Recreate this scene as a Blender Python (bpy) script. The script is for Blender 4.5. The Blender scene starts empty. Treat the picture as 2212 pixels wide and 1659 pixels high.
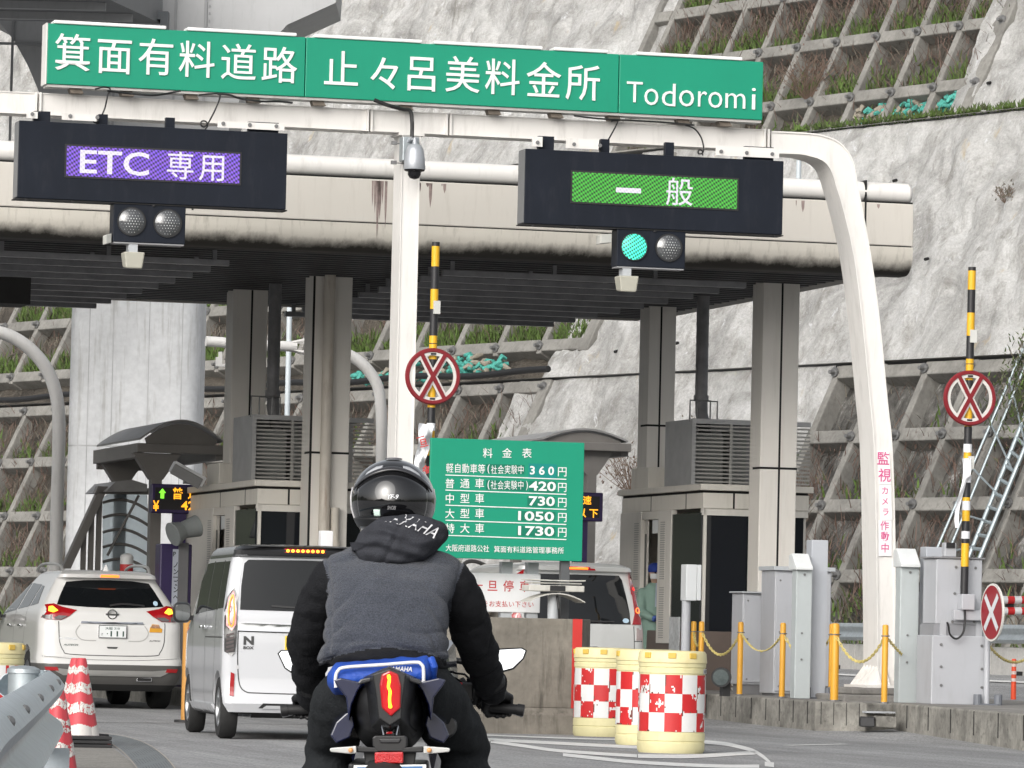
import bpy, bmesh, math, random
from math import sin, cos, pi, radians, atan, atan2, sqrt, hypot, floor
from mathutils import Vector, Matrix, noise
from mathutils.bvhtree import BVHTree

random.seed(7)
SC = bpy.context.scene
COL = SC.collection
# ---------------------------------------------------------------- camera
# long lens, eye 1 m above the road (someone sitting in a car), looking slightly up, a small roll
FPX = 10800.8                      # focal length in units of a 2212 px wide frame
CU, CV = 1106.0, 829.5
ROLL = radians(1.3)
PITCH = atan(544.4 / FPX)
EYE = 1.0
cam_d = bpy.data.cameras.new("camera"); cam_d.sensor_width = 36.0; cam_d.lens = 36.0 * FPX / 2212.0
cam_d.clip_start = 0.5; cam_d.clip_end = 3000
cam = bpy.data.objects.new("camera", cam_d); COL.objects.link(cam)
_R0, _F0, _U0 = Vector((1, 0, 0)), Vector((0, cos(PITCH), sin(PITCH))), Vector((0, -sin(PITCH), cos(PITCH)))
_R = _R0 * cos(ROLL) + _U0 * sin(ROLL)
_U = _U0 * cos(ROLL) - _R0 * sin(ROLL)
_m = Matrix((_R, _U, -_F0)).transposed().to_4x4(); _m.translation = (0, 0, EYE)
cam.matrix_world = _m
SC.camera = cam
# ---------------------------------------------------------------- sky, sun, exposure
SUN_EL, SUN_ROT = radians(27), radians(205)
world = bpy.data.worlds.new("World"); SC.world = world; world.use_nodes = True
_nt = world.node_tree; _nt.nodes.clear()
_sky = _nt.nodes.new("ShaderNodeTexSky"); _sky.sky_type = 'NISHITA'; _sky.sun_disc = False
_sky.sun_elevation = SUN_EL; _sky.sun_rotation = SUN_ROT; _sky.dust_density = 5.0; _sky.ozone_density = 1.0
_hs = _nt.nodes.new("ShaderNodeHueSaturation"); _hs.inputs["Saturation"].default_value = 0.22
_bg = _nt.nodes.new("ShaderNodeBackground"); _bg.inputs["Strength"].default_value = 0.15
_wo = _nt.nodes.new("ShaderNodeOutputWorld")
_nt.links.new(_sky.outputs[0], _hs.inputs["Color"]); _nt.links.new(_hs.outputs[0], _bg.inputs[0]); _nt.links.new(_bg.outputs[0], _wo.inputs[0])
sun_d = bpy.data.lights.new("sun", 'SUN'); sun_d.energy = 1.1; sun_d.angle = radians(60); sun_d.color = (1.0, 0.97, 0.93)
sun = bpy.data.objects.new("sun", sun_d); COL.objects.link(sun)
_sd = Vector((sin(SUN_ROT) * cos(SUN_EL), cos(SUN_ROT) * cos(SUN_EL), sin(SUN_EL)))
sun.rotation_euler = _sd.to_track_quat('Z', 'Y').to_euler()
SC.view_settings.view_transform = 'Standard'; SC.view_settings.look = 'None'
SC.view_settings.exposure = 0.28; SC.view_settings.gamma = 1.0
SC.cycles.use_denoising = True
SC.cycles.max_bounces = 6; SC.cycles.transparent_max_bounces = 8
# ---------------------------------------------------------------- measuring: where a picture point meets a real plane
ANG = radians(15.0)                # the toll lanes run 15 degrees to the left of the view
CA, SA = cos(ANG), sin(ANG)
def to_world(p): return Vector((p[0] * CA - p[1] * SA, p[0] * SA + p[1] * CA, p[2]))
def to_toll(p): return Vector((p[0] * CA + p[1] * SA, -p[0] * SA + p[1] * CA, p[2]))
def wray(u, v): return _R * ((u - CU) / FPX) + _U * ((CV - v) / FPX) + _F0
def ray(u, v): return to_toll(wray(u, v))
EYEV = Vector((0, 0, EYE))
def pl(u, v, g):                   # toll coordinates on the cross plane y' = g
    d = ray(u, v); return EYEV + d * (g / d.y)
def onz(u, v, z):                  # toll coordinates on the level z
    d = ray(u, v); return EYEV + d * ((z - EYE) / d.z)
def onx(u, v, x):                  # toll coordinates on the lane-parallel plane x' = x
    d = ray(u, v); return EYEV + d * (x / d.x)
# ---------------------------------------------------------------- objects
ORG = {}
def tag(o, label=None, cat=None, group=None, kind=None):
    if label: o["label"] = label
    if cat: o["category"] = cat
    if group: o["group"] = group
    if kind: o["kind"] = kind
    return o
def thing(name, label, cat, loc=(0, 0, 0), rz=ANG, group=None, toll=True):
    o = bpy.data.objects.new(name, None); COL.objects.link(o)
    o.empty_display_size = 0.2
    o.location = to_world(loc) if toll else Vector(loc)
    o.rotation_euler = (0, 0, rz)
    ORG[o.name] = Vector(loc) if toll else Vector((0, 0, 0))
    return tag(o, label, cat, group)
def copy_tree(o, parent=None):
    c = o.copy(); COL.objects.link(c)
    if parent is not None: c.parent = parent
    ORG[c.name] = ORG.get(o.name, Vector())
    for ch in list(o.children): copy_tree(ch, c)
    return c
def place(o, loc, rz=None, label=None):
    o.location = to_world(loc)
    if rz is not None: o.rotation_euler = (0, 0, rz)
    if label: o["label"] = label
    return o
def link_mesh(name, me, mats, parent, origin=None, label=None):
    o = bpy.data.objects.new(name, me); COL.objects.link(o)
    if not isinstance(mats, (list, tuple)): mats = [mats]
    for m in mats: me.materials.append(m)
    if parent is not None:
        o.parent = parent; ORG[o.name] = ORG[parent.name]
    else:
        ORG[o.name] = Vector()
    if label: o["label"] = label
    return o

class MB:
    """collects shapes in toll coordinates (or a thing's own) and links them as one mesh object"""
    def __init__(s): s.v, s.f, s.mi, s.m = [], [], [], 0; s.T = None; s.sm = []; s.smooth_on = False
    def add(s, vs, fs):
        b = len(s.v)
        s.v += [tuple(s.T @ Vector(p)) if s.T is not None else tuple(p) for p in vs]
        for f in fs: s.f.append([i + b for i in f]); s.mi.append(s.m)
        return s
    def hexa(s, p):  # 8 points: bottom 4 (ccw), top 4
        return s.add(p, [(0, 3, 2, 1), (4, 5, 6, 7), (0, 1, 5, 4), (1, 2, 6, 5), (2, 3, 7, 6), (3, 0, 4, 7)])
    def box(s, x0, x1, y0, y1, z0, z1):
        if x0 > x1: x0, x1 = x1, x0
        if y0 > y1: y0, y1 = y1, y0
        if z0 > z1: z0, z1 = z1, z0
        return s.hexa([(x0, y0, z0), (x1, y0, z0), (x1, y1, z0), (x0, y1, z0), (x0, y0, z1), (x1, y0, z1), (x1, y1, z1), (x0, y1, z1)])
    def quad(s, a, b, c, d): return s.add([a, b, c, d], [(0, 1, 2, 3)])
    def cyl(s, p0, p1, r0, r1=None, n=16, caps=True):
        r1 = r0 if r1 is None else r1
        p0, p1 = Vector(p0), Vector(p1); d = (p1 - p0).normalized()
        a = d.orthogonal().normalized(); b = d.cross(a)
        vs = []
        for i in range(n):
            t = 2 * pi * i / n; e = a * cos(t) + b * sin(t)
            vs.append(p0 + e * r0); vs.append(p1 + e * r1)
        fs = [(2 * i, 2 * ((i + 1) % n), 2 * ((i + 1) % n) + 1, 2 * i + 1) for i in range(n)]
        if caps: fs += [[2 * i for i in range(n)][::-1], [2 * i + 1 for i in range(n)]]
        return s.add(vs, fs)
    def loft(s, rings, close=True, caps=True):
        n = len(rings[0]); vs = [p for r in rings for p in r]; fs = []
        for k in range(len(rings) - 1):
            for i in range(n if close else n - 1):
                j = (i + 1) % n
                fs.append((k * n + i, k * n + j, (k + 1) * n + j, (k + 1) * n + i))
        if caps and close:
            fs.append([i for i in range(n)][::-1]); fs.append([(len(rings) - 1) * n + i for i in range(n)])
        return s.add(vs, fs)
    def tube(s, pts, r, n=8, caps=True, flat=1.0):
        pts = [Vector(p) for p in pts]; rings = []
        up = None
        for i, p in enumerate(pts):
            d = (pts[min(i + 1, len(pts) - 1)] - pts[max(i - 1, 0)])
            d = d.normalized() if d.length > 1e-9 else Vector((0, 0, 1))
            if up is None: up = d.orthogonal().normalized()
            a = (up - d * up.dot(d)); a = a.normalized() if a.length > 1e-6 else d.orthogonal().normalized(); up = a
            b = d.cross(a); rr = r[i] if isinstance(r, (list, tuple)) else r
            rings.append([p + a * rr * cos(2 * pi * k / n) + b * rr * flat * sin(2 * pi * k / n) for k in range(n)])
        return s.loft(rings, True, caps)
    def prism(s, poly, y0, y1):          # polygon of (x, z) extruded along y
        n = len(poly)
        vs = [(x, y0, z) for x, z in poly] + [(x, y1, z) for x, z in poly]
        return s.add(vs, [list(range(n)), list(range(n, 2 * n))[::-1]] + [(i, n + i, n + (i + 1) % n, (i + 1) % n) for i in range(n)])
    def prismx(s, poly, x0, x1):         # polygon of (y, z) extruded along x
        n = len(poly)
        vs = [(x0, y, z) for y, z in poly] + [(x1, y, z) for y, z in poly]
        return s.add(vs, [list(range(n)), list(range(n, 2 * n))[::-1]] + [(i, n + i, n + (i + 1) % n, (i + 1) % n) for i in range(n)])
    def prismz(s, poly, z0, z1):         # plan polygon of (x, y)
        n = len(poly)
        vs = [(x, y, z0) for x, y in poly] + [(x, y, z1) for x, y in poly]
        return s.add(vs, [list(range(n))[::-1], list(range(n, 2 * n))] + [(i, (i + 1) % n, n + (i + 1) % n, n + i) for i in range(n)])
    def lathe(s, prof, c=(0, 0, 0), n=24, axis='Z', caps=True):
        rings = []
        for r, h in prof:
            ring = []
            for i in range(n):
                t = 2 * pi * i / n; x, y = r * cos(t), r * sin(t)
                p = (x, y, h) if axis == 'Z' else ((x, h, y) if axis == 'Y' else (h, x, y))
                ring.append(Vector(c) + Vector(p))
            rings.append(ring)
        return s.loft(rings, True, caps)
    def ball(s, c, rx, ry=None, rz=None, n=16, m=10):
        ry = ry or rx; rz = rz or rx
        prof = [(max(1e-4, sin(pi * k / m)), -cos(pi * k / m)) for k in range(m + 1)]
        rings = [[(c[0] + r * cos(2 * pi * i / n) * rx, c[1] + r * sin(2 * pi * i / n) * ry, c[2] + h * rz) for i in range(n)] for r, h in prof]
        return s.loft(rings)
    def grid(s, fn, nu, nv):
        vs = [fn(i / nu, j / nv) for j in range(nv + 1) for i in range(nu + 1)]; w = nu + 1
        return s.add(vs, [(j * w + i, j * w + i + 1, (j + 1) * w + i + 1, (j + 1) * w + i) for j in range(nv) for i in range(nu)])
    def mesh(s, name, origin=Vector((0, 0, 0)), fix=True):
        me = bpy.data.meshes.new(name)
        me.from_pydata([tuple(Vector(p) - origin) for p in s.v], [], s.f)
        me.polygons.foreach_set("material_index", s.mi)
        if fix:
            bm = bmesh.new(); bm.from_mesh(me); bmesh.ops.recalc_face_normals(bm, faces=bm.faces); bm.to_mesh(me); bm.free()
        me.update()
        return me
    def build(s, name, mats, parent=None, smooth=None, bevel=0, label=None, fix=True, seg=2):
        me = s.mesh(name, ORG[parent.name] if parent is not None else Vector((0, 0, 0)), fix)
        o = link_mesh(name, me, mats, parent, label=label)
        if parent is None: o.rotation_euler = (0, 0, ANG)
        if bevel:
            b = o.modifiers.new("bevel", 'BEVEL'); b.width = bevel; b.segments = seg; b.limit_method = 'ANGLE'; b.angle_limit = radians(35)
            b.harden_normals = False
        if smooth:
            for p in me.polygons: p.use_smooth = True
            me.set_sharp_from_angle(angle=radians(smooth))
        return o

# ---------------------------------------------------------------- writing
_tc = {}
def glyph_mesh(body, bold=0.0, extrude=0.0, res=3, shear=0.0):
    k = (body, bold, extrude, res, shear)
    if k in _tc: return _tc[k]
    cu = bpy.data.curves.new("text", 'FONT'); cu.body = body; cu.size = 1.0; cu.offset = bold; cu.extrude = extrude
    cu.resolution_u = res; cu.fill_mode = 'FRONT' if not extrude else 'BOTH'; cu.shear = shear
    o = bpy.data.objects.new("text", cu); COL.objects.link(o)
    dg = bpy.context.evaluated_depsgraph_get(); dg.update()
    me = o.evaluated_get(dg).to_mesh()
    vs = [tuple(v.co) for v in me.vertices]; fs = [tuple(p.vertices) for p in me.polygons]
    o.evaluated_get(dg).to_mesh_clear()
    bpy.data.objects.remove(o); bpy.data.curves.remove(cu)
    _tc[k] = (vs, fs); return _tc[k]
def txt_rect(mb, body, x0, x1, z0, z1, y, bold=0.0, depth=0.0, shear=0.0, z0r=None):
    """writing stretched into a rectangle of the plane y (front faces -y); z0r: height of the baseline's right end"""
    vs, fs = glyph_mesh(body, bold, 0.02 if depth else 0.0, shear=shear)
    xs = [v[0] for v in vs]; ys = [v[1] for v in vs]
    a, b, c, d = min(xs), max(xs), min(ys), max(ys)
    mb.add([(x0 + (v[0] - a) / max(b - a, 1e-6) * (x1 - x0), y - (depth if v[2] > 0 else 0), z0 + (v[1] - c) / max(d - c, 1e-6) * (z1 - z0)) for v in vs], fs)
def txt_em(mb, ch, cx, cz, w, h, y, bold=0.0, depth=0.0):
    """one full-width character centred at (cx, cz) in an em box w x h"""
    vs, fs = glyph_mesh(ch, bold, 0.02 if depth else 0.0)
    ref, _ = glyph_mesh("国", 0.0, 0.0)
    rx = [v[0] for v in ref]; ry = [v[1] for v in ref]
    mx, my = (min(rx) + max(rx)) / 2, (min(ry) + max(ry)) / 2; s = max(max(rx) - min(rx), max(ry) - min(ry)) / 0.9
    mb.add([(cx + (v[0] - mx) / s * w, y - (depth if v[2] > 0 else 0), cz + (v[1] - my) / s * h) for v in vs], fs)

# ---------------------------------------------------------------- materials
MATS = {}
def nd(nt, t, **kw):
    n = nt.nodes.new(t)
    for k, v in kw.items():
        if hasattr(n, k): setattr(n, k, v)
    return n
def mat(name, col, rough=0.6, metal=0.0, var=0.08, vs=3.0, bump=0.0, bs=30.0, dirt=None, spec=0.5, coat=0.0, stretch=(1, 1, 1), emit=None, es=1.0, fine=0.0):
    """procedural surface: base colour with two scales of variation, optional dirt streaks (colour, amount, streak length) and bump"""
    if name in MATS: return MATS[name]
    m = bpy.data.materials.new(name); m.use_nodes = True; MATS[name] = m
    nt = m.node_tree; b = nt.nodes["Principled BSDF"]; L = nt.links.new
    b.inputs["Roughness"].default_value = rough; b.inputs["Metallic"].default_value = metal
    b.inputs["Specular IOR Level"].default_value = spec
    b.inputs["Coat Weight"].default_value = coat; b.inputs["Coat Roughness"].default_value = 0.04
    tc = nd(nt, "ShaderNodeTexCoord"); mp = nd(nt, "ShaderNodeMapping"); mp.inputs["Scale"].default_value = stretch
    L(tc.outputs["Object"], mp.inputs[0])
    n1 = nd(nt, "ShaderNodeTexNoise"); n1.inputs["Scale"].default_value = vs; n1.inputs["Detail"].default_value = 6; n1.inputs["Roughness"].default_value = 0.65
    L(mp.outputs[0], n1.inputs["Vector"])
    mr = nd(nt, "ShaderNodeMapRange"); mr.inputs[1].default_value = 0.3; mr.inputs[2].default_value = 0.7
    mr.inputs[3].default_value = 1 - var; mr.inputs[4].default_value = 1 + var
    L(n1.outputs[0], mr.inputs[0])
    mul = nd(nt, "ShaderNodeMix", data_type='RGBA', blend_type='MULTIPLY'); mul.inputs[0].default_value = 1
    mul.inputs[6].default_value = (*col, 1); L(mr.outputs[0], mul.inputs[7]); out = mul.outputs[2]
    if fine:
        n3 = nd(nt, "ShaderNodeTexNoise"); n3.inputs["Scale"].default_value = bs; n3.inputs["Detail"].default_value = 3
        L(tc.outputs["Object"], n3.inputs["Vector"])
        m3 = nd(nt, "ShaderNodeMapRange"); m3.inputs[1].default_value = 0.3; m3.inputs[2].default_value = 0.7; m3.inputs[3].default_value = 1 - fine; m3.inputs[4].default_value = 1 + fine
        L(n3.outputs[0], m3.inputs[0])
        x3 = nd(nt, "ShaderNodeMix", data_type='RGBA', blend_type='MULTIPLY'); x3.inputs[0].default_value = 1
        L(out, x3.inputs[6]); L(m3.outputs[0], x3.inputs[7]); out = x3.outputs[2]
    if dirt:
        dc, amt, st = dirt
        mp2 = nd(nt, "ShaderNodeMapping"); mp2.inputs["Scale"].default_value = (6, 6, 6 / max(st, 0.01)); L(tc.outputs["Object"], mp2.inputs[0])
        n2 = nd(nt, "ShaderNodeTexNoise"); n2.inputs["Scale"].default_value = 1.3; n2.inputs["Detail"].default_value = 7; n2.inputs["Roughness"].default_value = 0.7
        L(mp2.outputs[0], n2.inputs["Vector"])
        r2 = nd(nt, "ShaderNodeMapRange"); r2.inputs[1].default_value = 0.52; r2.inputs[2].default_value = 0.78; r2.inputs[3].default_value = 0; r2.inputs[4].default_value = amt
        L(n2.outputs[0], r2.inputs[0])
        mx = nd(nt, "ShaderNodeMix", data_type='RGBA'); L(r2.outputs[0], mx.inputs[0]); L(out, mx.inputs[6]); mx.inputs[7].default_value = (*dc, 1); out = mx.outputs[2]
    L(out, b.inputs["Base Color"])
    if bump:
        nb = nd(nt, "ShaderNodeTexNoise"); nb.inputs["Scale"].default_value = bs; nb.inputs["Detail"].default_value = 4
        L(tc.outputs["Object"], nb.inputs["Vector"])
        bp = nd(nt, "ShaderNodeBump"); bp.inputs["Strength"].default_value = bump; bp.inputs["Distance"].default_value = 0.02
        L(nb.outputs[0], bp.inputs["Height"]); L(bp.outputs[0], b.inputs["Normal"])
    if emit:
        b.inputs["Emission Color"].default_value = (*emit, 1); b.inputs["Emission Strength"].default_value = es
    return m
DIRT = (0.16, 0.14, 0.11)
M_white = mat("painted white steel", (0.74, 0.72, 0.69), 0.42, var=0.04, vs=1.5, dirt=(DIRT, 0.28, 6))
M_cream = mat("cream clad panel", (0.58, 0.55, 0.50), 0.5, var=0.03, vs=0.8, dirt=((0.2, 0.16, 0.12), 0.22, 8))
M_grey = mat("light grey painted steel", (0.42, 0.44, 0.46), 0.45, var=0.05, vs=2, dirt=(DIRT, 0.15, 6))
M_galv = mat("galvanised steel", (0.40, 0.44, 0.46), 0.42, 0.55, var=0.16, vs=9, dirt=((0.2, 0.2, 0.2), 0.35, 4))
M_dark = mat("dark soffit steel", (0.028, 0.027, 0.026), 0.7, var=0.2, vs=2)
M_black = mat("black rubber", (0.018, 0.018, 0.019), 0.6, var=0.2, vs=8)
M_seam = mat("seam shadow gap", (0.01, 0.01, 0.01), 0.9, var=0)
M_bolt = mat("dull bolt steel", (0.22, 0.22, 0.22), 0.5, 0.6, var=0.2, vs=20)
M_cable = mat("black cable", (0.012, 0.012, 0.013), 0.5, var=0)
# ================================================================ ground and roads
M_asph = mat("worn asphalt", (0.265, 0.267, 0.27), 0.9, var=0.10, vs=0.6, bump=0.7, bs=42, fine=0.5, dirt=((0.10, 0.10, 0.10), .35, 1))
nt = M_asph.node_tree; L = nt.links.new; b_ = nt.nodes["Principled BSDF"]; src = b_.inputs["Base Color"].links[0].from_socket   # polished wheel tracks and drips along the lanes
tc = nd(nt, "ShaderNodeTexCoord"); mp = nd(nt, "ShaderNodeMapping"); mp.inputs["Scale"].default_value = (1.3, .035, 1); L(tc.outputs["Object"], mp.inputs[0])
n_ = nd(nt, "ShaderNodeTexNoise"); n_.inputs["Scale"].default_value = 1.0; n_.inputs["Detail"].default_value = 4; L(mp.outputs[0], n_.inputs["Vector"])
mr = nd(nt, "ShaderNodeMapRange"); mr.inputs[1].default_value = .35; mr.inputs[2].default_value = .65; mr.inputs[3].default_value = .80; mr.inputs[4].default_value = 1.14; L(n_.outputs[0], mr.inputs[0])
mx = nd(nt, "ShaderNodeMix", data_type='RGBA', blend_type='MULTIPLY'); mx.inputs[0].default_value = 1; L(src, mx.inputs[6]); L(mr.outputs[0], mx.inputs[7])
mp = nd(nt, "ShaderNodeMapping"); mp.inputs["Scale"].default_value = (16, .45, 1); L(tc.outputs["Object"], mp.inputs[0]); n_ = nd(nt, "ShaderNodeTexNoise"); n_.inputs["Scale"].default_value = 1.6; n_.inputs["Detail"].default_value = 8; n_.inputs["Roughness"].default_value = .8; L(mp.outputs[0], n_.inputs["Vector"])
mr = nd(nt, "ShaderNodeMapRange"); mr.inputs[1].default_value = .35; mr.inputs[2].default_value = .65; mr.inputs[3].default_value = .74; mr.inputs[4].default_value = 1.26; L(n_.outputs[0], mr.inputs[0])
m2 = nd(nt, "ShaderNodeMix", data_type='RGBA', blend_type='MULTIPLY'); m2.inputs[0].default_value = 1; L(mx.outputs[2], m2.inputs[6]); L(mr.outputs[0], m2.inputs[7]); L(m2.outputs[2], b_.inputs["Base Color"])
M_asph2 = mat("older asphalt", (0.19, 0.19, 0.188), 0.9, var=0.12, vs=0.5, bump=0.5, bs=45, fine=0.22)
M_conc = mat("weathered concrete", (0.30, 0.29, 0.27), 0.9, var=0.22, vs=1.6, bump=0.4, bs=18, dirt=((0.07, 0.06, 0.05), 0.75, 7), fine=0.12)
M_concl = mat("pale concrete", (0.46, 0.45, 0.43), 0.9, var=0.14, vs=1.2, bump=0.3, bs=20, dirt=((0.14, 0.13, 0.12), 0.5, 5), fine=0.08)
M_line = mat("worn white road paint", (0.66, 0.66, 0.65), 0.75, var=0.15, vs=9, dirt=((0.2, 0.2, 0.2), 0.55, 1), fine=0.1)
def zg(x, y=0):
    x += 0.0
    pts = [(-1e3, 0), (17.4, 0), (18.8, 0.1), (31, 0.13), (33.2, 0.5), (40, 0.6), (1e4, 0.6)]
    for (a, za), (b, zb) in zip(pts, pts[1:]):
        if a <= x <= b: return za + (zb - za) * (x - a) / (b - a)
    return 0
mb = MB()
xs = [-500, -100, -30, 0, 17.4, 18.8, 26, 31, 33.2, 40, 60, 200, 600]; ys = [-120, 0, 30, 60, 90, 130, 200, 500]
mb.add([(x, y, zg(x)) for y in ys for x in xs], [(j * 13 + i, j * 13 + i + 1, (j + 1) * 13 + i + 1, (j + 1) * 13 + i) for j in range(7) for i in range(12)])
tag(mb.build("road", M_asph), "grey asphalt of the toll lanes", kind="structure")
# painted markings: the hatched nose in front of the drums, edge line, short dashes
mb = MB()
def paint(pts, w, z=0.004, closed=False):
    P = [onz(u, v, z) for u, v in pts]; n = len(P); L_, R_ = [], []
    for i in range(n):
        a, b = P[max(i - 1, 0)], P[min(i + 1, n - 1)]
        d = (b - a); d.z = 0; d.normalize(); nrm = Vector((-d.y, d.x, 0)) * (w / 2)
        L_.append(P[i] + nrm); R_.append(P[i] - nrm)
    for i in range(n - 1): mb.quad(L_[i], R_[i], R_[i + 1], L_[i + 1])
def smooth_line(pts, k=6):
    out = []
    for i in range(len(pts) - 1):
        p0, p1, p2, p3 = pts[max(i - 1, 0)], pts[i], pts[i + 1], pts[min(i + 2, len(pts) - 1)]
        for j in range(k):
            t = j / k
            out.append(tuple(0.5 * ((2 * p1[c]) + (-p0[c] + p2[c]) * t + (2 * p0[c] - 5 * p1[c] + 4 * p2[c] - p3[c]) * t * t + (-p0[c] + 3 * p1[c] - 3 * p2[c] + p3[c]) * t ** 3) for c in range(len(p1))))
    out.append(pts[-1]); return out
def pband(pts, t):     # a painted band whose near and far edges were measured in the picture, laid on the road
    P = smooth_line(pts, 5)
    for p, q in zip(P, P[1:]): mb.quad(onz(p[0], p[1] - t / 2, .004), onz(q[0], q[1] - t / 2, .004), onz(q[0], q[1] + t / 2, .004), onz(p[0], p[1] + t / 2, .004))
pband([(1030, 1587), (1130, 1591), (1240, 1595), (1330, 1597), (1420, 1597), (1480, 1597)], 3)
pband([(1046, 1597), (1200, 1605), (1374, 1614), (1470, 1616)], 6.5)
pband([(1060, 1601), (1130, 1611), (1213, 1622), (1376, 1633)], 6.5); pband([(1378, 1633), (1470, 1634), (1530, 1632), (1590, 1628), (1632, 1626)], 8)
pband([(1216, 1630), (1300, 1639), (1360, 1645), (1460, 1651), (1566, 1655), (1640, 1655)], 7)
pband([(1480, 1600), (1527, 1603), (1560, 1606), (1584, 1610), (1625, 1621), (1648, 1634), (1664, 1648)], 8)
pband([(1652, 1650), (1672, 1652)], 10)
paint([(1700, 1610), (1825, 1607)], 0.12); paint([(2150, 1611), (2240, 1613)], 0.12)
paint([(1500, 1566), (1800, 1574)], 0.09); 
paint([(215, 1599), (330, 1600)], 0.05)
tag(mb.build("road_markings", M_line), "worn white hatching painted round the drums", kind="structure")
mb = MB()
for xx, w in ((32.3, 0.15), (24.0, 0.15)): 
    mb.quad((xx, 40, zg(xx) + 0.02), (xx + w, 40, zg(xx + w) + 0.02), (xx + w, 200, zg(xx + w) + 0.02), (xx, 200, zg(xx) + 0.02))
tag(mb.build("edge_lines_marking", M_line), "white edge line of the road beyond the booths", kind="structure")
mb = MB()   # transverse joint strips across the lane
for q in ([(205, 1560), (1240, 1570)], [(1500, 1564), (1870, 1573)]):
    paint(q, 0.10, 0.006)
tag(mb.build("expansion_joint_strip_marking", mat("joint sealant", (0.06, 0.06, 0.06), 0.8)), kind="structure")

# far hills all round the horizon (they show in glass and paint)
M_hill = mat("wooded hills", (0.05, 0.06, 0.035), 0.95, var=0.5, vs=0.02)
mb = MB()
def hillfn(u, v):
    t = u * 2 * pi; r = 330 + v * 130
    h = (18 + 26 * noise.noise((cos(t) * 2.2, sin(t) * 2.2, 1.7)) + 9 * noise.noise((cos(t) * 9, sin(t) * 9, 4)) + 4 * noise.noise((cos(t) * 40, sin(t) * 40, 4))) 
    return (cos(t) * r, sin(t) * r, max(1, h) * (1.5 + .5 * max(0, -sin(t))) * v - 2 * (1 - v))
mb.grid(hillfn, 220, 3)
tag(mb.build("hills", M_hill, smooth=60), "wooded hills round the valley", kind="structure")

# ================================================================ the retaining wall on the hillside
TH, BE = radians(55), radians(63)
WS, WN, WO = Vector((cos(TH), -sin(TH), 0)), Vector((sin(TH), cos(TH), 0)), Vector((10.9, 112.0, 0))
COT = 1 / math.tan(BE)
TIER = [(-0.5, 7.8, 0.0)]
TIER.append((7.8, 14.4, TIER[0][2] + 8.3 * COT + 1.3))
TIER.append((14.4, 26.0, TIER[1][2] + 6.6 * COT + 1.3))
WOUT = (-WN * sin(BE) + Vector((0, 0, cos(BE))))
def W(s, z, d, tier):
    z0, z1, run = TIER[tier]
    base = -0.5 if tier == 0 else z0
    return to_toll(WO + WS * s + WN * (run + (z - base) * COT) + Vector((0, 0, z)) + WOUT * d)
GRID = [dict(t=0, s0=-74.0, s1=-23.2, rows=[0.9, 2.55, 4.25, 5.95, 7.6], step=2.0),
        dict(t=0, s0=-11.0, s1=15.0, rows=[0.9, 2.55, 4.25, 5.95, 7.6], step=1.72),
        dict(t=1, s0=-74.0, s1=-24.1, rows=[8.9, 10.65, 12.35, 14.1], step=2.1),
        dict(t=2, s0=-29.9, s1=-13.5, rows=[14.6, 15.55, 17.25, 18.85, 20.5, 22.2, 23.9], step=1.72)]
def in_grid(s, t, m=0.0):
    return any(g['t'] == t and g['s0'] + m < s < g['s1'] - m for g in GRID)
# material of the sprayed concrete
m = bpy.data.materials.new("sprayed concrete"); m.use_nodes = True; nt = m.node_tree; L = nt.links.new; b = nt.nodes["Principled BSDF"]
b.inputs["Roughness"].default_value = 0.9
tc = nd(nt, "ShaderNodeTexCoord")
def nz(scale, det, rough=0.6, st=None, dist=0.0):
    n = nd(nt, "ShaderNodeTexNoise"); n.inputs["Scale"].default_value = scale; n.inputs["Detail"].default_value = det; n.inputs["Roughness"].default_value = rough; n.inputs["Distortion"].default_value = dist
    if st:
        mp = nd(nt, "ShaderNodeMapping"); mp.inputs["Scale"].default_value = st; L(tc.outputs["Object"], mp.inputs[0]); L(mp.outputs[0], n.inputs["Vector"])
    else: L(tc.outputs["Object"], n.inputs["Vector"])
    return n
def ramp(src, stops):
    r = nd(nt, "ShaderNodeValToRGB"); e = r.color_ramp.elements
    e[0].position, e[0].color = stops[0][0], (*stops[0][1], 1); e[1].position, e[1].color = stops[-1][0], (*stops[-1][1], 1)
    for p, c in stops[1:-1]: x = e.new(p); x.color = (*c, 1)
    L(src, r.inputs[0]); return r.outputs[0]
def mixc(f, a, c, bt='MIX'):
    x = nd(nt, "ShaderNodeMix", data_type='RGBA', blend_type=bt)
    for k, val in ((0, f), (6, a), (7, c)):
        if isinstance(val, (int, float)): x.inputs[k].default_value = val
        elif isinstance(val, tuple): x.inputs[k].default_value = (*val, 1)
        else: L(val, x.inputs[k])
    return x.outputs[2]
c1 = ramp(nz(0.55, 7, 0.68, dist=0.8).outputs[0], [(0.3, (0.24, 0.237, 0.23)), (0.43, (0.38, 0.377, 0.365)), (0.54, (0.49, 0.487, 0.475)), (0.7, (0.60, 0.60, 0.59))])
st = ramp(nz(1.5, 6, 0.7, (1.6, 1.6, 0.22)).outputs[0], [(0.50, (0, 0, 0)), (0.72, (1, 1, 1))])
c2 = mixc(st, c1, (0.25, 0.24, 0.22)); 
wf = ramp(nz(2.4, 8, 0.75, (1, 1, 0.7), 1.5).outputs[0], [(0.60, (0, 0, 0)), (0.66, (1, 1, 1))])
c3 = mixc(wf, c2, (0.60, 0.61, 0.62)); gr = ramp(nz(14, 5, .75).outputs[0], [(0.35, (.82, .82, .82)), (0.62, (1.10, 1.10, 1.10))]); c3 = mixc(1.0, c3, gr, 'MULTIPLY')
och = ramp(nz(0.8, 3, 0.5, (2.4, 2.4, 0.2)).outputs[0], [(0.68, (0, 0, 0)), (0.75, (0.7, 0.7, 0.7))])
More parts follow.
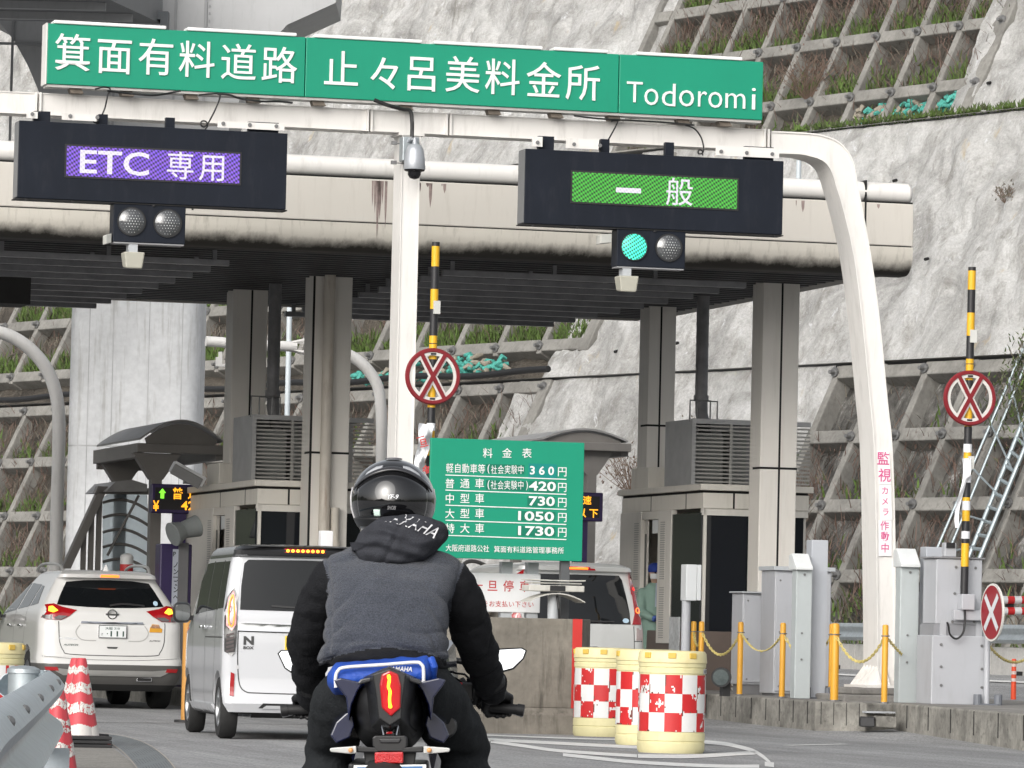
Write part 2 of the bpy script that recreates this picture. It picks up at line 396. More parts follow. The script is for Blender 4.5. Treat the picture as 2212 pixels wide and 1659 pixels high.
c4 = mixc(och, c3, (0.45, 0.36, 0.22)); L(c4, b.inputs["Base Color"])
bp = nd(nt, "ShaderNodeBump"); bp.inputs["Strength"].default_value = 0.9; bp.inputs["Distance"].default_value = 0.12
L(nz(4.5, 10, 0.75).outputs[0], bp.inputs["Height"]); L(bp.outputs[0], b.inputs["Normal"])
M_shot = m
# soil of the cells
m = bpy.data.materials.new("cell soil"); m.use_nodes = True; nt = m.node_tree; L = nt.links.new; b = nt.nodes["Principled BSDF"]; b.inputs["Roughness"].default_value = 0.95
tc = nd(nt, "ShaderNodeTexCoord")
c1 = ramp(nz(1.3, 8, 0.75, dist=0.5).outputs[0], [(0.3, (0.022, 0.02, 0.017)), (0.45, (0.05, 0.043, 0.036)), (0.56, (0.10, 0.088, 0.072)), (0.70, (0.24, 0.225, 0.205))])
c2 = mixc(ramp(nz(0.35, 4, 0.6).outputs[0], [(0.45, (0, 0, 0)), (0.62, (1, 1, 1))]), c1, (0.095, 0.082, 0.066))
L(c2, b.inputs["Base Color"])
bp = nd(nt, "ShaderNodeBump"); bp.inputs["Strength"].default_value = 1; bp.inputs["Distance"].default_value = 0.15
L(nz(5, 8, 0.7).outputs[0], bp.inputs["Height"]); L(bp.outputs[0], b.inputs["Normal"])
M_soil = m
M_beamc = mat("slope frame concrete", (0.21, 0.204, 0.188), 0.9, var=0.28, vs=1.1, bump=0.5, bs=10, dirt=((0.09, 0.08, 0.065), 0.7, 3), fine=0.1)
wall = thing("retaining_wall", "grey sprayed concrete hillside with a grid of concrete beams in three tiers", "retaining wall", (0, 0, 0))
# sprayed concrete faces with lumps and runnels
for t, (s0, s1) in ((0, (-24.5, -10.95)), (1, (-25.5, 16)), (2, (-75, -29)), (2, (-14.2, 16))):
    z0, z1, _ = TIER[t]
    def fn(u, v, t=t, s0=s0, s1=s1, z0=z0, z1=z1):
        s = s0 + (s1 - s0) * u; z = z0 + (z1 - z0) * v
        d = 0.30 * noise.noise((s * .35, z * .25, t * 7)) + 0.20 * noise.noise((s * .9 + z * .3, z * .7, 3)) + 0.13 * noise.noise((s * 1.9 + z * .5, z * 1.7, 9)) + 0.09 * noise.noise((s * 3.6, z * 3.6, 5))
        r = abs(noise.noise((s * .7 + 0.25 * z, z * .12, 2)));  d -= 0.09 * max(0, 0.22 - r) / 0.22
        edge = min(1, 6 * min(v, 1 - v) + 0.15)
        return W(s, z, 0.12 + d * edge, t)
    MB().grid(fn, int((s1 - s0) / 0.16), int((z1 - z0) / 0.16)).build("sprayed_face", M_shot, wall, smooth=80)
# benches
mb = MB()
for t in (0, 1):
    for i in range(60):
        a, c = -75 + i * 1.55, -75 + (i + 1) * 1.55
        mb.quad(W(a, TIER[t][1], 0.25, t), W(c, TIER[t][1], 0.25, t), W(c, TIER[t + 1][0], 0, t + 1), W(a, TIER[t + 1][0], 0, t + 1))
mb.build("bench", M_concl, wall)
# soil in the cells
m = bpy.data.materials.new("stained cell concrete"); m.use_nodes = True; nt = m.node_tree; L = nt.links.new; b = nt.nodes["Principled BSDF"]; b.inputs["Roughness"].default_value = .95
tc = nd(nt, "ShaderNodeTexCoord")
c1 = ramp(nz(1.1, 8, .75, (1.5, 1.5, .55), .6).outputs[0], [(.36, (.025, .024, .022)), (.47, (.075, .072, .066)), (.57, (.15, .145, .135)), (.66, (.42, .415, .40))]); L(c1, b.inputs["Base Color"])
bp = nd(nt, "ShaderNodeBump"); bp.inputs["Strength"].default_value = .9; bp.inputs["Distance"].default_value = .12; L(nz(5, 8, .7).outputs[0], bp.inputs["Height"]); L(bp.outputs[0], b.inputs["Normal"])
M_soil2 = m
mb = MB()
for g in GRID:
    mb.m = 1 if g['s0'] == -11.0 else 0
    z0, z1, _ = TIER[g['t']]
    def fn(u, v, g=g, z0=z0, z1=z1):
        s = g['s0'] + (g['s1'] - g['s0']) * u; z = z0 + (z1 - z0) * v
        return W(s, z, -0.32 + 0.16 * noise.noise((s * .9, z * .9, 4)) + 0.12 * noise.noise((s * 2.7, z * 2.7, 8)), g['t'])
    mb.grid(fn, int((g['s1'] - g['s0']) / 0.35), int((z1 - z0) / 0.35))
mb.build("cell_soil", [M_soil, M_soil2], wall, smooth=80)
# the beams
mb = MB(); heads = []
def wbeam(s0, s1, za, zb, d0, d1, t):
    P = [W(s0, za, d0, t), W(s1, za, d0, t), W(s1, za, d1, t), W(s0, za, d1, t), W(s0, zb, d0, t), W(s1, zb, d0, t), W(s1, zb, d1, t), W(s0, zb, d1, t)]
    mb.hexa(P)
rr = random.Random(3)
for g in GRID:
    t = g['t']; z0, z1, _ = TIER[t]; ztop = min(z1, max(g['rows']) + 0.2)
    ss = []; s = g['s1']
    while s > g['s0'] - 0.01: ss.append(s); s -= g['step']
    if ss[-1] - g['s0'] > .35: ss.append(g['s0'])
    for k, s in enumerate(ss):
        w = 0.115 if 0 < k else 0.22
        wbeam(s - w, s + w, z0 if t == 0 else g['rows'][0] - 0.2, ztop - 0.004, -0.6, 0.12 + (0.05 if k == 0 else 0), t)
    for z in g['rows']:
        base = (t == 2 and z == g['rows'][0])
        for k in range(len(ss) - 1):
            j = rr.uniform(-0.02, 0.02)
            wbeam(ss[k + 1] + 0.115, ss[k] - 0.115, z - 0.16 + j, z + 0.16 + j, -0.6, 0.16, t)
        if not base:
            heads += [(s, z, t) for s in ss]
mb.build("beam_grid", M_beamc, wall, bevel=0.03)
# anchor heads on the crossings (only those the frame can show)
mbh = MB(); mbh.cyl((0, 0, 0), (0, -0.05, 0), 0.13, 0.12, 8); mbh.cyl((0, -0.05, 0), (0, -0.2, 0.0), 0.055, 0.05, 8)
me_head = mbh.mesh("anchor_head")
me_head.materials.append(M_bolt)
n_head = 0
for s, z, t in heads:
    p = W(s, z, 0.17, t); pw = to_world(p); q = pw - EYEV; zz = q.dot(_F0); uu = CU + FPX * q.dot(_R) / zz; vv = CV - FPX * q.dot(_U) / zz
    vis = (uu > 1640 and vv < 290) or (uu > 1750 and vv > 700) or (uu < 150 and 640 < vv < 1280) or (440 < uu < 1260 and 640 < vv < 980)
    if not (-10 < uu < 2220 and -10 < vv < 1400 and vis) or n_head >= 95: continue
    o = bpy.data.objects.new("anchor_head", me_head); COL.objects.link(o); o.parent = wall; ORG[o.name] = Vector()
    o.location = p; o.rotation_euler = (radians(-27 * 0) , 0, -ANG - radians(55) * 0.9); n_head += 1
# weep holes of the sprayed concrete
mbh = MB(); mbh.cyl((0, 0, 0), (0, -.12, -.03), .04, n=8); me_w = mbh.mesh("weep_hole"); me_w.materials.append(M_seam)
rw = random.Random(21)
for k in range(26):
    t = rw.choice((0, 1, 1, 1, 2)); s = {0: rw.uniform(-22, -12), 1: rw.uniform(-23, 0), 2: rw.choice((rw.uniform(-44, -31), rw.uniform(-13, -6)))}[t]; z = rw.uniform(TIER[t][0] + .8, min(TIER[t][1], 20) - .6)
    o = bpy.data.objects.new("weep_hole", me_w); COL.objects.link(o); o.parent = wall; ORG[o.name] = Vector(); o.location = W(s, z, .16, t); o.rotation_euler = (0, 0, -ANG - radians(50))
# vegetation on the slope
def leafmat(name, a, b_, sc):
    m = mat(name, a, 0.8, var=0.45, vs=sc); return m
M_grass = leafmat("slope grass", (0.075, 0.125, 0.024), None, 3.0)
M_grassd = leafmat("dark slope weeds", (0.07, 0.085, 0.035), None, 3.0)
M_dry = leafmat("dry stems", (0.15, 0.132, 0.105), None, 2.0)
M_red = leafmat("reddish dead vine", (0.125, 0.082, 0.065), None, 2.0)
rg = random.Random(11)
def blade(mb, p, h, w, lean, up=Vector((0, 0, 1))):
    p = Vector(p); a = rg.uniform(0, 2 * pi); d = Vector((cos(a), sin(a), 0))
    tip = p + up * h + d * lean; e = Vector((-d.y, d.x, 0)) * w
    if abs(e.x) < w * 0.5: e = Vector((w, 0, 0))
    mid = p + (tip - p) * 0.55 + d * lean * -0.15
    mb.add([p - e * .5, p + e * .5, mid + e * .4, mid - e * .4, tip], [(0, 1, 2, 3), (3, 2, 4)])
mg, mgd, mdry, mred = MB(), MB(), MB(), MB()
def cell_veg(s, z, t, green, dry, red):
    # a strip of plants rooted along the upper side of a beam, thinning out up the cell
    for k in range(int(120 * green)):
        a = s + rg.uniform(0.12, 1.75); h = abs(rg.gauss(0, 0.28))
        blade(mg if rg.random() < .72 else mgd, W(a, z + 0.14 + h, -0.2 + rg.uniform(0, .18), t), rg.uniform(.12, .38), rg.uniform(.03, .065), rg.uniform(.03, .25))
    for k in range(int(60 * dry)):
        a = s + rg.uniform(0.1, 1.8); h = rg.uniform(0, 1.2)
        blade(mdry, W(a, z + 0.2 + h, -0.2, t), rg.uniform(.12, .45), rg.uniform(.018, .036), rg.uniform(.1, .4))
    for k in range(int(60 * red)):
        a = s + rg.uniform(0.1, 1.8); h = rg.uniform(0, 1.4)
        blade(mred, W(a, z + 0.2 + h, -0.18 + rg.uniform(0, .25), t), rg.uniform(.2, .6), rg.uniform(.012, .03), rg.uniform(.15, .6))
for g in GRID:
    s = g['s1'] - g['step'] * int((g['s1'] - max(g['s0'], -58)) / g['step'])
    while s < min(g['s1'] - g['step'] + .1, 2):
        for z in g['rows']:
            if z in (7.6, 14.1): continue
            q = noise.noise((s * .21, z * .5, 1.3)); q2 = noise.noise((s * .3, z * .6, 7.1))
            if g['t'] == 2:
                gr, dr, rd = (0.9 + q, 0.8 + q2, 0.9 - q2) if z > 15 else (0.1, 0.4, 0.2)
                if z > 17: rd += 1.2; dr += 1.2; gr += .3
            elif g['t'] == 1: gr, dr, rd = 1.9 + q, 0.8 + q2 * .5, 0.4
            elif g['s0'] < -20: gr, dr, rd = (0.35 + q) * 1.1, 0.8 + q2, 0.9 + max(0, q2) * 1.4
            else: gr, dr, rd = (0.2 + q * .6 if z < 4 else max(0, q) * .4), 0.15, 0.1 + (1.2 if z < 4.3 else 0)
            cell_veg(s, z, g['t'], max(0, gr), max(0, dr), max(0, rd))
        s += g['step']
# grass along the benches, at the foot of the slope, and the bushes by the ladder
for k in range(1500):
    s = rg.uniform(-19, 1); blade(mg if rg.random() < .6 else mgd, W(s, 14.42, 0.3 + rg.uniform(-0.2, .05), 1), rg.uniform(.08, .22), .05, .1)
for k in range(1800):
    s = rg.uniform(-14, 6); f = rg.random() ** 1.5
    blade(rg.choice((mg, mgd, mgd, mdry)), W(s, 0.55 + 1.5 * f, 0.25, 0), rg.uniform(.12, .4), .05, .2)
for k in range(4200):
    s = -2.0 + 1.0 * rg.gauss(0, 1); z = 7.1 + 0.62 * rg.gauss(0, 1) - 0.1 * (s + 2)
    if s < -4.4 + .3 * rg.random() or z > 8.5: continue
    blade(rg.choice((mgd, mgd, mg, mgd, mdry)), W(s, z, 0.25 + rg.uniform(-.2, .35), 0), rg.uniform(.05, .18), .04, .1)
for k in range(420):   # orange dead brush behind the right booth
    s = rg.uniform(-11.4, -9.4); z = rg.uniform(1.9, 4.6)
    blade(mred if rg.random() < .6 else mdry, W(s, z, 0.2, 0), rg.uniform(.3, .8), .03, .35)
for k in range(260):
    s = rg.uniform(-9.6, -7.6) if rg.random() < .5 else rg.uniform(-6.5, -2.5); z = rg.uniform(0.9, 3.2)
    blade(mred, W(s, z, 0.2, 0), rg.uniform(.3, .9), .025, .5)
tag(mg.build("grass", M_grass, fix=False), "fresh green grass growing on the slope ledges", "grass", kind="stuff")
tag(mgd.build("weeds", M_grassd, fix=False), "dark green weeds growing in the slope cells", "weeds", kind="stuff")
tag(mdry.build("dry_grass", M_dry, fix=False), "dry straw coloured stems on the slope", "dry grass", kind="stuff")
tag(mred.build("dead_vines", M_red, fix=False), "reddish dead vines hanging over the slope beams", "vines", kind="stuff")
# bare twigs sprouting from the sprayed concrete
M_twig = mat("bare twig", (0.17, 0.12, 0.09), 0.9)
def twig_bush(s, z, t, n, h, label):
    T = thing("bare_shrub", label, "shrub", W(s, z, 0.1, t)); o = ORG[T.name]; mb = MB()
    for k in range(n):
        a = rg.uniform(-.9, .9); p = [o]; d = Vector((sin(a), -0.3 + rg.uniform(-.2, .2), cos(a))).normalized()
        for j in range(4):
            d = (d + Vector((rg.uniform(-.25, .25), rg.uniform(-.2, .2), rg.uniform(-.15, .2)))).normalized(); p.append(p[-1] + d * h / 4 * rg.uniform(.6, 1.1))
        mb.tube(p, [.014, .012, .01, .008, .005], 4)
        for j in (2, 3):
            e = Vector((rg.uniform(-1, 1), rg.uniform(-.5, .3), rg.uniform(.1, 1))).normalized(); mb.tube([p[j], p[j] + e * h * .25], [.008, .004], 4)
    mb.build("stems", M_twig, T)
    mb = MB()
    for k in range(n * 5):
        p = o + Vector((rg.gauss(0, .3) * h, rg.uniform(-.3, .1), abs(rg.gauss(.45, .25)) * h)); blade(mb, p, .07, .045, .05)
    mb.build("leaves", M_red if n > 20 else M_dry, T, fix=False)
twig_bush(-8.6, 11.9, 1, 16, .55, "small tuft of dead twigs on the bare sprayed concrete, left of the raised pole")
twig_bush(-20.6, 15.6, 2, 30, 1.6, "bare thicket at the corner of the upper beam grid above the green sign")
twig_bush(-11.8, 4.6, 0, 18, 1.5, "leafless bush between the booth column and the curved gantry leg")
twig_bush(-17.2, 4.6, 0, 26, 1.4, "reddish leafless bush behind the curved shelter roof right of the fare board")
twig_bush(-15.6, 5.6, 0, 14, 1.0, "sparse reddish twigs on the white slope above the booth roof unit")
# rolled green netting lying on the ledges
M_net = mat("turquoise netting", (0.06, 0.30, 0.25), 0.8, var=0.5, vs=6)
M_netw = mat("pale sacking", (0.26, 0.235, 0.19), 0.9, var=0.3, vs=5)
def netting(s0, s1, z, t, label, n, grey=.3):
    T = thing("netting_roll", label, "netting", W((s0 + s1) / 2, z, -.1, t)); ma, mb_ = MB(), MB()
    for k in range(n):
        s = rg.uniform(s0, s1); p = W(s, z + abs(rg.gauss(0, .16)), -.1 + rg.uniform(-.1, .2), t); d = Vector((rg.uniform(.1, .35), rg.uniform(-.25, .1), rg.uniform(-.12, .12)))
        q = p + d * .5 + Vector((0, 0, rg.uniform(-.1, .12)))
        (mb_ if rg.random() < grey else ma).tube([p, q, p + d], [.05, .085, .05], 6)
    ma.build("net", M_net, T, smooth=60); mb_.build("sacking", M_netw, T, smooth=60)
netting(-28.5, -26.0, 8.25, 0, "heap of turquoise netting on the ledge behind the round cross disc", 60, .25)
netting(-34, -28.5, 8.1, 0, "long dark roll of netting on the ledge behind the gantry leg", 60, .3)
netting(-18.4, -16.9, 14.95, 2, "turquoise netting bundled in the lowest beam cell, third from the right edge", 50, .5)
netting(-16.7, -15.2, 14.98, 2, "turquoise netting bundled in the lowest beam cell, second from the right edge", 60, .4)
netting(-15.0, -13.9, 15.05, 2, "bright turquoise netting in the last lowest cell of the upper beam grid", 70, .12)
netting(-4.6, -1.5, 8.9, 1, "turquoise netting above the bushes beside the slope ladder", 70, .45)
# black drain pipe along the first bench
T = thing("drain_pipe", "black pipe lying along the ledge below the sprayed concrete", "pipe", W(-24, 7.95, .3, 0))
MB().tube([W(s, 7.95 + .05 * sin(s), .32, 0) for s in [-60 + .9 * i for i in range(42)]], .09, 8).build("pipe_run", M_cable, T, smooth=60)

# ================================================================ the bridge that crosses behind
M_pier = mat("fresh bridge concrete", (0.70, 0.71, 0.72), 0.85, var=0.12, vs=0.7, bump=0.2, bs=9, dirt=((0.30, 0.29, 0.26), 0.8, 14), fine=.06)
M_stl = mat("grey painted girder steel", (0.40, 0.405, 0.41), 0.5, var=0.07, vs=.6, dirt=((0.2, 0.2, 0.2), 0.35, 5))
M_under = mat("ribbed deck underside", (0.20, 0.205, 0.21), 0.6, var=0.12, vs=1)
YB = 100.0
def wb(u, v, y):
    d = wray(u, v); return EYEV + d * (y / d.y)
def wt(x, y, z): return to_toll((x, y, z))
br = thing("bridge", "white concrete bridge pier with flared top carrying a grey steel girder", "bridge", to_toll(wb(297, 1400, YB)))
def wpoint(u, v, y): return to_toll(wb(u, v, y))
mb = MB()   # oval pier shaft
pc = wb(283, 1000, YB); hw = 1.33; 
def pring(z, w, dep): 
    o = []
    for i in range(32):
        t = 2 * pi * i / 32; c, s_ = cos(t), sin(t)
        o.append(wt(pc.x + w * math.copysign(abs(c) ** .32, c), pc.y + 1.2 + dep * math.copysign(abs(s_) ** .45, s_), z))
    return o
mb.loft([pring(z, hw, 1.2) for z in (-.5, 3, 6, 8.4)]); mb.build("pier_shaft", M_pier, br, smooth=50)
mb = MB()
for k in (-3, -1.4, 1, 3.2):
    x = pc.x + k * .3; f = (1 - abs(k * .3 / hw) ** 6.25)
    mb.add([wt(x - .008, pc.y + 1.2 - 1.2 * max(f, 0) ** .225 - .004, 0), wt(x + .008, pc.y + 1.2 - 1.2 * max(f, 0) ** .225 - .004, 0), wt(x + .008, pc.y + 1.2 - 1.2 * max(f, 0) ** .225 - .004, 8.4), wt(x - .008, pc.y + 1.2 - 1.2 * max(f, 0) ** .225 - .004, 8.4)], [(0, 1, 2, 3)])
mb.loft([pring(z, hw + .004, 1.204) for z in (4.6, 4.63)], caps=False); mb.build("formwork_seam", mat("formwork seam", (0.50, 0.505, 0.51), 0.9, var=.3, vs=1), br)
# flared head: profile in x,z, 2.6 m deep
prof = []
for k in range(13):
    t = k / 12; prof.append((1.36 + 2.4 * (1 - sqrt(max(0, 1 - t * t))) + .12 * t, 8.0 + 5.6 * t))
poly = [(pc.x + a, z) for a, z in prof] + [(pc.x + 3.95, 15.3), (pc.x - 3.95, 15.3)] + [(pc.x - a, z) for a, z in prof[::-1]]
def wprism(mb, poly, y0, y1):
    n = len(poly); vs = [wt(x, y0, z) for x, z in poly] + [wt(x, y1, z) for x, z in poly]
    mb.add(vs, [list(range(n)), list(range(n, 2 * n))[::-1]] + [(i, n + i, n + (i + 1) % n, (i + 1) % n) for i in range(n)])
mb = MB(); wprism(mb, poly, pc.y - .25, pc.y + 2.7); mb.build("pier_head", M_stl, br, smooth=25)
mb = MB()
for x0, w in ((-2.6, .05), (-.55, .05), (.65, .05), (1.25, .06)): mb.box(*([0] * 6)) if False else wprism(mb, [(pc.x + x0, 9.5), (pc.x + x0 + w, 9.5), (pc.x + x0 + w, 15.2), (pc.x + x0, 15.2)], pc.y - .30, pc.y - .25)
for z0 in (11.2, 12.6): wprism(mb, [(pc.x - 3.0, z0), (pc.x - .9, z0), (pc.x - .9, z0 + .05), (pc.x - 3.0, z0 + .05)], pc.y - .31, pc.y - .25)
for k in range(34):
    for xx in (-.62, 1.34): wprism(mb, [(pc.x + xx, 10 + k * .15), (pc.x + xx + .03, 10 + k * .15), (pc.x + xx + .03, 10.05 + k * .15), (pc.x + xx, 10.05 + k * .15)], pc.y - .275, pc.y - .25)
mb.build("stiffener", mat("stiffener steel", (0.27, 0.275, 0.28), 0.5), br)
# deck slab, its ribbed underside and edge bracket
mb = MB()
P = [(-7.09, 98.6), (-7.9, 94.6), (-11.5, 80), (-40, 80), (-40, 98.6)]
mb.prismz([tuple(wt(x, y, 0)[:2]) for x, y in P], 12.95, 14.6); mb.build("deck", M_under, br)
for k in range(11):
    y = 80.5 + k * 1.65; xr = -7.09 - (98.6 - y) * .235
    mb = MB(); a, b_, c, d_ = wt(-38, y, 0), wt(xr - .1, y, 0), wt(xr - .1, y + .16, 0), wt(-38, y + .16, 0)
    mb.prismz([tuple(a[:2]), tuple(b_[:2]), tuple(c[:2]), tuple(d_[:2])], 12.80, 12.947); mb.build("deck_rib", M_stl, br)
M_dbg = mat("dark blue grey steel", (0.06, 0.07, 0.08), .5)
for x0, x1, z0, z1, y in ((-7.7, -6.95, 13.0, 13.16, 98.2), (-7.1, -6.95, 12.75, 13.0, 98.2), (-8.3, -7.9, 13.2, 13.6, 97.4)): mb = MB(); wprism(mb, [(x0, z0), (x1, z0), (x1, z1), (x0, z1)], y, y + .4); mb.build("edge_bracket", M_dbg, br)
# ================================================================ toll canopy
GC = 58.0
ZS = 5.66
XR = pl(1973, 500, GC).x; XL = -14.0; YBK = 69.0
can = thing("toll_canopy", "wide cream toll plaza canopy with a rounded white top edge and dark ribbed underside", "canopy", (XR - 6, GC + 5, 0))
mb = MB()   # rolled top edge
def arc(cy, cz, r, a0, a1, n=8): return [(cy + r * cos(radians(a0 + (a1 - a0) * k / n)), cz + r * sin(radians(a0 + (a1 - a0) * k / n))) for k in range(n + 1)]
mb.prismx(arc(GC + .12, 6.555, .125, 270, 90, 10) + [(GC + .5, 6.68), (GC + .5, 6.43)], XL, XR)
mb.build("rolled_edge", M_white, can, smooth=40, bevel=0.05)
mb = MB()
mb.prismx([(GC, 6.42), (GC, 5.90), (GC + .02, 5.895), (GC + .5, 5.895), (GC + .5, 6.42)], XL, XR)
mb.build("fascia", M_cream, can, bevel=.012)
M_rim = mat("cream fascia rim", (0.56, 0.53, 0.47), 0.6, var=0.06, vs=1.0, dirt=((0.10, 0.085, 0.06), .6, 5))
nt = M_rim.node_tree; L = nt.links.new; b_ = nt.nodes["Principled BSDF"]; src = b_.inputs["Base Color"].links[0].from_socket   # black mould that has crept up from the drip edge
tc = nd(nt, "ShaderNodeTexCoord"); sp = nd(nt, "ShaderNodeSeparateXYZ"); L(tc.outputs["Object"], sp.inputs[0])
hz = nd(nt, "ShaderNodeMapRange"); hz.inputs[1].default_value = 5.80; hz.inputs[2].default_value = 5.56; L(sp.outputs[2], hz.inputs[0])
def nzz(scale, st): mp = nd(nt, "ShaderNodeMapping"); mp.inputs["Scale"].default_value = st; L(tc.outputs["Object"], mp.inputs[0]); n = nd(nt, "ShaderNodeTexNoise"); n.inputs["Scale"].default_value = scale; n.inputs["Detail"].default_value = 7; n.inputs["Roughness"].default_value = .7; L(mp.outputs[0], n.inputs["Vector"]); return n.outputs[0]
ad = nd(nt, "ShaderNodeMath", operation='ADD'); L(hz.outputs[0], ad.inputs[0]); L(nzz(1.1, (1, 1, .3)), ad.inputs[1]); ad2 = nd(nt, "ShaderNodeMath", operation='MULTIPLY_ADD'); L(nzz(7, (1, 1, .35)), ad2.inputs[0]); ad2.inputs[1].default_value = .6; L(ad.outputs[0], ad2.inputs[2])
fr_ = nd(nt, "ShaderNodeMapRange"); fr_.inputs[1].default_value = 1.12; fr_.inputs[2].default_value = 1.65; L(ad2.outputs[0], fr_.inputs[0])
mx = nd(nt, "ShaderNodeMix", data_type='RGBA'); L(fr_.outputs[0], mx.inputs[0]); L(src, mx.inputs[6]); mx.inputs[7].default_value = (.022, .019, .015, 1); L(mx.outputs[2], b_.inputs["Base Color"])
mb = MB()
mb.prismx([(GC + .005, 5.885)] + arc(GC + .26, 5.80, .255, 180, 270, 6) + [(GC + .5, 5.545), (GC + .5, 5.885)], XL, XR)
mb.build("fascia_rim", M_rim, can, smooth=40)
mb = MB(); mb.box(XL, XR - .01, GC + .01, GC + .45, 6.405, 6.44); mb.box(XL, XR - .02, GC + .01, GC + .45, 5.875, 5.905)
for xx in (onx(1868, 440, 1) and pl(1870, 440, GC).x, pl(1869, 440, GC).x - 4.2, pl(1869, 440, GC).x - 8.4): mb.box(xx - .012, xx + .012, GC - .003, GC + .3, 5.95, 6.69)
mb.build("panel_seam", M_seam, can)
rs_ = random.Random(4); mb = MB()   # rusty drips beside the gantry's middle leg
for k in range(46):
    u = rs_.choice((rs_.gauss(822, 9), rs_.gauss(905, 22), rs_.uniform(0, 1960))); a = pl(u, 400, GC).x; w = rs_.uniform(.006, .022); ln = abs(rs_.gauss(.0, .24)) * (1.3 if 800 < u < 845 else .35) + .03
    mb.add([(a - w, GC - .0012, 6.40), (a + w, GC - .0012, 6.40), (a + w * .8, GC - .0012, 6.40 - ln * .6), (a, GC - .0012, 6.40 - ln), (a - w * .8, GC - .0012, 6.40 - ln * .55)], [(0, 1, 2, 3, 4)])
mb.build("rust_drip", mat("rust drip", (.26, .20, .185), .8, var=.4, vs=6), can, fix=False)
mb = MB()   # roof slab, side and back fascia
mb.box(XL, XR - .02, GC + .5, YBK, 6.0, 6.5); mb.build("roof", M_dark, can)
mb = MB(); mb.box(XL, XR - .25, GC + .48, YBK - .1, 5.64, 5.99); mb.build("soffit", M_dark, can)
mb = MB(); mb.box(XR - .25, XR - .003, GC + .5, YBK, 5.60, 6.62); mb.box(XL, XR - .25, YBK - .1, YBK + .12, 5.58, 6.62)
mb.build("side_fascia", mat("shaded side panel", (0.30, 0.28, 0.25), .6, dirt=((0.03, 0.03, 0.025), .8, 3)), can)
# ribs under the deck, in two sets, and long lighting battens
M_rib = mat("soffit rib steel", (0.055, 0.055, 0.055), 0.45, var=0.25, vs=3)
M_bat = mat("batten steel", (0.25, 0.25, 0.26), 0.38, .4, var=.2, vs=4)
xa = onz(403, 540, 5.5).x
mb = MB()
for k in range(30):
    y = GC + .75 + k * .34
    mb.box(XL, XR - .3, y, y + .07, 5.585, 5.64)
mb.build("soffit_rib", M_rib, can)
pts_l = [(396, 481), (433, 528)]
def batten(x0, x1, y):
    mb.box(x0, x1, y - .05, y + .05, 5.40, 5.47)
    for q in range(int((x1 - x0) / 1.3) + 1):
        xq = x0 + .1 + q * 1.3
        if xq < x1: mb.box(xq, xq + .05, y - .02, y + .02, 5.47, 5.585)
ends = [onz(474, 530, 5.43), onz(470, 512, 5.43)]
for k in range(9):
    y = GC + 1.3 + k * 1.12
    mb = MB(); batten(XL, 12.3, y); mb.build("light_batten", M_bat, can)
    mb = MB(); batten(15.0, 18.9, y + .1); mb.build("light_batten", M_bat, can)
# columns
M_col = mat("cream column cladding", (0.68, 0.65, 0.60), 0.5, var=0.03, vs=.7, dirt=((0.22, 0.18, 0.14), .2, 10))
def column(u0, u1, v, y, d, label=None, seam=.55, zj=(2.0,)):
    a, b_ = pl(u0, v, y), pl(u1, v, y); x0, x1 = a.x, b_.x
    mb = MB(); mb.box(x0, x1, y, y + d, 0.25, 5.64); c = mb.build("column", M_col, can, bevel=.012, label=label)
    s = x0 + (x1 - x0) * seam; mb = MB(); mb.box(s - .013, s + .013, y - .003, y + .02, .3, 5.6)
    for z in zj: mb.box(x0 - .003, x1 + .003, y - .003, y + .3, z - .014, z + .014)
    mb.build("column_seam", M_seam, c); return x0, x1
C1 = column(676, 760, 700, 62.9, .5, seam=.02, zj=(pl(700, 978, 62.9).z,))
C2 = column(503, 578, 700, 66.2, .45, seam=.54, zj=(pl(500, 1005, 66.2).z,))
C3 = column(1400, 1459, 800, 66.2, .45, seam=.45, zj=(pl(1440, 920, 66.2).z,))
C4 = column(1648, 1727, 700, 60.8, .45, seam=.52, zj=(pl(1690, 1012, 60.8).z, ))
mb = MB()   # rain pipe on the front left column
x = (C1[0] + C1[1]) / 2 + .08
mb.cyl((x, 62.82, .3), (x, 62.82, 2.6), .055); mb.cyl((x - .14, 62.84, .3), (x - .14, 62.84, 5.6), .075)
for z in (1.4, 2.1): mb.cyl((x, 62.82, z), (x, 62.82, z + .06), .075)
mb.build("rain_pipe", mat("stained pipe", (0.50, 0.46, 0.40), .5, dirt=((0.2, 0.1, 0.05), .7, 6)), can, smooth=40)
mb = MB()   # tall ducts that drop from the roof to the booths
def duct(u, v0, y, r, zb, dx=.08):
    mb = MB()
    p = pl(u, v0, y); mb.tube([(p.x, y, 5.64), (p.x, y, zb + .5), (p.x + .01, y, zb + .25), (p.x + dx * .6, y, zb + .12), (p.x + dx, y, zb - .1)], r, 14)
    for k in range(8): mb.cyl((p.x, y, zb + .6 + k * .28), (p.x, y, zb + .63 + k * .28), r * 1.04, n=14)
    mb.cyl((p.x, y, zb + .42), (p.x, y, zb + .5), r * 1.2, n=14)
    mb.build("air_duct", mat("grey duct lagging", (0.17, 0.17, 0.175), .55, var=.25, vs=5, dirt=((.3, .28, .25), .4, 5)), can, smooth=40)
duct(593, 700, 64.8, .085, pl(593, 925, 64.8).z); duct(1518, 700, 63.6, .085, pl(1518, 935, 63.6).z)
mb = MB(); q = pl(0, 600, 66); mb.box(XL, pl(55, 640, 64).x, 63.6, 64.4, pl(30, 660, 64).z, 5.6); mb.build("service_box", M_dark, can)

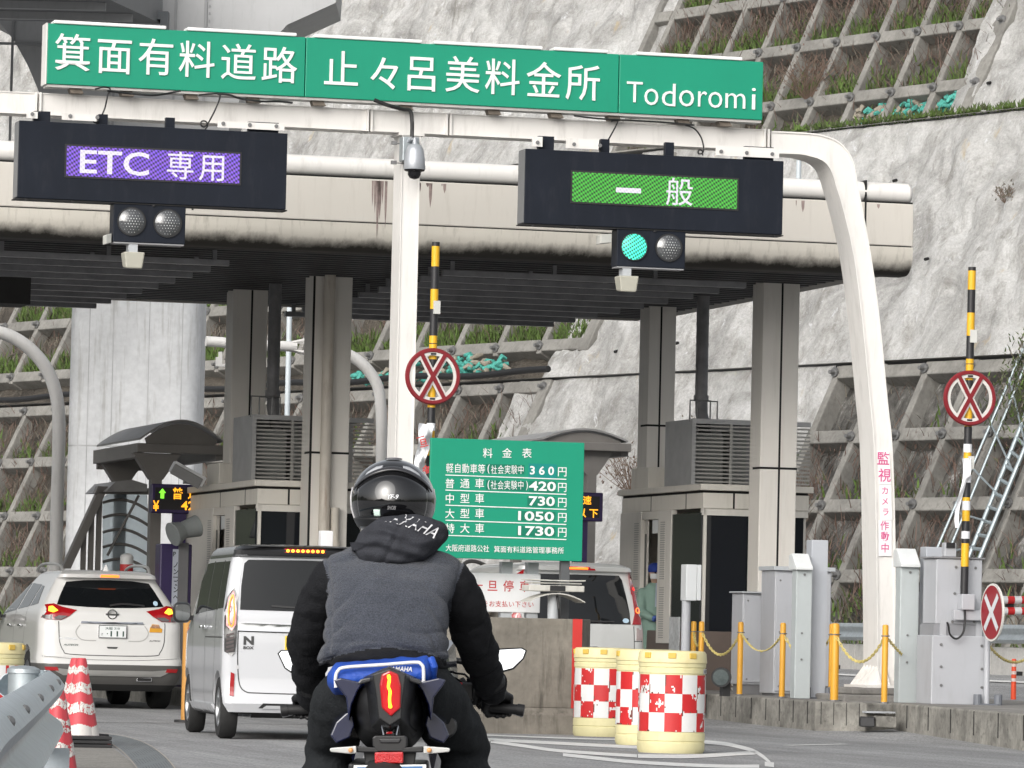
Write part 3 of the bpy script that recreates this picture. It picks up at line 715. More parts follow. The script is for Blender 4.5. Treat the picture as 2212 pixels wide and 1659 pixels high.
# ================================================================ islands
M_kerb = mat("dirty kerb concrete", (0.25, 0.24, 0.215), 0.9, var=0.45, vs=2.2, bump=.5, bs=14, dirt=((0.03, 0.028, 0.024), .8, .6), fine=.12)
M_isl = mat("island paving", (0.22, 0.21, 0.195), 0.9, var=.3, vs=1.2, bump=.3, bs=20, dirt=((.05, .05, .045), .6, 1))
def island(poly, z, label):
    mb = MB(); mb.prismz(poly, -.1, z); o = mb.build("traffic_island_kerb", M_kerb, bevel=.02); tag(o, label, kind="structure")
    n = len(poly); cx = sum(p[0] for p in poly) / n; cy = sum(p[1] for p in poly) / n
    mb = MB(); mb.prismz([(p[0] + (cx - p[0]) / max(.01, abs(cx - p[0]) + abs(cy - p[1])) * .12, p[1] + (cy - p[1]) / max(.01, abs(cx - p[0]) + abs(cy - p[1])) * .12) for p in poly], z - .02, z + .004)
    o = mb.build("traffic_island_paving", M_isl); tag(o, label + ", its paving", kind="structure")
XI0 = onz(1560, 1568, 0).x
island([(12.75, 50.2), (14.1, 49.7), (14.75, 52), (14.8, 78), (12.7, 78)], .22, "kerbed island of the left booth")
# right island: nose block at the far right, recessed step, long kerb behind
nose = [onz(1937, 1571, .1), onz(2240, 1603, .1)]
kb = [onz(1480, 1543, .08), onz(1640, 1554, .1), onz(1760, 1564, .1), onz(1870, 1569, .1)]
island([tuple(nose[0][:2]), tuple(nose[1][:2]), (nose[1].x + 2.2, nose[1].y + 1), (nose[1].x + 3.0, 57), (nose[0].x + .3, kb[3].y + 1.0)], .36, "front kerb block of the right island")
island([(kb[0].x, 76), tuple(kb[0][:2]), tuple(kb[1][:2]), tuple(kb[2][:2]), tuple(kb[3][:2]), (kb[3].x + .3, kb[3].y + .2), (kb[3].x + 3.4, kb[3].y + 1.2), (22.9, 76)], .355, "long kerbed island of the right booth")
q0 = pl(1915, 1486, 54.0)
mb = MB(); mb.box(q0.x - .65, q0.x + .6, 53.6, 55.2, .34, q0.z - .08); mb.box(q0.x - .5, q0.x + .5, 53.75, 55.0, q0.z - .08, q0.z - .001)
tag(mb.build("footing_floor", M_isl, bevel=.02), "stepped concrete footing of the curved gantry leg", kind="structure")
st = thing("kerb_step", "black rubber block and kerb stone in the gap of the right island kerb", "kerb block", tuple(onz(1890, 1568, .1)))
a, c = onz(1857, 1570, .1), onz(1890, 1571, .1); mb = MB(); mb.hexa([(a.x, a.y, .1), (c.x, c.y, .1), (c.x + .1, c.y + .3, .1), (a.x + .1, a.y + .3, .1), (a.x + .01, a.y + .03, .21), (c.x, c.y + .03, .21), (c.x + .1, c.y + .3, .21), (a.x + .1, a.y + .3, .21)]); mb.build("rubber_block", M_black, st, bevel=.015)
a, c = onz(1892, 1571, .1), onz(1936, 1573, .1); mb = MB(); mb.hexa([(a.x, a.y, .1), (c.x, c.y, .1), (c.x + .1, c.y + .4, .1), (a.x + .1, a.y + .4, .1), (a.x, a.y, .22), (c.x, c.y, .22), (c.x + .1, c.y + .4, .22), (a.x + .1, a.y + .4, .22)]); mb.build("kerb_stone", M_kerb, st, bevel=.015)
a = pl(1870, 1540, kb[3].y - .05); c = pl(1935, 1541, kb[3].y - .05); mb = MB(); mb.box(a.x, c.x, a.y, a.y + .2, a.z, a.z + .02); mb.build("cover_plate", M_grey, st)
mb = MB()   # joints between kerb stones
for A_, B_, n_ in ((kb[0], kb[1], 5), (kb[1], kb[2], 4), (kb[2], kb[3], 4), (nose[0], nose[1], 6)):
    for k in range(n_):
        t = (k + .5) / n_; x, y = A_.x + (B_.x - A_.x) * t, A_.y + (B_.y - A_.y) * t
        mb.box(x - .003, x + .003, y - .003, y + .02, .1, .345)
tag(mb.build("kerb_joint_line", M_seam), "joints of the kerb stones", kind="structure")

# ================================================================ toll booths
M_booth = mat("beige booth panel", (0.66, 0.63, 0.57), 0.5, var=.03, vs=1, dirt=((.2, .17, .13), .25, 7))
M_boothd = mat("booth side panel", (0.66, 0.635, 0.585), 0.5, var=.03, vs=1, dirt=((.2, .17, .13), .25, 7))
M_brown = mat("brown booth skirt", (0.13, 0.10, 0.085), .5, var=.1, vs=2)
m = mat("booth glass", (0.012, 0.014, 0.018), .04, var=0, spec=.6); M_glassd = m
M_louv = mat("louvre slat", (0.36, 0.35, 0.33), .5, var=.1, vs=3)
def booth(label, xc, yf, w, ln, zt, ztop_px=None, door=True):
    """corner xc = left front corner; front width w, length ln"""
    B = thing("toll_booth", label, "toll booth", (xc + w / 2, yf + ln / 2, .25))
    x0, x1, y0, y1 = xc, xc + w, yf, yf + ln
    zr = zt - .095; zb = zt - .315; zs = 1.12   # roof band bottom, window head, sill
    c = .0
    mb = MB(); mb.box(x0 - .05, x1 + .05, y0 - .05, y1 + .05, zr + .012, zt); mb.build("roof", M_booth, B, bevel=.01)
    mb = MB(); mb.box(x0 + .01, x1 - .01, y0 + .01, y1 - .01, zr - .02, zr + .012); mb.build("roof_seam", M_seam, B)
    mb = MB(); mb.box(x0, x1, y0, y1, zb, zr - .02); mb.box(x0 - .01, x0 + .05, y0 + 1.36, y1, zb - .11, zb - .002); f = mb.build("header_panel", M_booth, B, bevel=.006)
    mb = MB()
    for q in (.28,): mb.box(x0 + w * q, x0 + w * q + .025, y0 - .003, y0 + .02, zb, zr)
    for q in (.75, 2.35): mb.box(x0 - .003, x0 + .02, y0 + q, y0 + q + .02, zb, zr)
    mb.build("panel_seam", M_seam, f)
    # front: dark window over brown skirt
    mb = MB(); mb.box(x0 + .05, x1 - .05, y0 + .05, y0 + .09, zs, zb - .003); mb.build("window", M_glassd, B)
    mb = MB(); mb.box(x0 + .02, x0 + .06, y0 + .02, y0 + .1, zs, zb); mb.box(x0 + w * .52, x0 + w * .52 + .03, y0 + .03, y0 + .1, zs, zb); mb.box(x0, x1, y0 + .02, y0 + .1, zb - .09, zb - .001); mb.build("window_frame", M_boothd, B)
    mb = MB(); mb.box(x0, x1, y0 + .012, y1, .25, zs); mb.build("skirt", M_brown, B, bevel=.01)
    mb = MB()
    for k in range(13): mb.hexa([(x0 + w * .3, y0 - .02, .36 + k * .056), (x0 + w * .62, y0 - .02, .36 + k * .056), (x0 + w * .62, y0 + .012, .385 + k * .056), (x0 + w * .3, y0 + .012, .385 + k * .056), (x0 + w * .3, y0 - .02, .375 + k * .056), (x0 + w * .62, y0 - .02, .375 + k * .056), (x0 + w * .62, y0 + .012, .40 + k * .056), (x0 + w * .3, y0 + .012, .40 + k * .056)])
    mb.build("skirt_vent", M_louv, B)
    # lane side: side window, louvred door posts, door
    mb = MB(); mb.box(x0 - .006, x0 + .03, y0 + .06, y0 + 1.35, zs, zb - .06); mb.build("side_window", M_glassd, B)
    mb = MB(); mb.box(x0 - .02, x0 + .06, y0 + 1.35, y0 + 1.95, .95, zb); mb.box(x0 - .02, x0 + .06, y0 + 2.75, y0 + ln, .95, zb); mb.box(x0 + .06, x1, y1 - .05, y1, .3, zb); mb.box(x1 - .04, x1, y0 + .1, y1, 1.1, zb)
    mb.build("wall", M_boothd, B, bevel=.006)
    mb = MB()
    for yq in (y0 + 1.62, y0 + 2.85):
        for k in range(int((zb - 1.15) / .03)):
            z = 1.02 + k * .03
            if abs(k - 24) > 1: mb.box(x0 - .026, x0 - .02, yq, yq + .2, z, z + .014)
    mb.build("wall_louvre", M_louv, B)
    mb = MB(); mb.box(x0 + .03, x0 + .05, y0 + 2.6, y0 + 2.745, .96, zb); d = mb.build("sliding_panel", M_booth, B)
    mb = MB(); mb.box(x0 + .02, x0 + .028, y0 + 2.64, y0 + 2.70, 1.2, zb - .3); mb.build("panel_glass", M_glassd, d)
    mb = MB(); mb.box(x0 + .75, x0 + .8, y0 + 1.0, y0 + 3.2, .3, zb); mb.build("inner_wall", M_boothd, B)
    mb = MB(); mb.box(x0 - .008, x0 - .001, y0 + 2.0, y0 + 2.25, zb - .30, zb - .12); s = mb.build("notice", mat("white notice", (.7, .72, .72), .5), B)
    mb = MB(); mb.box(x0 - .02, x0 - .006, y0 + .9, y0 + 1.34, .86, 1.30); mb.build("price_notice", mat("grey white notice", (.55, .57, .58), .5, var=.25, vs=14), B)
    # roof plant: louvred box, small box and rails
    mb = MB(); px0 = x0 + .10; mb.box(px0, x1 + .3, y0 + .88, y0 + .92, zt, zt + .03)
    mb.box(px0, px0 + .03, y0 + .9, y0 + 2.1, zt, zt + .85); mb.box(px0 + .03, x1 + .3, y0 + 2.07, y0 + 2.1, zt, zt + .85); mb.box(px0, x1 + .3, y0 + .9, y0 + 2.1, zt + .85, zt + .88); mb.box(px0 - .004, px0 + .05, y0 + .872, y0 + .91, zt, zt + .885); mb.box(px0 + .05, x1 + .3, y0 + .872, y0 + .91, zt + .82, zt + .884)
    a = mb.build("plant_housing", mat("zinc housing", (.40, .40, .40), .5, .3, var=.12, vs=3), B)
    mb = MB()
    for k in range(15): mb.box(px0 + .05, x1 + .3, y0 + .89, y0 + .93, zt + .05 + k * .052, zt + .072 + k * .052)
    mb.box(px0 + .52, px0 + .56, y0 + .875, y0 + .89, zt + .03, zt + .82)
    mb.build("plant_louvre", M_louv, a)
    mb = MB(); mb.box(px0 + .1, px0 + .5, y0 + 1.1, y0 + 1.5, zt + .02, zt + .7); mb.box(px0 + .6, px0 + .8, y0 + 1.05, y0 + 1.5, zt + .05, zt + .75); mb.build("plant_unit", mat("plant machine", (.30, .31, .30), .5, var=.2), a)
    mb = MB(); mb.box(x0 + .02, x0 + .35, y0 + 2.6, y0 + 3.4, zt, zt + .29); mb.build("cable_box", M_booth, B, bevel=.01)
    mb = MB()
    for q in (.0, .14): mb.tube([(px0 + .0 + q, y0 + 1.0 + q, zt + .85), (px0 + q, y0 + 1.0 + q, zt + 1.13), (px0 + .28 + q, y0 + 1.0 + q, zt + 1.13), (px0 + .28 + q, y0 + 1.0 + q, zt + .85)], .012, 6)
    mb.build("roof_rail", M_bolt, B)
    return B
pR = pl(1520, 1045, 62.0); pL = pl(557, 1036, 63.5)
bR = booth("right toll booth with brown skirt, between the van and the grey cabinets", pR.x, 62.0, 1.44, 3.75, pR.z)
bL = booth("left toll booth with dark window, behind the white kei van", pL.x, 63.5, 1.44, 5.4, pL.z)
# ================================================================ overhead gantry
GG = 54.0
gx = lambda u, v=230, g=GG: pl(u, v, g).x
gz = lambda u, v, g=GG: pl(u, v, g).z
ZBT, ZBB = 6.82, 6.58
gan = thing("gantry", "white steel sign gantry with a curved right leg spanning the toll lanes", "gantry", (gx(870), GG, 0))
mb = MB()
def ibeam(mb, x0, x1):
    mb.box(x0, x1, GG + .012, GG + .30, ZBB + .012, ZBT - .012)
    mb.box(x0, x1, GG, GG + .32, ZBT - .012, ZBT); mb.box(x0, x1, GG, GG + .32, ZBB, ZBB + .012)
xe = gx(1657)
ibeam(mb, 2.0, gx(82) - .01); 
o = mb.build("beam", M_white, gan)
for a, b_ in ((82, 799), (799, 970), (970, 1657)):
    mb = MB(); ibeam(mb, gx(a) + .01, gx(b_) - .01); mb.build("beam", M_white, gan)
mb = MB()
for u in (82, 799, 970, 1657):
    x = gx(u); mb.box(x - .035, x - .012, GG - .02, GG + .33, ZBB - .005, ZBT + .005); mb.box(x + .012, x + .035, GG - .02, GG + .33, ZBB - .005, ZBT + .005)
    mb.build("splice_plate", M_white, gan); mb = MB()
# curved right leg: swept box whose front edge follows the measured outline
outer = [(1667, 284), (1735, 287), (1775, 292), (1806, 303), (1828, 322), (1843, 350), (1850, 385), (1860, 440), (1881, 553), (1901, 703), (1917, 870), (1926, 953), (1932, 1106), (1934, 1306), (1933, 1445)]
inner = [(1667, 330), (1725, 332), (1752, 337), (1775, 345), (1790, 358), (1800, 378), (1808, 405), (1822, 452), (1845, 553), (1864, 703), (1880, 870), (1888, 960), (1892, 1106), (1895, 1306), (1896, 1445)]
outer, inner = smooth_line(outer, 3), smooth_line(inner, 3)
O = [pl(u, v, GG) for u, v in outer]; I = [pl(u, v, GG) for u, v in inner]
DEP = .50
mb = MB(); n = len(O); t_ = .012
rings = [[(O[k].x, GG + t_, O[k].z), (I[k].x, GG + t_, I[k].z), (I[k].x, GG + DEP, I[k].z), (O[k].x, GG + DEP, O[k].z)] for k in range(n)]
mb.loft(rings); mb.build("curved_leg", M_white, gan, smooth=30)
mb = MB()   # flange edges standing proud of the front face
for E_ in (O, I):
    other = I if E_ is O else O
    r = []
    for k in range(n):
        d = (other[k] - E_[k]); d.y = 0; d.normalize(); e = E_[k]
        r.append([(e.x - d.x * .006, GG - .004, e.z - d.z * .006), (e.x + d.x * .012, GG - .004, e.z + d.z * .012), (e.x + d.x * .012, GG + .03, e.z + d.z * .012), (e.x - d.x * .006, GG + .03, e.z - d.z * .006)])
    mb.loft(r)
    mb.build("leg_flange", M_white, gan, smooth=30); mb = MB()
xb0, xb1 = I[-1].x, O[-1].x; zf = pl(1915, 1486, GG).z
mb = MB(); mb.box(xb0 - .18, xb1 + .1, GG - .14, GG + DEP + .15, zf, zf + .03); mb.box(xb0, xb1, GG + .01, GG + DEP, zf + .02, O[-1].z + .02)
mb.build("base_plate", M_white, gan)
mb = MB()
for q in range(5):
    y = GG + .02 + q * .11; mb.prism([(xb0 - .17, zf + .03), (xb0, zf + .03), (xb0, zf + .26)], y, y + .012)
    mb.prism([(xb1, zf + .03), (xb1 + .1, zf + .03), (xb1, zf + .22)], y, y + .012)
for q in (0.0, .5, 1.0):
    x = xb0 + (xb1 - xb0) * q; mb.prismx([(GG - .13, zf + .03), (GG, zf + .03), (GG, zf + .2)], x - .006, x + .006)
mb.build("base_rib", M_white, gan)
# centre leg
mb = MB(); x0, x1 = gx(861, 640), gx(901, 640)
mb.box(x0 + .004, x1 - .004, GG + .012, GG + .36, .22, ZBB - .002); mb.box(x0, x0 + .012, GG, GG + .372, .22, ZBB - .03); mb.box(x1 - .012, x1, GG, GG + .372, .22, ZBB - .03); mb.box(x0 - .04, x1 + .04, GG - .01, GG + .38, ZBB - .03, ZBB - .001)
mb.build("leg", M_white, gan); mb = MB(); mb.box(x0 - .15, x1 + .15, GG - .12, GG + .5, .221, .25); mb.build("base_plate", M_white, gan)
# vertical notice on the right leg
ns = thing("leg_notice", "white vertical sticker with pink characters on the curved gantry leg", "sticker", pl(1910, 1090, GG))
M_pink = mat("pink letter", (0.62, 0.10, 0.26), .6); M_stick = mat("white sticker", (0.80, 0.80, 0.81), .5, var=.03)
segs = [((1895, 973), (1921, 973), (1925, 1046), (1899, 1046)), ((1900, 1047), (1925, 1047), (1927, 1123), (1902, 1123)), ((1898, 1124), (1926, 1124), (1926, 1201), (1898, 1201))]
mb = MB()
for q in segs:
    p = [pl(*c, GG - .008) for c in q]; mb.prism([(c.x, c.z) for c in p], GG - .008, GG - .003)
mb.build("backing", M_stick, ns)
mb = MB()
for ch, u, v, h in (("監", 1908, 991, 30), ("視", 1911, 1027, 30), ("カ", 1912, 1060, 18), ("メ", 1912, 1083, 18), ("ラ", 1913, 1106, 18), ("作", 1911, 1136, 21), ("動", 1912, 1159, 21), ("中", 1912, 1184, 21)):
    p = pl(u, v, GG - .012); s = h / 190.0; txt_em(mb, ch, p.x, p.z, s * .95, s, GG - .011, bold=.012)
mb.build("lettering", M_pink, ns)

# ================================================================ green name sign
M_green = mat("sign green", (0.005, 0.262, 0.155), .4, var=.03, vs=1, dirt=((0.01, 0.2, 0.12), .25, 5))
M_letter = mat("white sign letter", (0.78, 0.78, 0.77), .5, var=.03, dirt=((.35, .32, .28), .3, 3))
M_bracket = mat("rusty bracket", (0.15, 0.125, 0.10), .7, var=.3, vs=6)
GS = 53.8
sg = thing("overhead_sign", "long green overhead sign with white Japanese place name and Todoromi", "sign", pl(870, 240, GS))
c4 = [pl(103, 46, GS), pl(1650, 138, GS), pl(1645, 262, GS), pl(103, 178, GS)]
zt, zb = (c4[0].z + c4[1].z) / 2, (c4[2].z + c4[3].z) / 2
xs_ = [c4[0].x, pl(660, 130, GS).x, pl(1337, 180, GS).x, c4[1].x]
for a, b_ in zip(xs_, xs_[1:]):
    mb = MB(); mb.box(a + .004, b_ - .004, GS, GS + .25, zb, zt); mb.build("panel", M_green, sg, bevel=.008)
mb = MB(); mb.box(xs_[0] - .012, xs_[0] + .002, GS - .004, GS + .26, zb - .005, zt + .005); mb.build("end_cap", M_white, sg)
mb = MB(); mb.box(xs_[0] + .01, xs_[-1] - .01, GS + .02, GS + .24, zb - .03, zb - .003); mb.build("bottom_channel", mat("sign channel", (.45, .44, .42), .5, dirt=(DIRT, .5, 1)), sg)
for a, b_ in ((116, 358), (404, 640), (680, 911), (938, 1172), (1197, 1314), (1376, 1604)):
    xa, xb_ = pl(a, 60, GS).x, pl(b_, 100, GS).x; mb = MB(); mb.box(xa, xb_, GS - .02, GS + .2, zt + .002, zt + .04); mb.build("top_lamp_cover", mat("bright white cover", (.82, .81, .80), .4, var=.02), sg, bevel=.012)
mb = MB()
for ch, u, v, k in (("箕", 157, 115, 1), ("面", 247, 122, 1), ("有", 337, 125, 1), ("料", 425, 130, 1), ("道", 515, 136, 1), ("路", 603, 142, 1), ("止", 737, 151, 1), ("々", 832, 161, 1), ("呂", 910, 160, 1), ("美", 999, 163, 1), ("料", 1085, 168, 1), ("金", 1174, 175, 1), ("所", 1259, 180, 1)):
    p = pl(u, v, GS); txt_em(mb, ch, p.x, p.z, .41, .42, GS - .003, bold=.003, depth=.012)
a, b_ = pl(1355, 0, GS).x, pl(1631, 0, GS).x
a, b_ = pl(1356, 205, GS), pl(1631, 210, GS); zlo, zhi = pl(1500, 229, GS).z, pl(1500, 181, GS).z
for ch, u0, v0, u1, v1 in (("T", 1354, 176, 1387, 222), ("o", 1392, 191, 1421, 228), ("d", 1430, 180, 1458, 230), ("o", 1467, 194, 1498, 231), ("r", 1508, 197, 1526, 231), ("o", 1530, 198, 1559, 234), ("m", 1567, 201, 1609, 235), ("i", 1624, 190, 1631, 237)):
    p, q = pl(u0, v0, GS), pl(u1, v1, GS); txt_rect(mb, ch, p.x, q.x, q.z, p.z, GS - .003, bold=-.006, depth=.012)
mb.build("lettering", M_letter, sg)
for u in (165, 275, 415, 550, 690, 880, 1070, 1205, 1330, 1480, 1570):
    x = pl(u, 220, GS).x; mb = MB(); mb.prism([(x - .07, zb - .03), (x + .06, zb - .03), (x + .09, ZBT + .001), (x - .05, ZBT + .001)], GS + .06, GS + .2); mb.build("bracket", M_bracket, sg)

# ================================================================ LED boards with lane lamps
M_navy = mat("dark navy housing", (0.0105, 0.0135, 0.021), .5, spec=.2, var=.15, vs=2, dirt=((.06, .06, .07), .2, 4))
def led(name, col, dot, es, pitch=.05, amp=.75):
    m = bpy.data.materials.new(name); m.use_nodes = True; nt = m.node_tree; b = nt.nodes["Principled BSDF"]; L = nt.links.new
    b.inputs["Base Color"].default_value = (.02, .02, .02, 1); b.inputs["Roughness"].default_value = .5
    tc = nd(nt, "ShaderNodeTexCoord"); sp = nd(nt, "ShaderNodeSeparateXYZ"); L(tc.outputs["Object"], sp.inputs[0])
    def M2(op, a, c=None):
        n = nd(nt, "ShaderNodeMath", operation=op)
        for i, q in enumerate((a, c)):
            if q is None: continue
            if isinstance(q, (int, float)): n.inputs[i].default_value = q
            else: L(q, n.inputs[i])
        return n.outputs[0]
    sx = M2('SINE', M2('MULTIPLY', sp.outputs[0], 2 * pi / pitch)); sz = M2('SINE', M2('MULTIPLY', M2('ADD', sp.outputs[2], M2('MULTIPLY', sp.outputs[0], .35)), 2 * pi / pitch))
    d = M2('MULTIPLY_ADD', M2('MULTIPLY', sx, sz), amp); d.node.inputs[2].default_value = .66
    no = nd(nt, "ShaderNodeTexNoise"); no.inputs["Scale"].default_value = 14; L(tc.outputs["Object"], no.inputs["Vector"])
    cr = nd(nt, "ShaderNodeMix", data_type='RGBA'); L(no.outputs[0], cr.inputs[0]); cr.inputs[6].default_value = (*col, 1); cr.inputs[7].default_value = (*dot, 1)
    L(cr.outputs[2], b.inputs["Emission Color"]); L(M2('MULTIPLY', d, es), b.inputs["Emission Strength"]); return m
M_purp = led("violet LED field", (.13, .06, .85), (.30, .12, .55), 1.0)
M_lgreen = led("green LED field", (.03, .50, .025), (.10, .62, .06), .8)
M_lwhite = led("white LED dots", (.80, .74, .92), (.95, .9, .95), 1.3, .05, .12)
M_lens = mat("unlit signal lens", (0.07, 0.073, 0.077), .10, var=.12, vs=60, spec=.9, coat=.6)
def lit(name, col, es):
    m = mat(name, col, .4, emit=col, es=es, var=.1); return m
m = led("lit green lens", (.02, .80, .52), (.12, 1.0, .72), 1.35, .045); M_lensg = m
def led_board(label, tl, tr, bl, br_, side, scr, field, chars, rects, lensl, lit_first, g=53.6):
    B = thing("led_board", label, "LED sign", pl((tl[0] + tr[0]) / 2, bl[1], g), group="lane sign boards under the gantry")
    a, b_, c, d = pl(*tl, g), pl(*tr, g), pl(*bl, g), pl(*br_, g)
    x0, x1 = (a.x + c.x) / 2, (b_.x + d.x) / 2; z1, z0 = (a.z + b_.z) / 2, (c.z + d.z) / 2
    mb = MB(); mb.box(x0, x1, g, g + .28, z0, z1); h = mb.build("housing", M_navy, B, bevel=.006)
    mb = MB(); mb.box(x0 - .006, x0 - .001, g + .008, g + .27, z0 + .01, z1 - .01); mb.build("side_plate", mat("grey side plate", (.16, .165, .17), .45), B)
    mb = MB(); mb.box(x0 - .02, x1 + .02, g + .02, g + .26, z0 - .015, z0 - .002)
    for q in (.03, .2, .5, .97): mb.box(x0 + (x1 - x0) * q, x0 + (x1 - x0) * q + .03, g + .01, g + .05, z0 - .03, z0 - .014)
    mb.build("bottom_tray", M_black, B)
    s = [pl(*q, g) for q in scr]; sx0, sx1 = (s[0].x + s[3].x) / 2, (s[1].x + s[2].x) / 2; sz1, sz0 = (s[0].z + s[1].z) / 2, (s[2].z + s[3].z) / 2
    mb = MB(); mb.box(sx0, sx1, g - .012, g - .002, sz0, sz1); sc = mb.build("screen", field, B)
    mb = MB(); mb.box(sx0 - .02, sx1 + .02, g - .009, g - .003, sz0 - .02, sz1 + .02); mb.build("screen_frame", M_black, B)
    mb = MB()
    for ch, u, v, h_ in chars: p = pl(u, v, g); txt_em(mb, ch, p.x, p.z, h_ / 196, h_ / 196, g - .014, bold=.003)
    for body, u0, v0, u1, v1 in rects:
        p, q = pl(u0, v0, g), pl(u1, v1, g); txt_rect(mb, body, p.x, q.x, q.z, p.z, g - .014, bold=.014)
    mb.build("lettering", M_lwhite, sc)
    # hangers
    for q, w in ((.06, .18), (.30, .10), (.55, .10), (.86, .34)): mb = MB(); mb.box(x0 + (x1 - x0) * q, x0 + (x1 - x0) * q + w, g + .12, g + .20, z1 - .005, ZBB + .01); mb.build("hanger", M_navy, B)
    for q, w in ((.03, .12), (.16, .38), (.74, .75)): mb = MB(); mb.box(x0 + (x1 - x0) * q, x0 + min((x1 - x0) * q + w, x1 - x0), g + .06, g + .075, z1 + .035, ZBB - .005); hp = mb.build("hanger_plate", M_white, B)
    mb = MB()
    for q in (.05, .19, .29, .76, .86, .96): mb.cyl((x0 + (x1 - x0) * q, g + .058, z1 + .08), (x0 + (x1 - x0) * q, g + .046, z1 + .08), .022, n=8)
    mb.build("hanger_bolt", M_bolt, hp)
    # lane lamp box under the board
    p, q = pl(*lensl[0], g), pl(*lensl[1], g); r = 29 / 199
    S = thing("lane_signal", ("dark twin lamp box with its green lamp lit" if lit_first else "dark twin lamp box with both lamps off") + ", hung under its LED board", "traffic light", (p.x, g, p.z), group="lane lamps under the boards")
    xm = (p.x + q.x) / 2; zm = (p.z + q.z) / 2 + .005
    mb = MB(); mb.box(xm - .40, xm + .40, g + .03, g + .26, zm - .23, z0 - .016); mb.build("lamp_box", M_navy, S, bevel=.008)
    mb = MB(); mb.box(xm - .39, xm + .39, g + .04, g + .25, zm - .245, zm - .232); mb.build("lamp_box_sill", mat("grey sill", (.3, .3, .31), .5), S)
    for k, (c_, li) in enumerate(((p, lit_first), (q, False))):
        mb = MB(); mb.lathe([(r + .012, g + .03), (r + .012, g + .012), (r, g + .012), (r, g + .028)], (c_.x, 0, c_.z), 32, 'Y', False); mb.build("lamp_bezel", M_black, S, smooth=40)
        mb = MB(); mb.lathe([(.001, g - .030), (r * .4, g - .026), (r * .75, g - .010), (r, g + .018)], (c_.x, 0, c_.z), 32, 'Y', False)
        le = mb.build("lamp_lens", M_lensg if li else M_lens, S, smooth=60)
        mb = MB()
        for a1 in range(-4, 5):
            for b1 in range(-4, 5):
                xx, zz = (a1 + .5 * (b1 % 2)) * r * .21, b1 * r * .2
                if hypot(xx, zz) < r * .9:
                    yy = g + .018 - .048 * (1 - (hypot(xx, zz) / r) ** 2) - .001; mb.box(c_.x + xx - .005, c_.x + xx + .005, yy - .003, yy + .004, c_.z + zz - .005, c_.z + zz + .005)
        mb.build("lens_dot", mat("pale LED dot", (.5, .52, .52), .3) if not li else M_lensg, le)
    # floodlight / camera below
    F = thing("lane_floodlight", "small pale floodlight clamped under the " + ("lit" if lit_first else "unlit") + " twin lamp box", "lamp", (xm, g, zm - .25))
    fx = pl(1357 if lit_first else 288, 590, g).x
    mb = MB(); mb.box(fx - .05, fx + .05, g + .05, g + .2, zm - .36, zm - .247); mb.build("clamp", M_grey, F)
    mb = MB(); mb.hexa([(fx - .09, g - .04, zm - .52), (fx + .09, g - .04, zm - .52), (fx + .09, g + .16, zm - .50), (fx - .09, g + .16, zm - .50), (fx - .115, g - .05, zm - .34), (fx + .115, g - .05, zm - .34), (fx + .115, g + .17, zm - .34), (fx - .115, g + .17, zm - .34)])
    mb.build("lamp_head", mat("old cream lamp", (.40, .39, .33), .45, var=.1), F, bevel=.015)
    sxs = pl(1311 if lit_first else 236, 515, g)
    C_ = thing("side_camera", "small pale sensor on the left side of the " + ("lit" if lit_first else "unlit") + " twin lamp box", "sensor", (sxs.x, g, sxs.z))
    mb = MB(); w_ = .07 if lit_first else .035; mb.hexa([(sxs.x - w_, g + .0, sxs.z - .06), (sxs.x + w_, g + .05, sxs.z - .04), (sxs.x + w_, g + .2, sxs.z - .04), (sxs.x - w_, g + .2, sxs.z - .06), (sxs.x - w_, g + .0, sxs.z + .04), (sxs.x + w_, g + .05, sxs.z + .06), (sxs.x + w_, g + .2, sxs.z + .06), (sxs.x - w_, g + .2, sxs.z + .04)])
    mb.build("body", mat("cream sensor", (.6, .6, .56), .4), C_, bevel=.006)
    return B
led_board("dark LED board showing ETC in a violet field, near the left end of the gantry", (42, 258), (622, 290), (37, 426), (617, 453), 14, [(145, 313), (518, 335), (516, 398), (142, 378)], M_purp,
          [("専", 389, 359, 62), ("用", 459, 363, 62)], [("ETC", 173, 323, 321, 381)], [(285, 478), (363, 482)], False)
led_board("dark LED board with white characters in a green field, right of the gantry's middle leg", (1135, 322), (1693, 347), (1132, 482), (1690, 507), 18, [(1237, 371), (1592, 389), (1591, 453), (1235, 434)], M_lgreen,
          [("般", 1467, 416, 64)], [("一", 1330, 405, 1384, 418)], [(1371, 533), (1446, 535)], True)
# dome camera on the middle leg
dc = pl(894, 340, 53.7)
D = thing("dome_camera", "silver dome security camera strapped to the gantry's middle leg", "camera", (dc.x, 53.8, dc.z))
x, z, y = dc.x, dc.z, 53.66
mb = MB(); mb.box(x - .10, x + .09, 53.82, 53.99, z - .03, z + .24); mb.build("junction_box", M_galv, D, bevel=.01)
mb = MB(); mb.tube([(x - .03, 53.84, z + .19), (x - .01, 53.74, z + .215), (x, y, z + .20), (x, y, z + .13)], .028, 10); mb.build("arm", mat("silver plastic", (.42, .44, .47), .35, .4), D, smooth=50)
mb = MB(); mb.lathe([(.03, z + .15), (.075, z + .13), (.10, z + .07), (.115, z - .03), (.122, z - .13), (.118, z - .14)], (x, y, 0), 24); mb.build("body", mat("silver plastic", (.42, .44, .47), .35, .4), D, smooth=50)
mb = MB(); mb.lathe([(.117, z - .14), (.11, z - .155), (.075, z - .165), (.072, z - .20), (.05, z - .235), (.001, z - .25)], (x, y, 0), 24); mb.build("dome", mat("smoked dome", (.01, .01, .012), .08), D, smooth=50)
mb = MB()
for zz in (z + .17, z - .05): mb.box(x - .17, x + .12, 53.985, 53.996, zz, zz + .012); mb.box(x - .19, x - .13, 53.96, 54.0, zz - .01, zz + .03)
mb.build("strap", M_bolt, D)
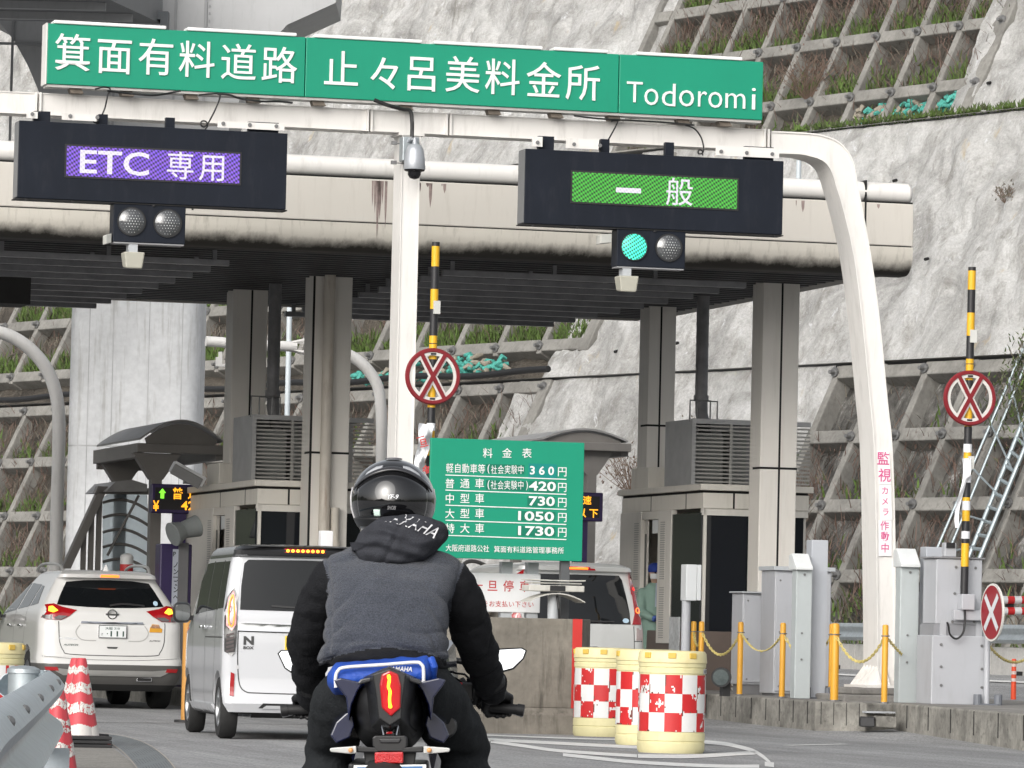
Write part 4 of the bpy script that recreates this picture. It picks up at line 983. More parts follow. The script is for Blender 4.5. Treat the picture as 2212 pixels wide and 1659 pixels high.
# loose cables of the boards, and the camera's cable
def cable(pts, g, r, label):
    P = [tuple(pl(u, v, g)) for u, v in pts]; T = thing("cable", label, "cable", P[0]); MB().tube(smooth_line(P, 5), r, 6).build("cable_run", M_cable, T, smooth=60)
cable([(205, 193), (225, 188), (238, 192), (233, 205), (226, 235), (215, 258), (206, 265), (200, 258), (205, 250), (213, 252), (216, 262), (208, 268)], 53.75, .009, "thin looped cable dropping to the ETC board, the left one of its two")
cable([(430, 205), (455, 203), (475, 205), (468, 230), (452, 262), (442, 274), (434, 270), (436, 262), (444, 262), (449, 270), (443, 280)], 53.75, .009, "thin looped cable dropping to the ETC board, the right one of its two")
cable([(1320, 262), (1334, 262), (1322, 288), (1306, 314), (1295, 322), (1286, 318), (1288, 311), (1297, 312), (1300, 322)], 53.75, .009, "thin looped cable dropping to the green lane board, the left one of its two")
cable([(1480, 270), (1500, 278), (1514, 296), (1520, 318), (1518, 330), (1509, 332), (1509, 325), (1516, 325), (1518, 336)], 53.75, .009, "thin looped cable dropping to the green lane board, the right one of its two")
cable([(232, 196), (262, 200), (292, 203), (330, 206), (362, 202), (390, 196)], 53.74, .012, "black tied cable bundle along the beam under the left end of the green sign")
cable([(470, 203), (495, 205), (520, 213), (565, 219), (600, 219), (632, 222)], 53.74, .012, "black tied cable bundle along the beam right of the first bundle")
cable([(1240, 250), (1290, 256), (1360, 260), (1430, 264), (1500, 270)], 53.74, .010, "black cable with clips along the beam under the word Todoromi")
cable([(808, 216), (840, 228), (870, 236), (886, 240), (890, 262), (890, 295)], 53.66, .022, "thick black cable running from the sign down to the dome camera")
# ================================================================ things round the left booth and island
# fare board
GF = 50.6
def fp(x, y): return pl(918 + x * .2603, 918 + y * .2604, GF)
FB = thing("fare_board", "green fare board listing five vehicle classes with prices in yen", "sign", pl(1095, 1214, GF))
q = [pl(930, 944, GF), pl(1262, 958, GF), pl(1258, 1214, GF), pl(926, 1203, GF)]
x0, x1 = (q[0].x + q[3].x) / 2, (q[1].x + q[2].x) / 2; z1, z0 = (q[0].z + q[1].z) / 2, (q[2].z + q[3].z) / 2
mb = MB(); mb.box(x0, x1, GF, GF + .05, z0, z1); mb.build("panel", M_green, FB, bevel=.006)
M_gpatch = mat("overlaid dark green patch", (0.004, 0.165, 0.10), .35, var=.06); M_tpatch = mat("overlaid teal patch", (0.004, 0.22, 0.19), .35, var=.06)
mb = MB()
def fpatch(mb, a, b, c, d):
    p, r = fp(a, b), fp(c, d); mb.box(p.x, r.x, GF - .004, GF - .001, r.z, p.z)
for a in ((505, 322, 822, 408), (505, 457, 850, 545), (850, 592, 1078, 680), (770, 712, 1080, 800), (765, 838, 1080, 925), (865, 462, 1085, 560)): fpatch(mb, *a)
mb.build("price_patch", M_gpatch, FB)
mb = MB(); fpatch(mb, 860, 318, 1092, 445); mb.build("price_patch", M_tpatch, FB)
mb = MB()
def fc(ch, x, y, s, w=None, bold=.004): p = fp(x, y); txt_em(mb, ch, p.x, p.z, (w or s) * .2603 / 213, s * .2604 / 213, GF - .006, bold=bold)
def fr(body, xa, xb, y, h, bold=.01):
    p, r = fp(xa, y), fp(xb, y); zc = (p.z + r.z) / 2; hh = h * .2604 / 213 / 2; txt_rect(mb, body, p.x, r.x, zc - hh, zc + hh, GF - .006, bold=bold)
for ch, x in zip("料金表", (520, 680, 845)): fc(ch, x, 235, 88)
for k, ch in enumerate("軽自動車等"): fc(ch, 205 + k * 66, 358 + k * 2, 84, 66)
for row, (y, num, nx) in enumerate(((378, "3 6 0", (870, 1070)), (508, "420", (862, 1085)), (632, "730", (860, 1076)), (757, "1050", (772, 1070)), (880, "1730", (772, 1070)))):
    if row: 
        for ch, x in zip(("普通車", "中型車", "大型車", "特大車")[row - 1], (205, 330, 452)): fc(ch, x, y - 21, 86)
    fr(num, nx[0], nx[1], y, 74 if row == 0 else 82, bold=.022); fc("円", 1138, y + 10, 88)
for k, ch in enumerate("社会実験中"):
    fc(ch, 572 + k * 56, 372, 80, 56, .0); fc(ch, 570 + k * 56, 500, 80, 56, .0)
fr("(", 518, 535, 365, 80); fr("(", 518, 535, 497, 80); fr(")", 838, 852, 503, 80)
for k, ch in enumerate("大阪府道路公社"): fc(ch, 195 + k * 52, 1021 + k, 62, 54)
for k, ch in enumerate("箕面有料道路管理事務所"): fc(ch, 597 + k * 53, 1031 + k * 1.2, 58, 55)
for y in (415, 540, 665, 790, 915):
    a, b_ = fp(170, y), fp(1172, y + 36); mb.hexa([(a.x, GF - .006, a.z - .005), (b_.x, GF - .006, b_.z - .005), (b_.x, GF - .002, b_.z - .005), (a.x, GF - .002, a.z - .005), (a.x, GF - .006, a.z + .005), (b_.x, GF - .006, b_.z + .005), (b_.x, GF - .002, b_.z + .005), (a.x, GF - .002, a.z + .005)])
mb.build("lettering", M_letter, FB)
M_post = mat("dark grey post", (.11, .115, .12), .5, .3, var=.1)
for u in (965, 1224):
    x = pl(u, 1260, GF).x; mb = MB(); mb.box(x - .045, x + .045, GF + .052, GF + .14, .2, z1 - .1); mb.build("post", M_post, FB)
# stop notice
GW = 50.9
def wp(x, y): return pl(918 + x * .2603, 918 + y * .2604, GW)
WB = thing("stop_notice", "white board with red characters telling drivers to stop, under the fare board", "sign", wp(700, 1560))
a, b_ = wp(250, 1220), wp(962, 1240); c = wp(700, 1555)
mb = MB(); mb.box(a.x, b_.x, GW, GW + .02, c.z, (a.z + b_.z) / 2); mb.build("panel", mat("white board", (.72, .73, .74), .45, var=.03, dirt=(DIRT, .2, 3)), WB, bevel=.01)
mb = MB()
for ch, x in zip("一旦停車", (435, 560, 692, 826)): p = wp(x, 1335 + (x - 560) * .022); txt_em(mb, ch, p.x, p.z, .118, .122, GW - .004, bold=.006)
for k, ch in enumerate("料金をお支払い下さい"): p = wp(392 + k * 54, 1480 + k * 1.2); txt_em(mb, ch, p.x, p.z, .066, .068, GW - .004, bold=0)
mb.build("lettering", mat("red letter", (.50, .02, .02), .5), WB)
for u in (1097, 1153):
    x = pl(u, 1225, GW).x; mb = MB(); mb.box(x - .06, x + .06, GW + .022, GW + .13, .22, 1.78); mb.build("post", M_grey, WB)
# louvred lamp on a post
GLm = 50.3
lx = pl(1196, 1270, GLm); 
LB = thing("hooded_beacon", "cream two-tier hooded beacon standing behind the concrete barrier", "beacon", (lx.x, GLm, 1.0))
hw = 64 / 214; zt_ = pl(1196, 1252, GLm).z
M_hood = mat("cream hood", (.52, .51, .47), .5, var=.08, dirt=(DIRT, .4, 2))
mb = MB()
def tray(z, h, flip):
    n_ = 10
    for k in range(n_):
        a1, a2 = -1 + 2 * k / n_, -1 + 2 * (k + 1) / n_
        def zz(a): return z + (h * (1 - a * a) if flip else -h * .25 * (1 - a * a))
        P = [(lx.x + hw * a1, GLm - .16, zz(a1) - .012), (lx.x + hw * a2, GLm - .16, zz(a2) - .012), (lx.x + hw * a2, GLm + .2, zz(a2) - .012), (lx.x + hw * a1, GLm + .2, zz(a1) - .012), (lx.x + hw * a1, GLm - .16, zz(a1) + .0), (lx.x + hw * a2, GLm - .16, zz(a2)), (lx.x + hw * a2, GLm + .2, zz(a2)), (lx.x + hw * a1, GLm + .2, zz(a1))]
        mb.hexa(P)
tray(zt_, .02, False); mb.box(lx.x - hw * .9, lx.x + hw * .9, GLm - .12, GLm + .18, zt_ - .045, zt_ - .03); mb.build("upper_hood", M_hood, LB)
mb = MB(); mb.box(lx.x - hw, lx.x + hw, GLm - .13, GLm + .18, zt_ - .125, zt_ - .06); mb.build("lamp_tray", M_hood, LB, bevel=.01)
mb = MB(); mb.box(lx.x - hw * .25, lx.x + hw * .3, GLm - .135, GLm - .128, zt_ - .12, zt_ - .065); mb.build("lamp_window", M_black, LB)
mb = MB(); tray(zt_ - .225, .085, True); mb.build("lower_hood", M_hood, LB)
mb = MB(); mb.cyl((lx.x, GLm, .2), (lx.x, GLm, zt_ - .15), .06, n=14); mb.build("post", M_grey, LB, smooth=40)
mb = MB(); mb.tube([(lx.x + .02, GLm - .07, zt_ - .17), (lx.x + .03, GLm - .1, zt_ - .3), (lx.x + .06, GLm - .07, 1.1)], .012, 6); mb.build("wire", M_cable, LB)
# concrete barrier at the island nose
bq = onz(1246, 1587, 0)
CB = thing("concrete_barrier", "stained concrete crash barrier with a red stripe at its right edge", "barrier", (bq.x - .6, bq.y, 0))
def barr(z0, z1, g0, g1):
    def fpnt(g): return [(bq.x + .03 + g, bq.y - g), (bq.x + .22 + g, bq.y + .35), (bq.x + .22 + g, bq.y + 3.0), (12.45 - g, bq.y + 3.0), (12.45 - g, bq.y + .4), (12.75, bq.y - g)]
    a_, c_ = fpnt(g0), fpnt(g1); n_ = len(a_)
    mb.add([(x, y, z0) for x, y in a_] + [(x, y, z1) for x, y in c_], [list(range(n_))[::-1], list(range(n_, 2 * n_))] + [(i, (i + 1) % n_, n_ + (i + 1) % n_, n_ + i) for i in range(n_)])
M_barr = mat("stained barrier concrete", (0.20, 0.183, 0.155), 0.9, var=0.3, vs=1.4, bump=.35, bs=16, dirt=((0.045, 0.04, 0.033), .95, 9), fine=.1)
mb = MB(); barr(-.02, .19, .10, .09); barr(.19, .27, .09, .0); barr(.27, 1.19, 0, 0); mb.build("wall_body", M_barr, CB, bevel=.008)
mb = MB(); xr = bq.x + .03; mb.box(xr - .10, xr + .002, bq.y - .006, bq.y - .001, .27, 1.19); mb.build("red_stripe", mat("red paint", (.55, .035, .03), .5, var=.08), CB)
# ---------------------------------------------------------------- barrier gates: striped arm with a round cross disc
M_yel = mat("yellow band", (.72, .40, .015), .45, var=.06, vs=5, dirt=((.2, .12, .03), .2, 2)); M_blk = mat("black band", (.018, .018, .02), .45); M_wtape = mat("white tape", (.72, .73, .75), .5)
M_dred = mat("dark red rim", (.20, .012, .018), .4); M_wrim = mat("off white rim", (.62, .60, .57), .5)
def gate(label, y, utop, vtop, ubot, vbot, bands, disc, zbase, cabinet):
    G = thing("barrier_gate", label, "barrier gate", (pl(ubot, vbot, y).x, y, zbase), group="raised striped barrier gates")
    xa = pl(utop, vtop, y).x; xb_ = pl(ubot, vbot, y).x; zt_ = pl(utop, vtop, y).z; zb_ = pl(ubot, vbot, y).z
    def at(v): 
        t = (v - vtop) / (vbot - vtop); return (xa + (xb_ - xa) * t, zt_ + (zb_ - zt_) * t)
    mb = MB()
    for a, b__, k in bands:
        mb.m = k; p, q = at(a), at(b__); r = .043 if k != 2 else .047; d = 0 if k != 2 else .0
        mb.cyl((p[0], y, p[1]), (q[0], y, q[1]), r, n=16)
    mb.build("arm", [M_yel, M_blk, M_wtape], G, smooth=40)
    u, v, rD = disc; c = pl(u, v, y - .07); r = rD * (y / FPX)
    r = .305
    mb = MB(); yy = y - .07
    mb.m = 0; mb.lathe([(r, yy), (r - .012, yy - .018), (r - .04, yy - .018), (r - .046, yy - .008), (r - .046, yy + .012), (r, yy + .012), (r, yy)], (c.x, 0, c.z), 48, 'Y', False)
    mb.m = 1; mb.lathe([(r - .046, yy - .006), (r - .078, yy - .006), (r - .078, yy + .012), (r - .046, yy + .012)], (c.x, 0, c.z), 48, 'Y', False)
    dk = mb.build("disc_ring", [M_dred, M_wrim], G, smooth=40)
    mb = MB(); ang = radians(61)
    for sgn in (1, -1):
        dx, dz = cos(ang), sin(ang) * sgn
        def bar(w, y0, y1, L0):
            nx_, nz_ = -dz * w, dx * w
            mb.prism([(c.x - dx * L0 + nx_, c.z - dz * L0 + nz_), (c.x - dx * L0 - nx_, c.z - dz * L0 - nz_), (c.x + dx * L0 - nx_, c.z + dz * L0 - nz_), (c.x + dx * L0 + nx_, c.z + dz * L0 + nz_)], y0, y1)
        e = .0013 * (sgn + 1)
        mb.m = 0; bar(.021, yy - .017 - e, yy - .004, r - .03); mb.m = 1; bar(.042, yy - .0035 - e, yy + .008 - e, r - .05)
    mb.m = 2
    for s_ in (1, -1): mb.box(c.x - .03, c.x + .03, yy - .009, yy - .007, c.z + s_ * (r - .064) - .01, c.z + s_ * (r - .064) + .01)
    mb.build("disc_cross", [M_dred, M_wrim, M_blk], dk)
    mb = MB(); mb.box(c.x - .03, c.x + .03, yy + .01, y - .04, c.z - .03, c.z + .03); mb.build("disc_clamp", M_bolt, dk)
    return G, at
BA = [(523, 532, 1), (532, 576, 0), (576, 625, 1), (625, 668, 0), (668, 678, 1), (678, 726, 1), (726, 742, 0), (742, 744, 1), (744, 777, 0), (777, 803, 1), (803, 881, 0), (881, 915, 1), (915, 931, 2), (931, 985, 0), (985, 1035, 1), (1035, 1085, 0), (1085, 1135, 1), (1135, 1185, 0), (1185, 1290, 1)]
GLf, atL = gate("raised striped barrier arm with round red cross disc, just left of the fare board", 52.0, 941.5, 523, 921, 1290, BA, (935, 813, 62), .22, None)
mb = MB(); xg = pl(925, 1290, 52.2).x; mb.box(xg - .28, xg + .28, 52.12, 52.6, .22, 1.42); mb.build("cabinet", M_grey, GLf, bevel=.015)
mb = MB(); p = atL(667); mb.box(p[0] - .02, p[0] + .05, 51.92, 51.955, p[1] - .06, p[1] + .08); mb.build("tag_plate", mat("pale tag", (.55, .55, .52), .5), GLf)
mb = MB()
P = [(902, 938), (912, 922), (936, 917), (937, 928), (920, 948), (913, 968), (922, 985), (918, 1010), (928, 1034), (914, 1036), (910, 1005), (914, 985), (905, 962)]
Wr = thing("torn_banner", "crumpled white cloth with red characters tied to the left striped arm", "cloth", pl(918, 970, 51.9))
rb = random.Random(5)
def ribbon(u, v):
    cu = 922 - 12 * u ** .5 + 9 * sin(u * 7) * u + (v - .5) * (32 - 14 * u); vv = 917 + 120 * u + 7 * (v - .5) * (1 - u)
    p = pl(cu, vv, 51.87 + .05 * sin(u * 13 + v * 4) + .03 * sin(v * 9)); return tuple(p)
mb.grid(ribbon, 8, 26) if False else mb.grid(lambda a, b: ribbon(b, a), 8, 26)
mb.build("cloth", M_wtape, Wr, smooth=80)
mb = MB()
for ch, u, v, s_, r_ in (("一", 908, 945, .09, .3), ("旦", 915, 957, .10, .25), ("停", 921, 1016, .1, -.3)):
    p = pl(u, v, 51.78); vs, fs = glyph_mesh(ch, .02); c_, s2 = cos(r_), sin(r_)
    mb.add([(p.x + ((v_[0] - .5) * c_ - (v_[1] - .35) * s2) * s_, 51.78, p.z + ((v_[0] - .5) * s2 + (v_[1] - .35) * c_) * s_) for v_ in vs], fs)
mb.build("lettering", mat("faded red letter", (.55, .06, .06), .6), Wr)

# ---------------------------------------------------------------- fare displays, machines and shelters
M_violet = mat("dark violet housing", (.032, .018, .085), .35, var=.1, vs=2)
M_led_o = lit("orange LED", (1.0, .42, .02), 1.1); M_led_g = lit("green LED arrow", (.25, .95, .05), .9); M_ledblk = mat("black LED panel", (.012, .01, .012), .4); M_led_r = lit("red LED", (1.0, .05, .03), 1.0)
def fare_display(label, g, q, chars, rects, arrow=None):
    B = thing("fare_display", label, "LED sign", pl(q[0], q[3], g), group="orange fare displays beside the booths")
    a, b_ = pl(q[0], q[1], g), pl(q[2], q[3], g)
    mb = MB(); mb.box(a.x, b_.x, g, g + .18, b_.z, a.z); mb.build("housing", M_violet, B, bevel=.015)
    mb = MB(); mb.box(a.x + .05, b_.x - .05, g - .006, g - .001, b_.z + .05, a.z - .05); s = mb.build("screen", M_ledblk, B)
    mb = MB()
    for ch, u, v, w, h in chars: p = pl(u, v, g); txt_em(mb, ch, p.x, p.z, w * g / FPX, h * g / FPX, g - .009, bold=.02)
    for body, u0, v0, u1, v1 in rects: p, r = pl(u0, v0, g), pl(u1, v1, g); txt_rect(mb, body, p.x, r.x, r.z, p.z, g - .009, bold=.02)
    mb.build("lettering", M_led_o, s)
    if arrow:
        p = pl(*arrow, g); k = g / FPX; mb = MB(); mb.prism([(p.x, p.z + 11 * k), (p.x + 8 * k, p.z + 1 * k), (p.x + 4 * k, p.z + 1 * k), (p.x + 4 * k, p.z - 11 * k), (p.x - 4 * k, p.z - 11 * k), (p.x - 4 * k, p.z + 1 * k), (p.x - 8 * k, p.z + 1 * k)], g - .010, g - .007); mb.build("arrow", M_led_g, s)
    mb = MB(); xm = (a.x + b_.x) / 2; mb.box(xm - .09, xm + .09, g + .05, g + .16, .2, b_.z - .002); mb.build("post", M_violet, B)
    return B
k = 0.3014 * .54
def c3(x, y): return (270 + x * k, 999 + y * k)
fare_display("violet framed display with green arrow and 420, beside the left booth", 67.9, (*c3(355, 280), *c3(1130, 690)),
    [("普", *c3(695, 415), 24, 26), ("通", *c3(905, 415), 24, 26), ("¥", *c3(440, 575), 22, 30)], [("420", *c3(745, 510), *c3(1010, 640))], c3(495, 410))
fare_display("violet framed display with orange characters peeping out right of the fare board", 64.0, (1215, 1062, 1302, 1127),
    [("速", 1268, 1081, 20, 20), ("度", 1243, 1081, 20, 20), ("以", 1256, 1108, 21, 21), ("下", 1282, 1109, 21, 21)], [])
# toll machine: violet cabinet with a pale instruction strip
TM = thing("toll_machine", "violet payment machine with a white instruction strip, left of the left booth", "machine", pl(378, 1400, 66.0))
g = 65.6; a, b_ = pl(*c3(470, 1075), g), pl(*c3(880, 1659), g)
mb = MB(); mb.box(a.x, b_.x, g, g + .35, .2, a.z); mb.build("cabinet", M_violet, TM, bevel=.02)
a2, b2 = pl(*c3(715, 1065), g - .03), pl(*c3(830, 1659), g - .03); mb = MB(); mb.box(a2.x, b2.x, g - .04, g - .003, .25, a2.z); mb.build("side_post", mat("machine grey", (.14, .14, .145), .5), TM)
a3, b3 = pl(*c3(638, 1150), g - .02), pl(*c3(708, 1659), g - .02); mb = MB(); mb.box(a3.x, b3.x, g - .02, g - .003, .4, a3.z); p_ = mb.build("instruction_strip", mat("pale strip", (.45, .48, .55), .5), TM)
mb = MB(); 
for ch, y in (("P", 1215), ("ノ", 1360), ("ン", 1450), ("一", 1525), ("ズ", 1600), ("ン", 1690), ("ヘ", 1790)): p = pl(*c3(675, y), g - .03); txt_em(mb, ch, p.x, p.z, .075, .085, g - .024, bold=.02)
mb.build("lettering", M_blk, p_)
hx = pl(*c3(740, 930), 65.4)
LS = thing("loudspeaker", "grey twin horn loudspeaker on top of the violet payment machine", "loudspeaker", (hx.x, 65.4, a.z))
mb = MB(); mb.cyl((hx.x - .12, 65.35, hx.z - .03), (hx.x + .02, 65.4, hx.z + .03), .17, .12, n=20); mb.cyl((hx.x + .02, 65.4, hx.z + .03), (hx.x + .24, 65.46, hx.z + .10), .11, .15, n=20); mb.build("horn", mat("horn grey", (.25, .27, .27), .5), LS, smooth=40, bevel=.01)
mb = MB(); mb.box(hx.x - .03, hx.x + .03, 65.4, 65.46, a.z, hx.z); mb.build("bracket", M_bolt, LS)
cx = pl(*c3(820, 180), 66.4)
BC = thing("box_camera", "pale hooded box camera above the left fare display", "camera", (cx.x, 66.4, cx.z))
mb = MB(); T_ = Matrix.Translation((cx.x, 66.4, cx.z)) @ Matrix.Rotation(radians(27), 4, 'Y'); mb.T = T_
mb.box(-.24, .24, -.1, .1, -.05, .1); mb.build("hood", mat("camera white", (.62, .63, .64), .4), BC, bevel=.01); mb = MB(); mb.T = T_; mb.box(-.238, .2, -.12, -.08, -.09, .06); mb.build("body", mat("camera grey", (.22, .22, .22), .4), BC, bevel=.01)
mb = MB(); mb.box(cx.x - .03, cx.x + .05, 66.42, 66.5, pl(*c3(700, 280), 66.4).z, cx.z - .02); mb.build("bracket", M_bolt, BC)
# stair shelters with curved roofs
M_shel = mat("brown grey shelter steel", (.19, .178, .165), .5, var=.12, vs=1.5); M_shelr = mat("shelter roof sheet", (.27, .265, .26), .42, var=.2, vs=2, dirt=((.3, .3, .28), .3, 2)); M_pane = mat("hazy shelter pane", (.72, .80, .84), .45, var=.1); M_pane.node_tree.nodes["Principled BSDF"].inputs["Transmission Weight"].default_value = .8; M_pane.node_tree.nodes["Principled BSDF"].inputs["IOR"].default_value = 1.15
def shelter(label, g, u0, u1, vtop, veave, ln, posts, off, zb_=.2):
    S = thing("stair_shelter", label, "shelter", pl((u0 + u1) / 2, 1400, g)); ORG[S.name]
    a, b_ = pl(u0, veave, g), pl(u1, veave, g); zc = pl((u0 + u1) / 2, vtop, g).z; ze = (a.z + b_.z) / 2 + .08
    def arcp(y, lift=0): return [(a.x + (b_.x - a.x) * t, y, ze + (zc - ze) * sin(pi * (t * .86 + .07)) ** 1.0 + lift) for t in [i / 16 for i in range(17)]]
    mb = MB(); A0, A1, B0, B1 = arcp(g), arcp(g + ln), arcp(g, -.03), arcp(g + ln, -.03)
    for i in range(16): mb.hexa([B0[i], B0[i + 1], B1[i + 1], B1[i], A0[i], A0[i + 1], A1[i + 1], A1[i]])
    mb.build("roof", M_shelr, S, smooth=40)
    mb = MB(); poly = [(p[0], p[2] - .06) for p in A0[1:-1]] + [(b_.x - .1, ze), (a.x + .1, ze)]; mb.prism(poly, g + .06, g + .1); mb.build("gable", M_shel, S)
    mb = MB(); mb.box(a.x - .05, b_.x + .05, g - .04, g + .12, ze - .13, ze - .002); mb.box(a.x - .05, a.x + .08, g + .12, g + ln, ze - .20, ze - .002); mb.box(b_.x - .08, b_.x + .05, g + .12, g + ln, ze - .20, ze - .002); mb.box(a.x, b_.x, g + ln - .1, g + ln, ze - .28, ze - .05); mb.build("eave_beam", M_shel, S, bevel=.01)
    for u, dy in posts:
        x = pl(u, 1100, g + dy).x; mb = MB(); mb.box(x - .075, x + .075, g + dy, g + dy + .2, zb_, ze - .42); mb.prism([(x - .09, ze - .5), (x + .09, ze - .5), (x + .34, ze - .133), (x - .34, ze - .133)], g + dy - .002, g + dy + .202); mb.build("post", M_shel, S)
    return S
shelter("dark stair shelter with an arched roof in front of the white bridge pier", 68.5, 303, 482, 906, 972, 3.4, [(337, .1), (262, 3.1)], 0)
shelter("weathered stair shelter with an arched roof and dead vines, behind the fare board", 74.0, 1172, 1356, 925, 966, 4.5, [(1277, .1), (1120, 4.2)], 0)
# covered stair with glazed arched side, running up behind the white car
CS = thing("covered_stair", "covered stairway with a sloping brown handrail beam and arched hazy panes", "stairway", pl(250, 1290, 71))
mb = MB(); g = 71.0
P = [pl(*q, g) for q in ((135, 1228), (153, 1228), (228, 1066), (216, 1052))]; mb.prism([(p.x, p.z) for p in P], g, g + .2)
P = [pl(*q, g) for q in ((212, 1050), (330, 1055), (330, 1068), (205, 1066))]; mb.prism([(p.x, p.z) for p in P], g, g + .2); mb.build("stringer", M_shel, CS)
for u in (180, 196, 212): p0, p1 = pl(u, 1230, g + .1), pl(u + 1, 1075 + (212 - u) * 2.0, g + .1); mb = MB(); mb.box(p0.x - .035, p0.x + .035, g + .1, g + .18, .2, p1.z); mb.build("post", M_shel, CS)
mb = MB(); g2 = 71.5
A_ = [pl(222 + 110 * t, 1066 + 0 * t, g2) for t in (0, 1)]
P = [pl(*q, g2) for q in ((222, 1075), (250, 1056), (290, 1053), (318, 1066), (322, 1240), (222, 1240))]; mb.prism([(p.x, p.z) for p in P], g2, g2 + .03); mb.build("pane", M_pane, CS)
for k_ in range(5):
    mb = MB(); pts = [tuple(pl(222 + 100 * t, 1086 + 32 * k_ - 10 * sin(pi * t) + 18 * t * t, g2 - .05)) for t in [i / 8 for i in range(9)]]; mb.tube(pts, .022, 6); mb.build("arched_rib", M_shel, CS)
mb = MB(); mb.tube([tuple(pl(232, 1200, g2 - .1)), tuple(pl(300, 1070, g2 - .1))], .02, 6); mb.build("brace", M_shel, CS)
P = [pl(*q, 70.8) for q in ((228, 1062), (250, 1040), (285, 1036), (318, 1046), (318, 1062))]
mb = MB(); mb.prism([(p.x, p.z) for p in P], 70.8, 72.5); mb.build("roof", M_shelr, CS)
# the second covered stair seen under the fare board
CS2 = thing("handrail_arch", "dark curved handrail frame seen under the fare board", "handrail", pl(1040, 1300, 72))
mb = MB(); mb.tube([tuple(pl(*q, 72)) for q in smooth_line([(992, 1290), (1000, 1225), (1020, 1212), (1050, 1222), (1075, 1240)], 4)], .03, 6); mb.build("rail", M_shel, CS2)
# pipe portals
M_pipe = mat("white pipe paint", (.72, .71, .69), .4, var=.03, dirt=(DIRT, .25, 4))
def portal(label, path, g, r, depth_end=None):
    T = thing("pipe_portal", label, "portal", pl(path[-1][0], 1400, g)); P = [tuple(pl(u, v, g)) for u, v in smooth_line(path, 5)]
    MB().tube(P, r, 18).build("pipe", M_pipe, T, smooth=50); return T
portal("white curved pipe portal at the left edge of the lanes", [(-260, 700), (-120, 704), (-10, 716), (50, 742), (95, 788), (118, 840), (127, 900), (126, 1000), (122, 1150), (118, 1380)], 72, .096)
T = portal("white pipe portal with a bolted flange behind the left columns", [(445, 737), (560, 745), (640, 749)], 73, .078)
P = [tuple(pl(u, v, 73)) for u, v in smooth_line([(676, 751), (730, 757), (775, 780), (808, 818), (822, 870), (824, 1000), (820, 1380)], 5)]; MB().tube(P, .085, 18).build("pipe", M_pipe, T, smooth=50)
a, b_ = pl(625, 748, 73), pl(666, 750, 73); mb = MB(); mb.cyl(b_ - Vector((.03, 0, 0)), b_ + Vector((.02, 0, 0)), .15, n=20)
for k_ in range(8):
    t = 2 * pi * k_ / 8; mb.add([(a.x, 73 + .07 * cos(t), a.z + .07 * sin(t)), (b_.x - .03, 73 + .14 * cos(t), b_.z + .14 * sin(t)), (b_.x - .03, 73 + .07 * cos(t), b_.z + .07 * sin(t))], [(0, 1, 2)])
mb.build("flange", M_pipe, T, smooth=30)
mb = MB(); p = pl(476, 760, 72.9); mb.box(p.x - .02, p.x + .02, 72.85, 72.95, p.z - .18, p.z); mb.box(p.x - .06, p.x + .2, 72.85, 72.95, p.z - .22, p.z - .18); mb.box(p.x - .06, p.x - .02, 72.85, 72.95, p.z - .18, p.z - .08); mb.build("hook", M_pipe, T)
# thin light poles
def light_pole(label, u, v0, v1, g, r):
    a, b_ = pl(u, v0, g), pl(u - (v1 - v0) * .0227, v1, g); T = thing("light_pole", label, "pole", (b_.x, g, b_.z)); MB().cyl(tuple(a), tuple(b_), r, n=12).build("shaft", mat("pale blue grey pole", (.50, .55, .58), .4), T, smooth=40)
light_pole("thin pale pole behind the air duct of the left booth", 628, 560, 1330, 80, .045)
light_pole("thin pale pole rising behind the canopy near the curved gantry leg", 1727, 296, 600, 84, .045)
# ================================================================ things on the right island
ZI = .36
def pbox(mb, u0, v0, u1, v1, g, d, zb=None):
    a, b_ = pl(u0, v0, g), pl(u1, v1, g); mb.box(a.x, b_.x, g, g + d, b_.z if zb is None else zb, a.z); return a, b_
# nose block furniture
GN = 51.7
GR, atR = gate("raised striped barrier arm with round red cross disc, on the grey cabinet at right", GN - .1, 2100, 577, 2082.5, 1283,
   [(577, 585, 1), (585, 626, 0), (626, 676, 1), (676, 726, 0), (726, 733, 1), (733, 776, 1), (776, 786, 0), (786, 788, 1), (788, 822, 0), (822, 872, 1), (872, 922, 0), (922, 960, 1), (960, 978, 2), (978, 1026, 0), (1026, 1043, 2), (1043, 1075, 1), (1075, 1083, 0), (1083, 1103, 2), (1103, 1126, 0), (1126, 1148, 1), (1148, 1164, 2), (1164, 1174, 1), (1174, 1224, 0), (1224, 1283, 1)],
   (2095, 860, 60), ZI, None)
M_cab = mat("grey cabinet paint", (.40, .41, .435), .42, var=.04, vs=1.5, dirt=(DIRT, .18, 5))
mb = MB(); a, b_ = pbox(mb, 2023, 1206, 2120, 1350, GN, .42); mb.build("cabinet", M_cab, GR, bevel=.012)
mb = MB(); mb.box(a.x - .03, b_.x + .02, GN - .02, GN + .46, a.z + .002, a.z + .02); mb.build("cabinet_lid", mat("dark lid", (.2, .2, .21), .5), GR)
mb = MB(); c, d = pl(2011, 1372, GN), pl(2127, 1526, GN); mb.box(c.x, d.x, GN - .04, GN + .46, ZI, c.z); mb.build("base_cabinet", M_cab, GR, bevel=.012)
mb = MB(); mb.box(c.x + .03, d.x - .03, GN + .0, GN + .44, c.z, b_.z); mb.build("neck", mat("shaded steel", (.25, .255, .27), .5), GR)
mb = MB()
for x in (c.x + .1, d.x - .12): mb.box(x, x + .07, GN - .02, GN + .0, c.z - .02, b_.z + .03)
mb.build("neck_plate", M_cab, GR)
mb = MB(); e, f = pl(2054, 1317, GN), pl(2127, 1341, GN); mb.box(e.x, f.x, GN - .10, GN - .05, f.z, e.z); mb.build("bracket_arm", M_cab, GR, bevel=.008)
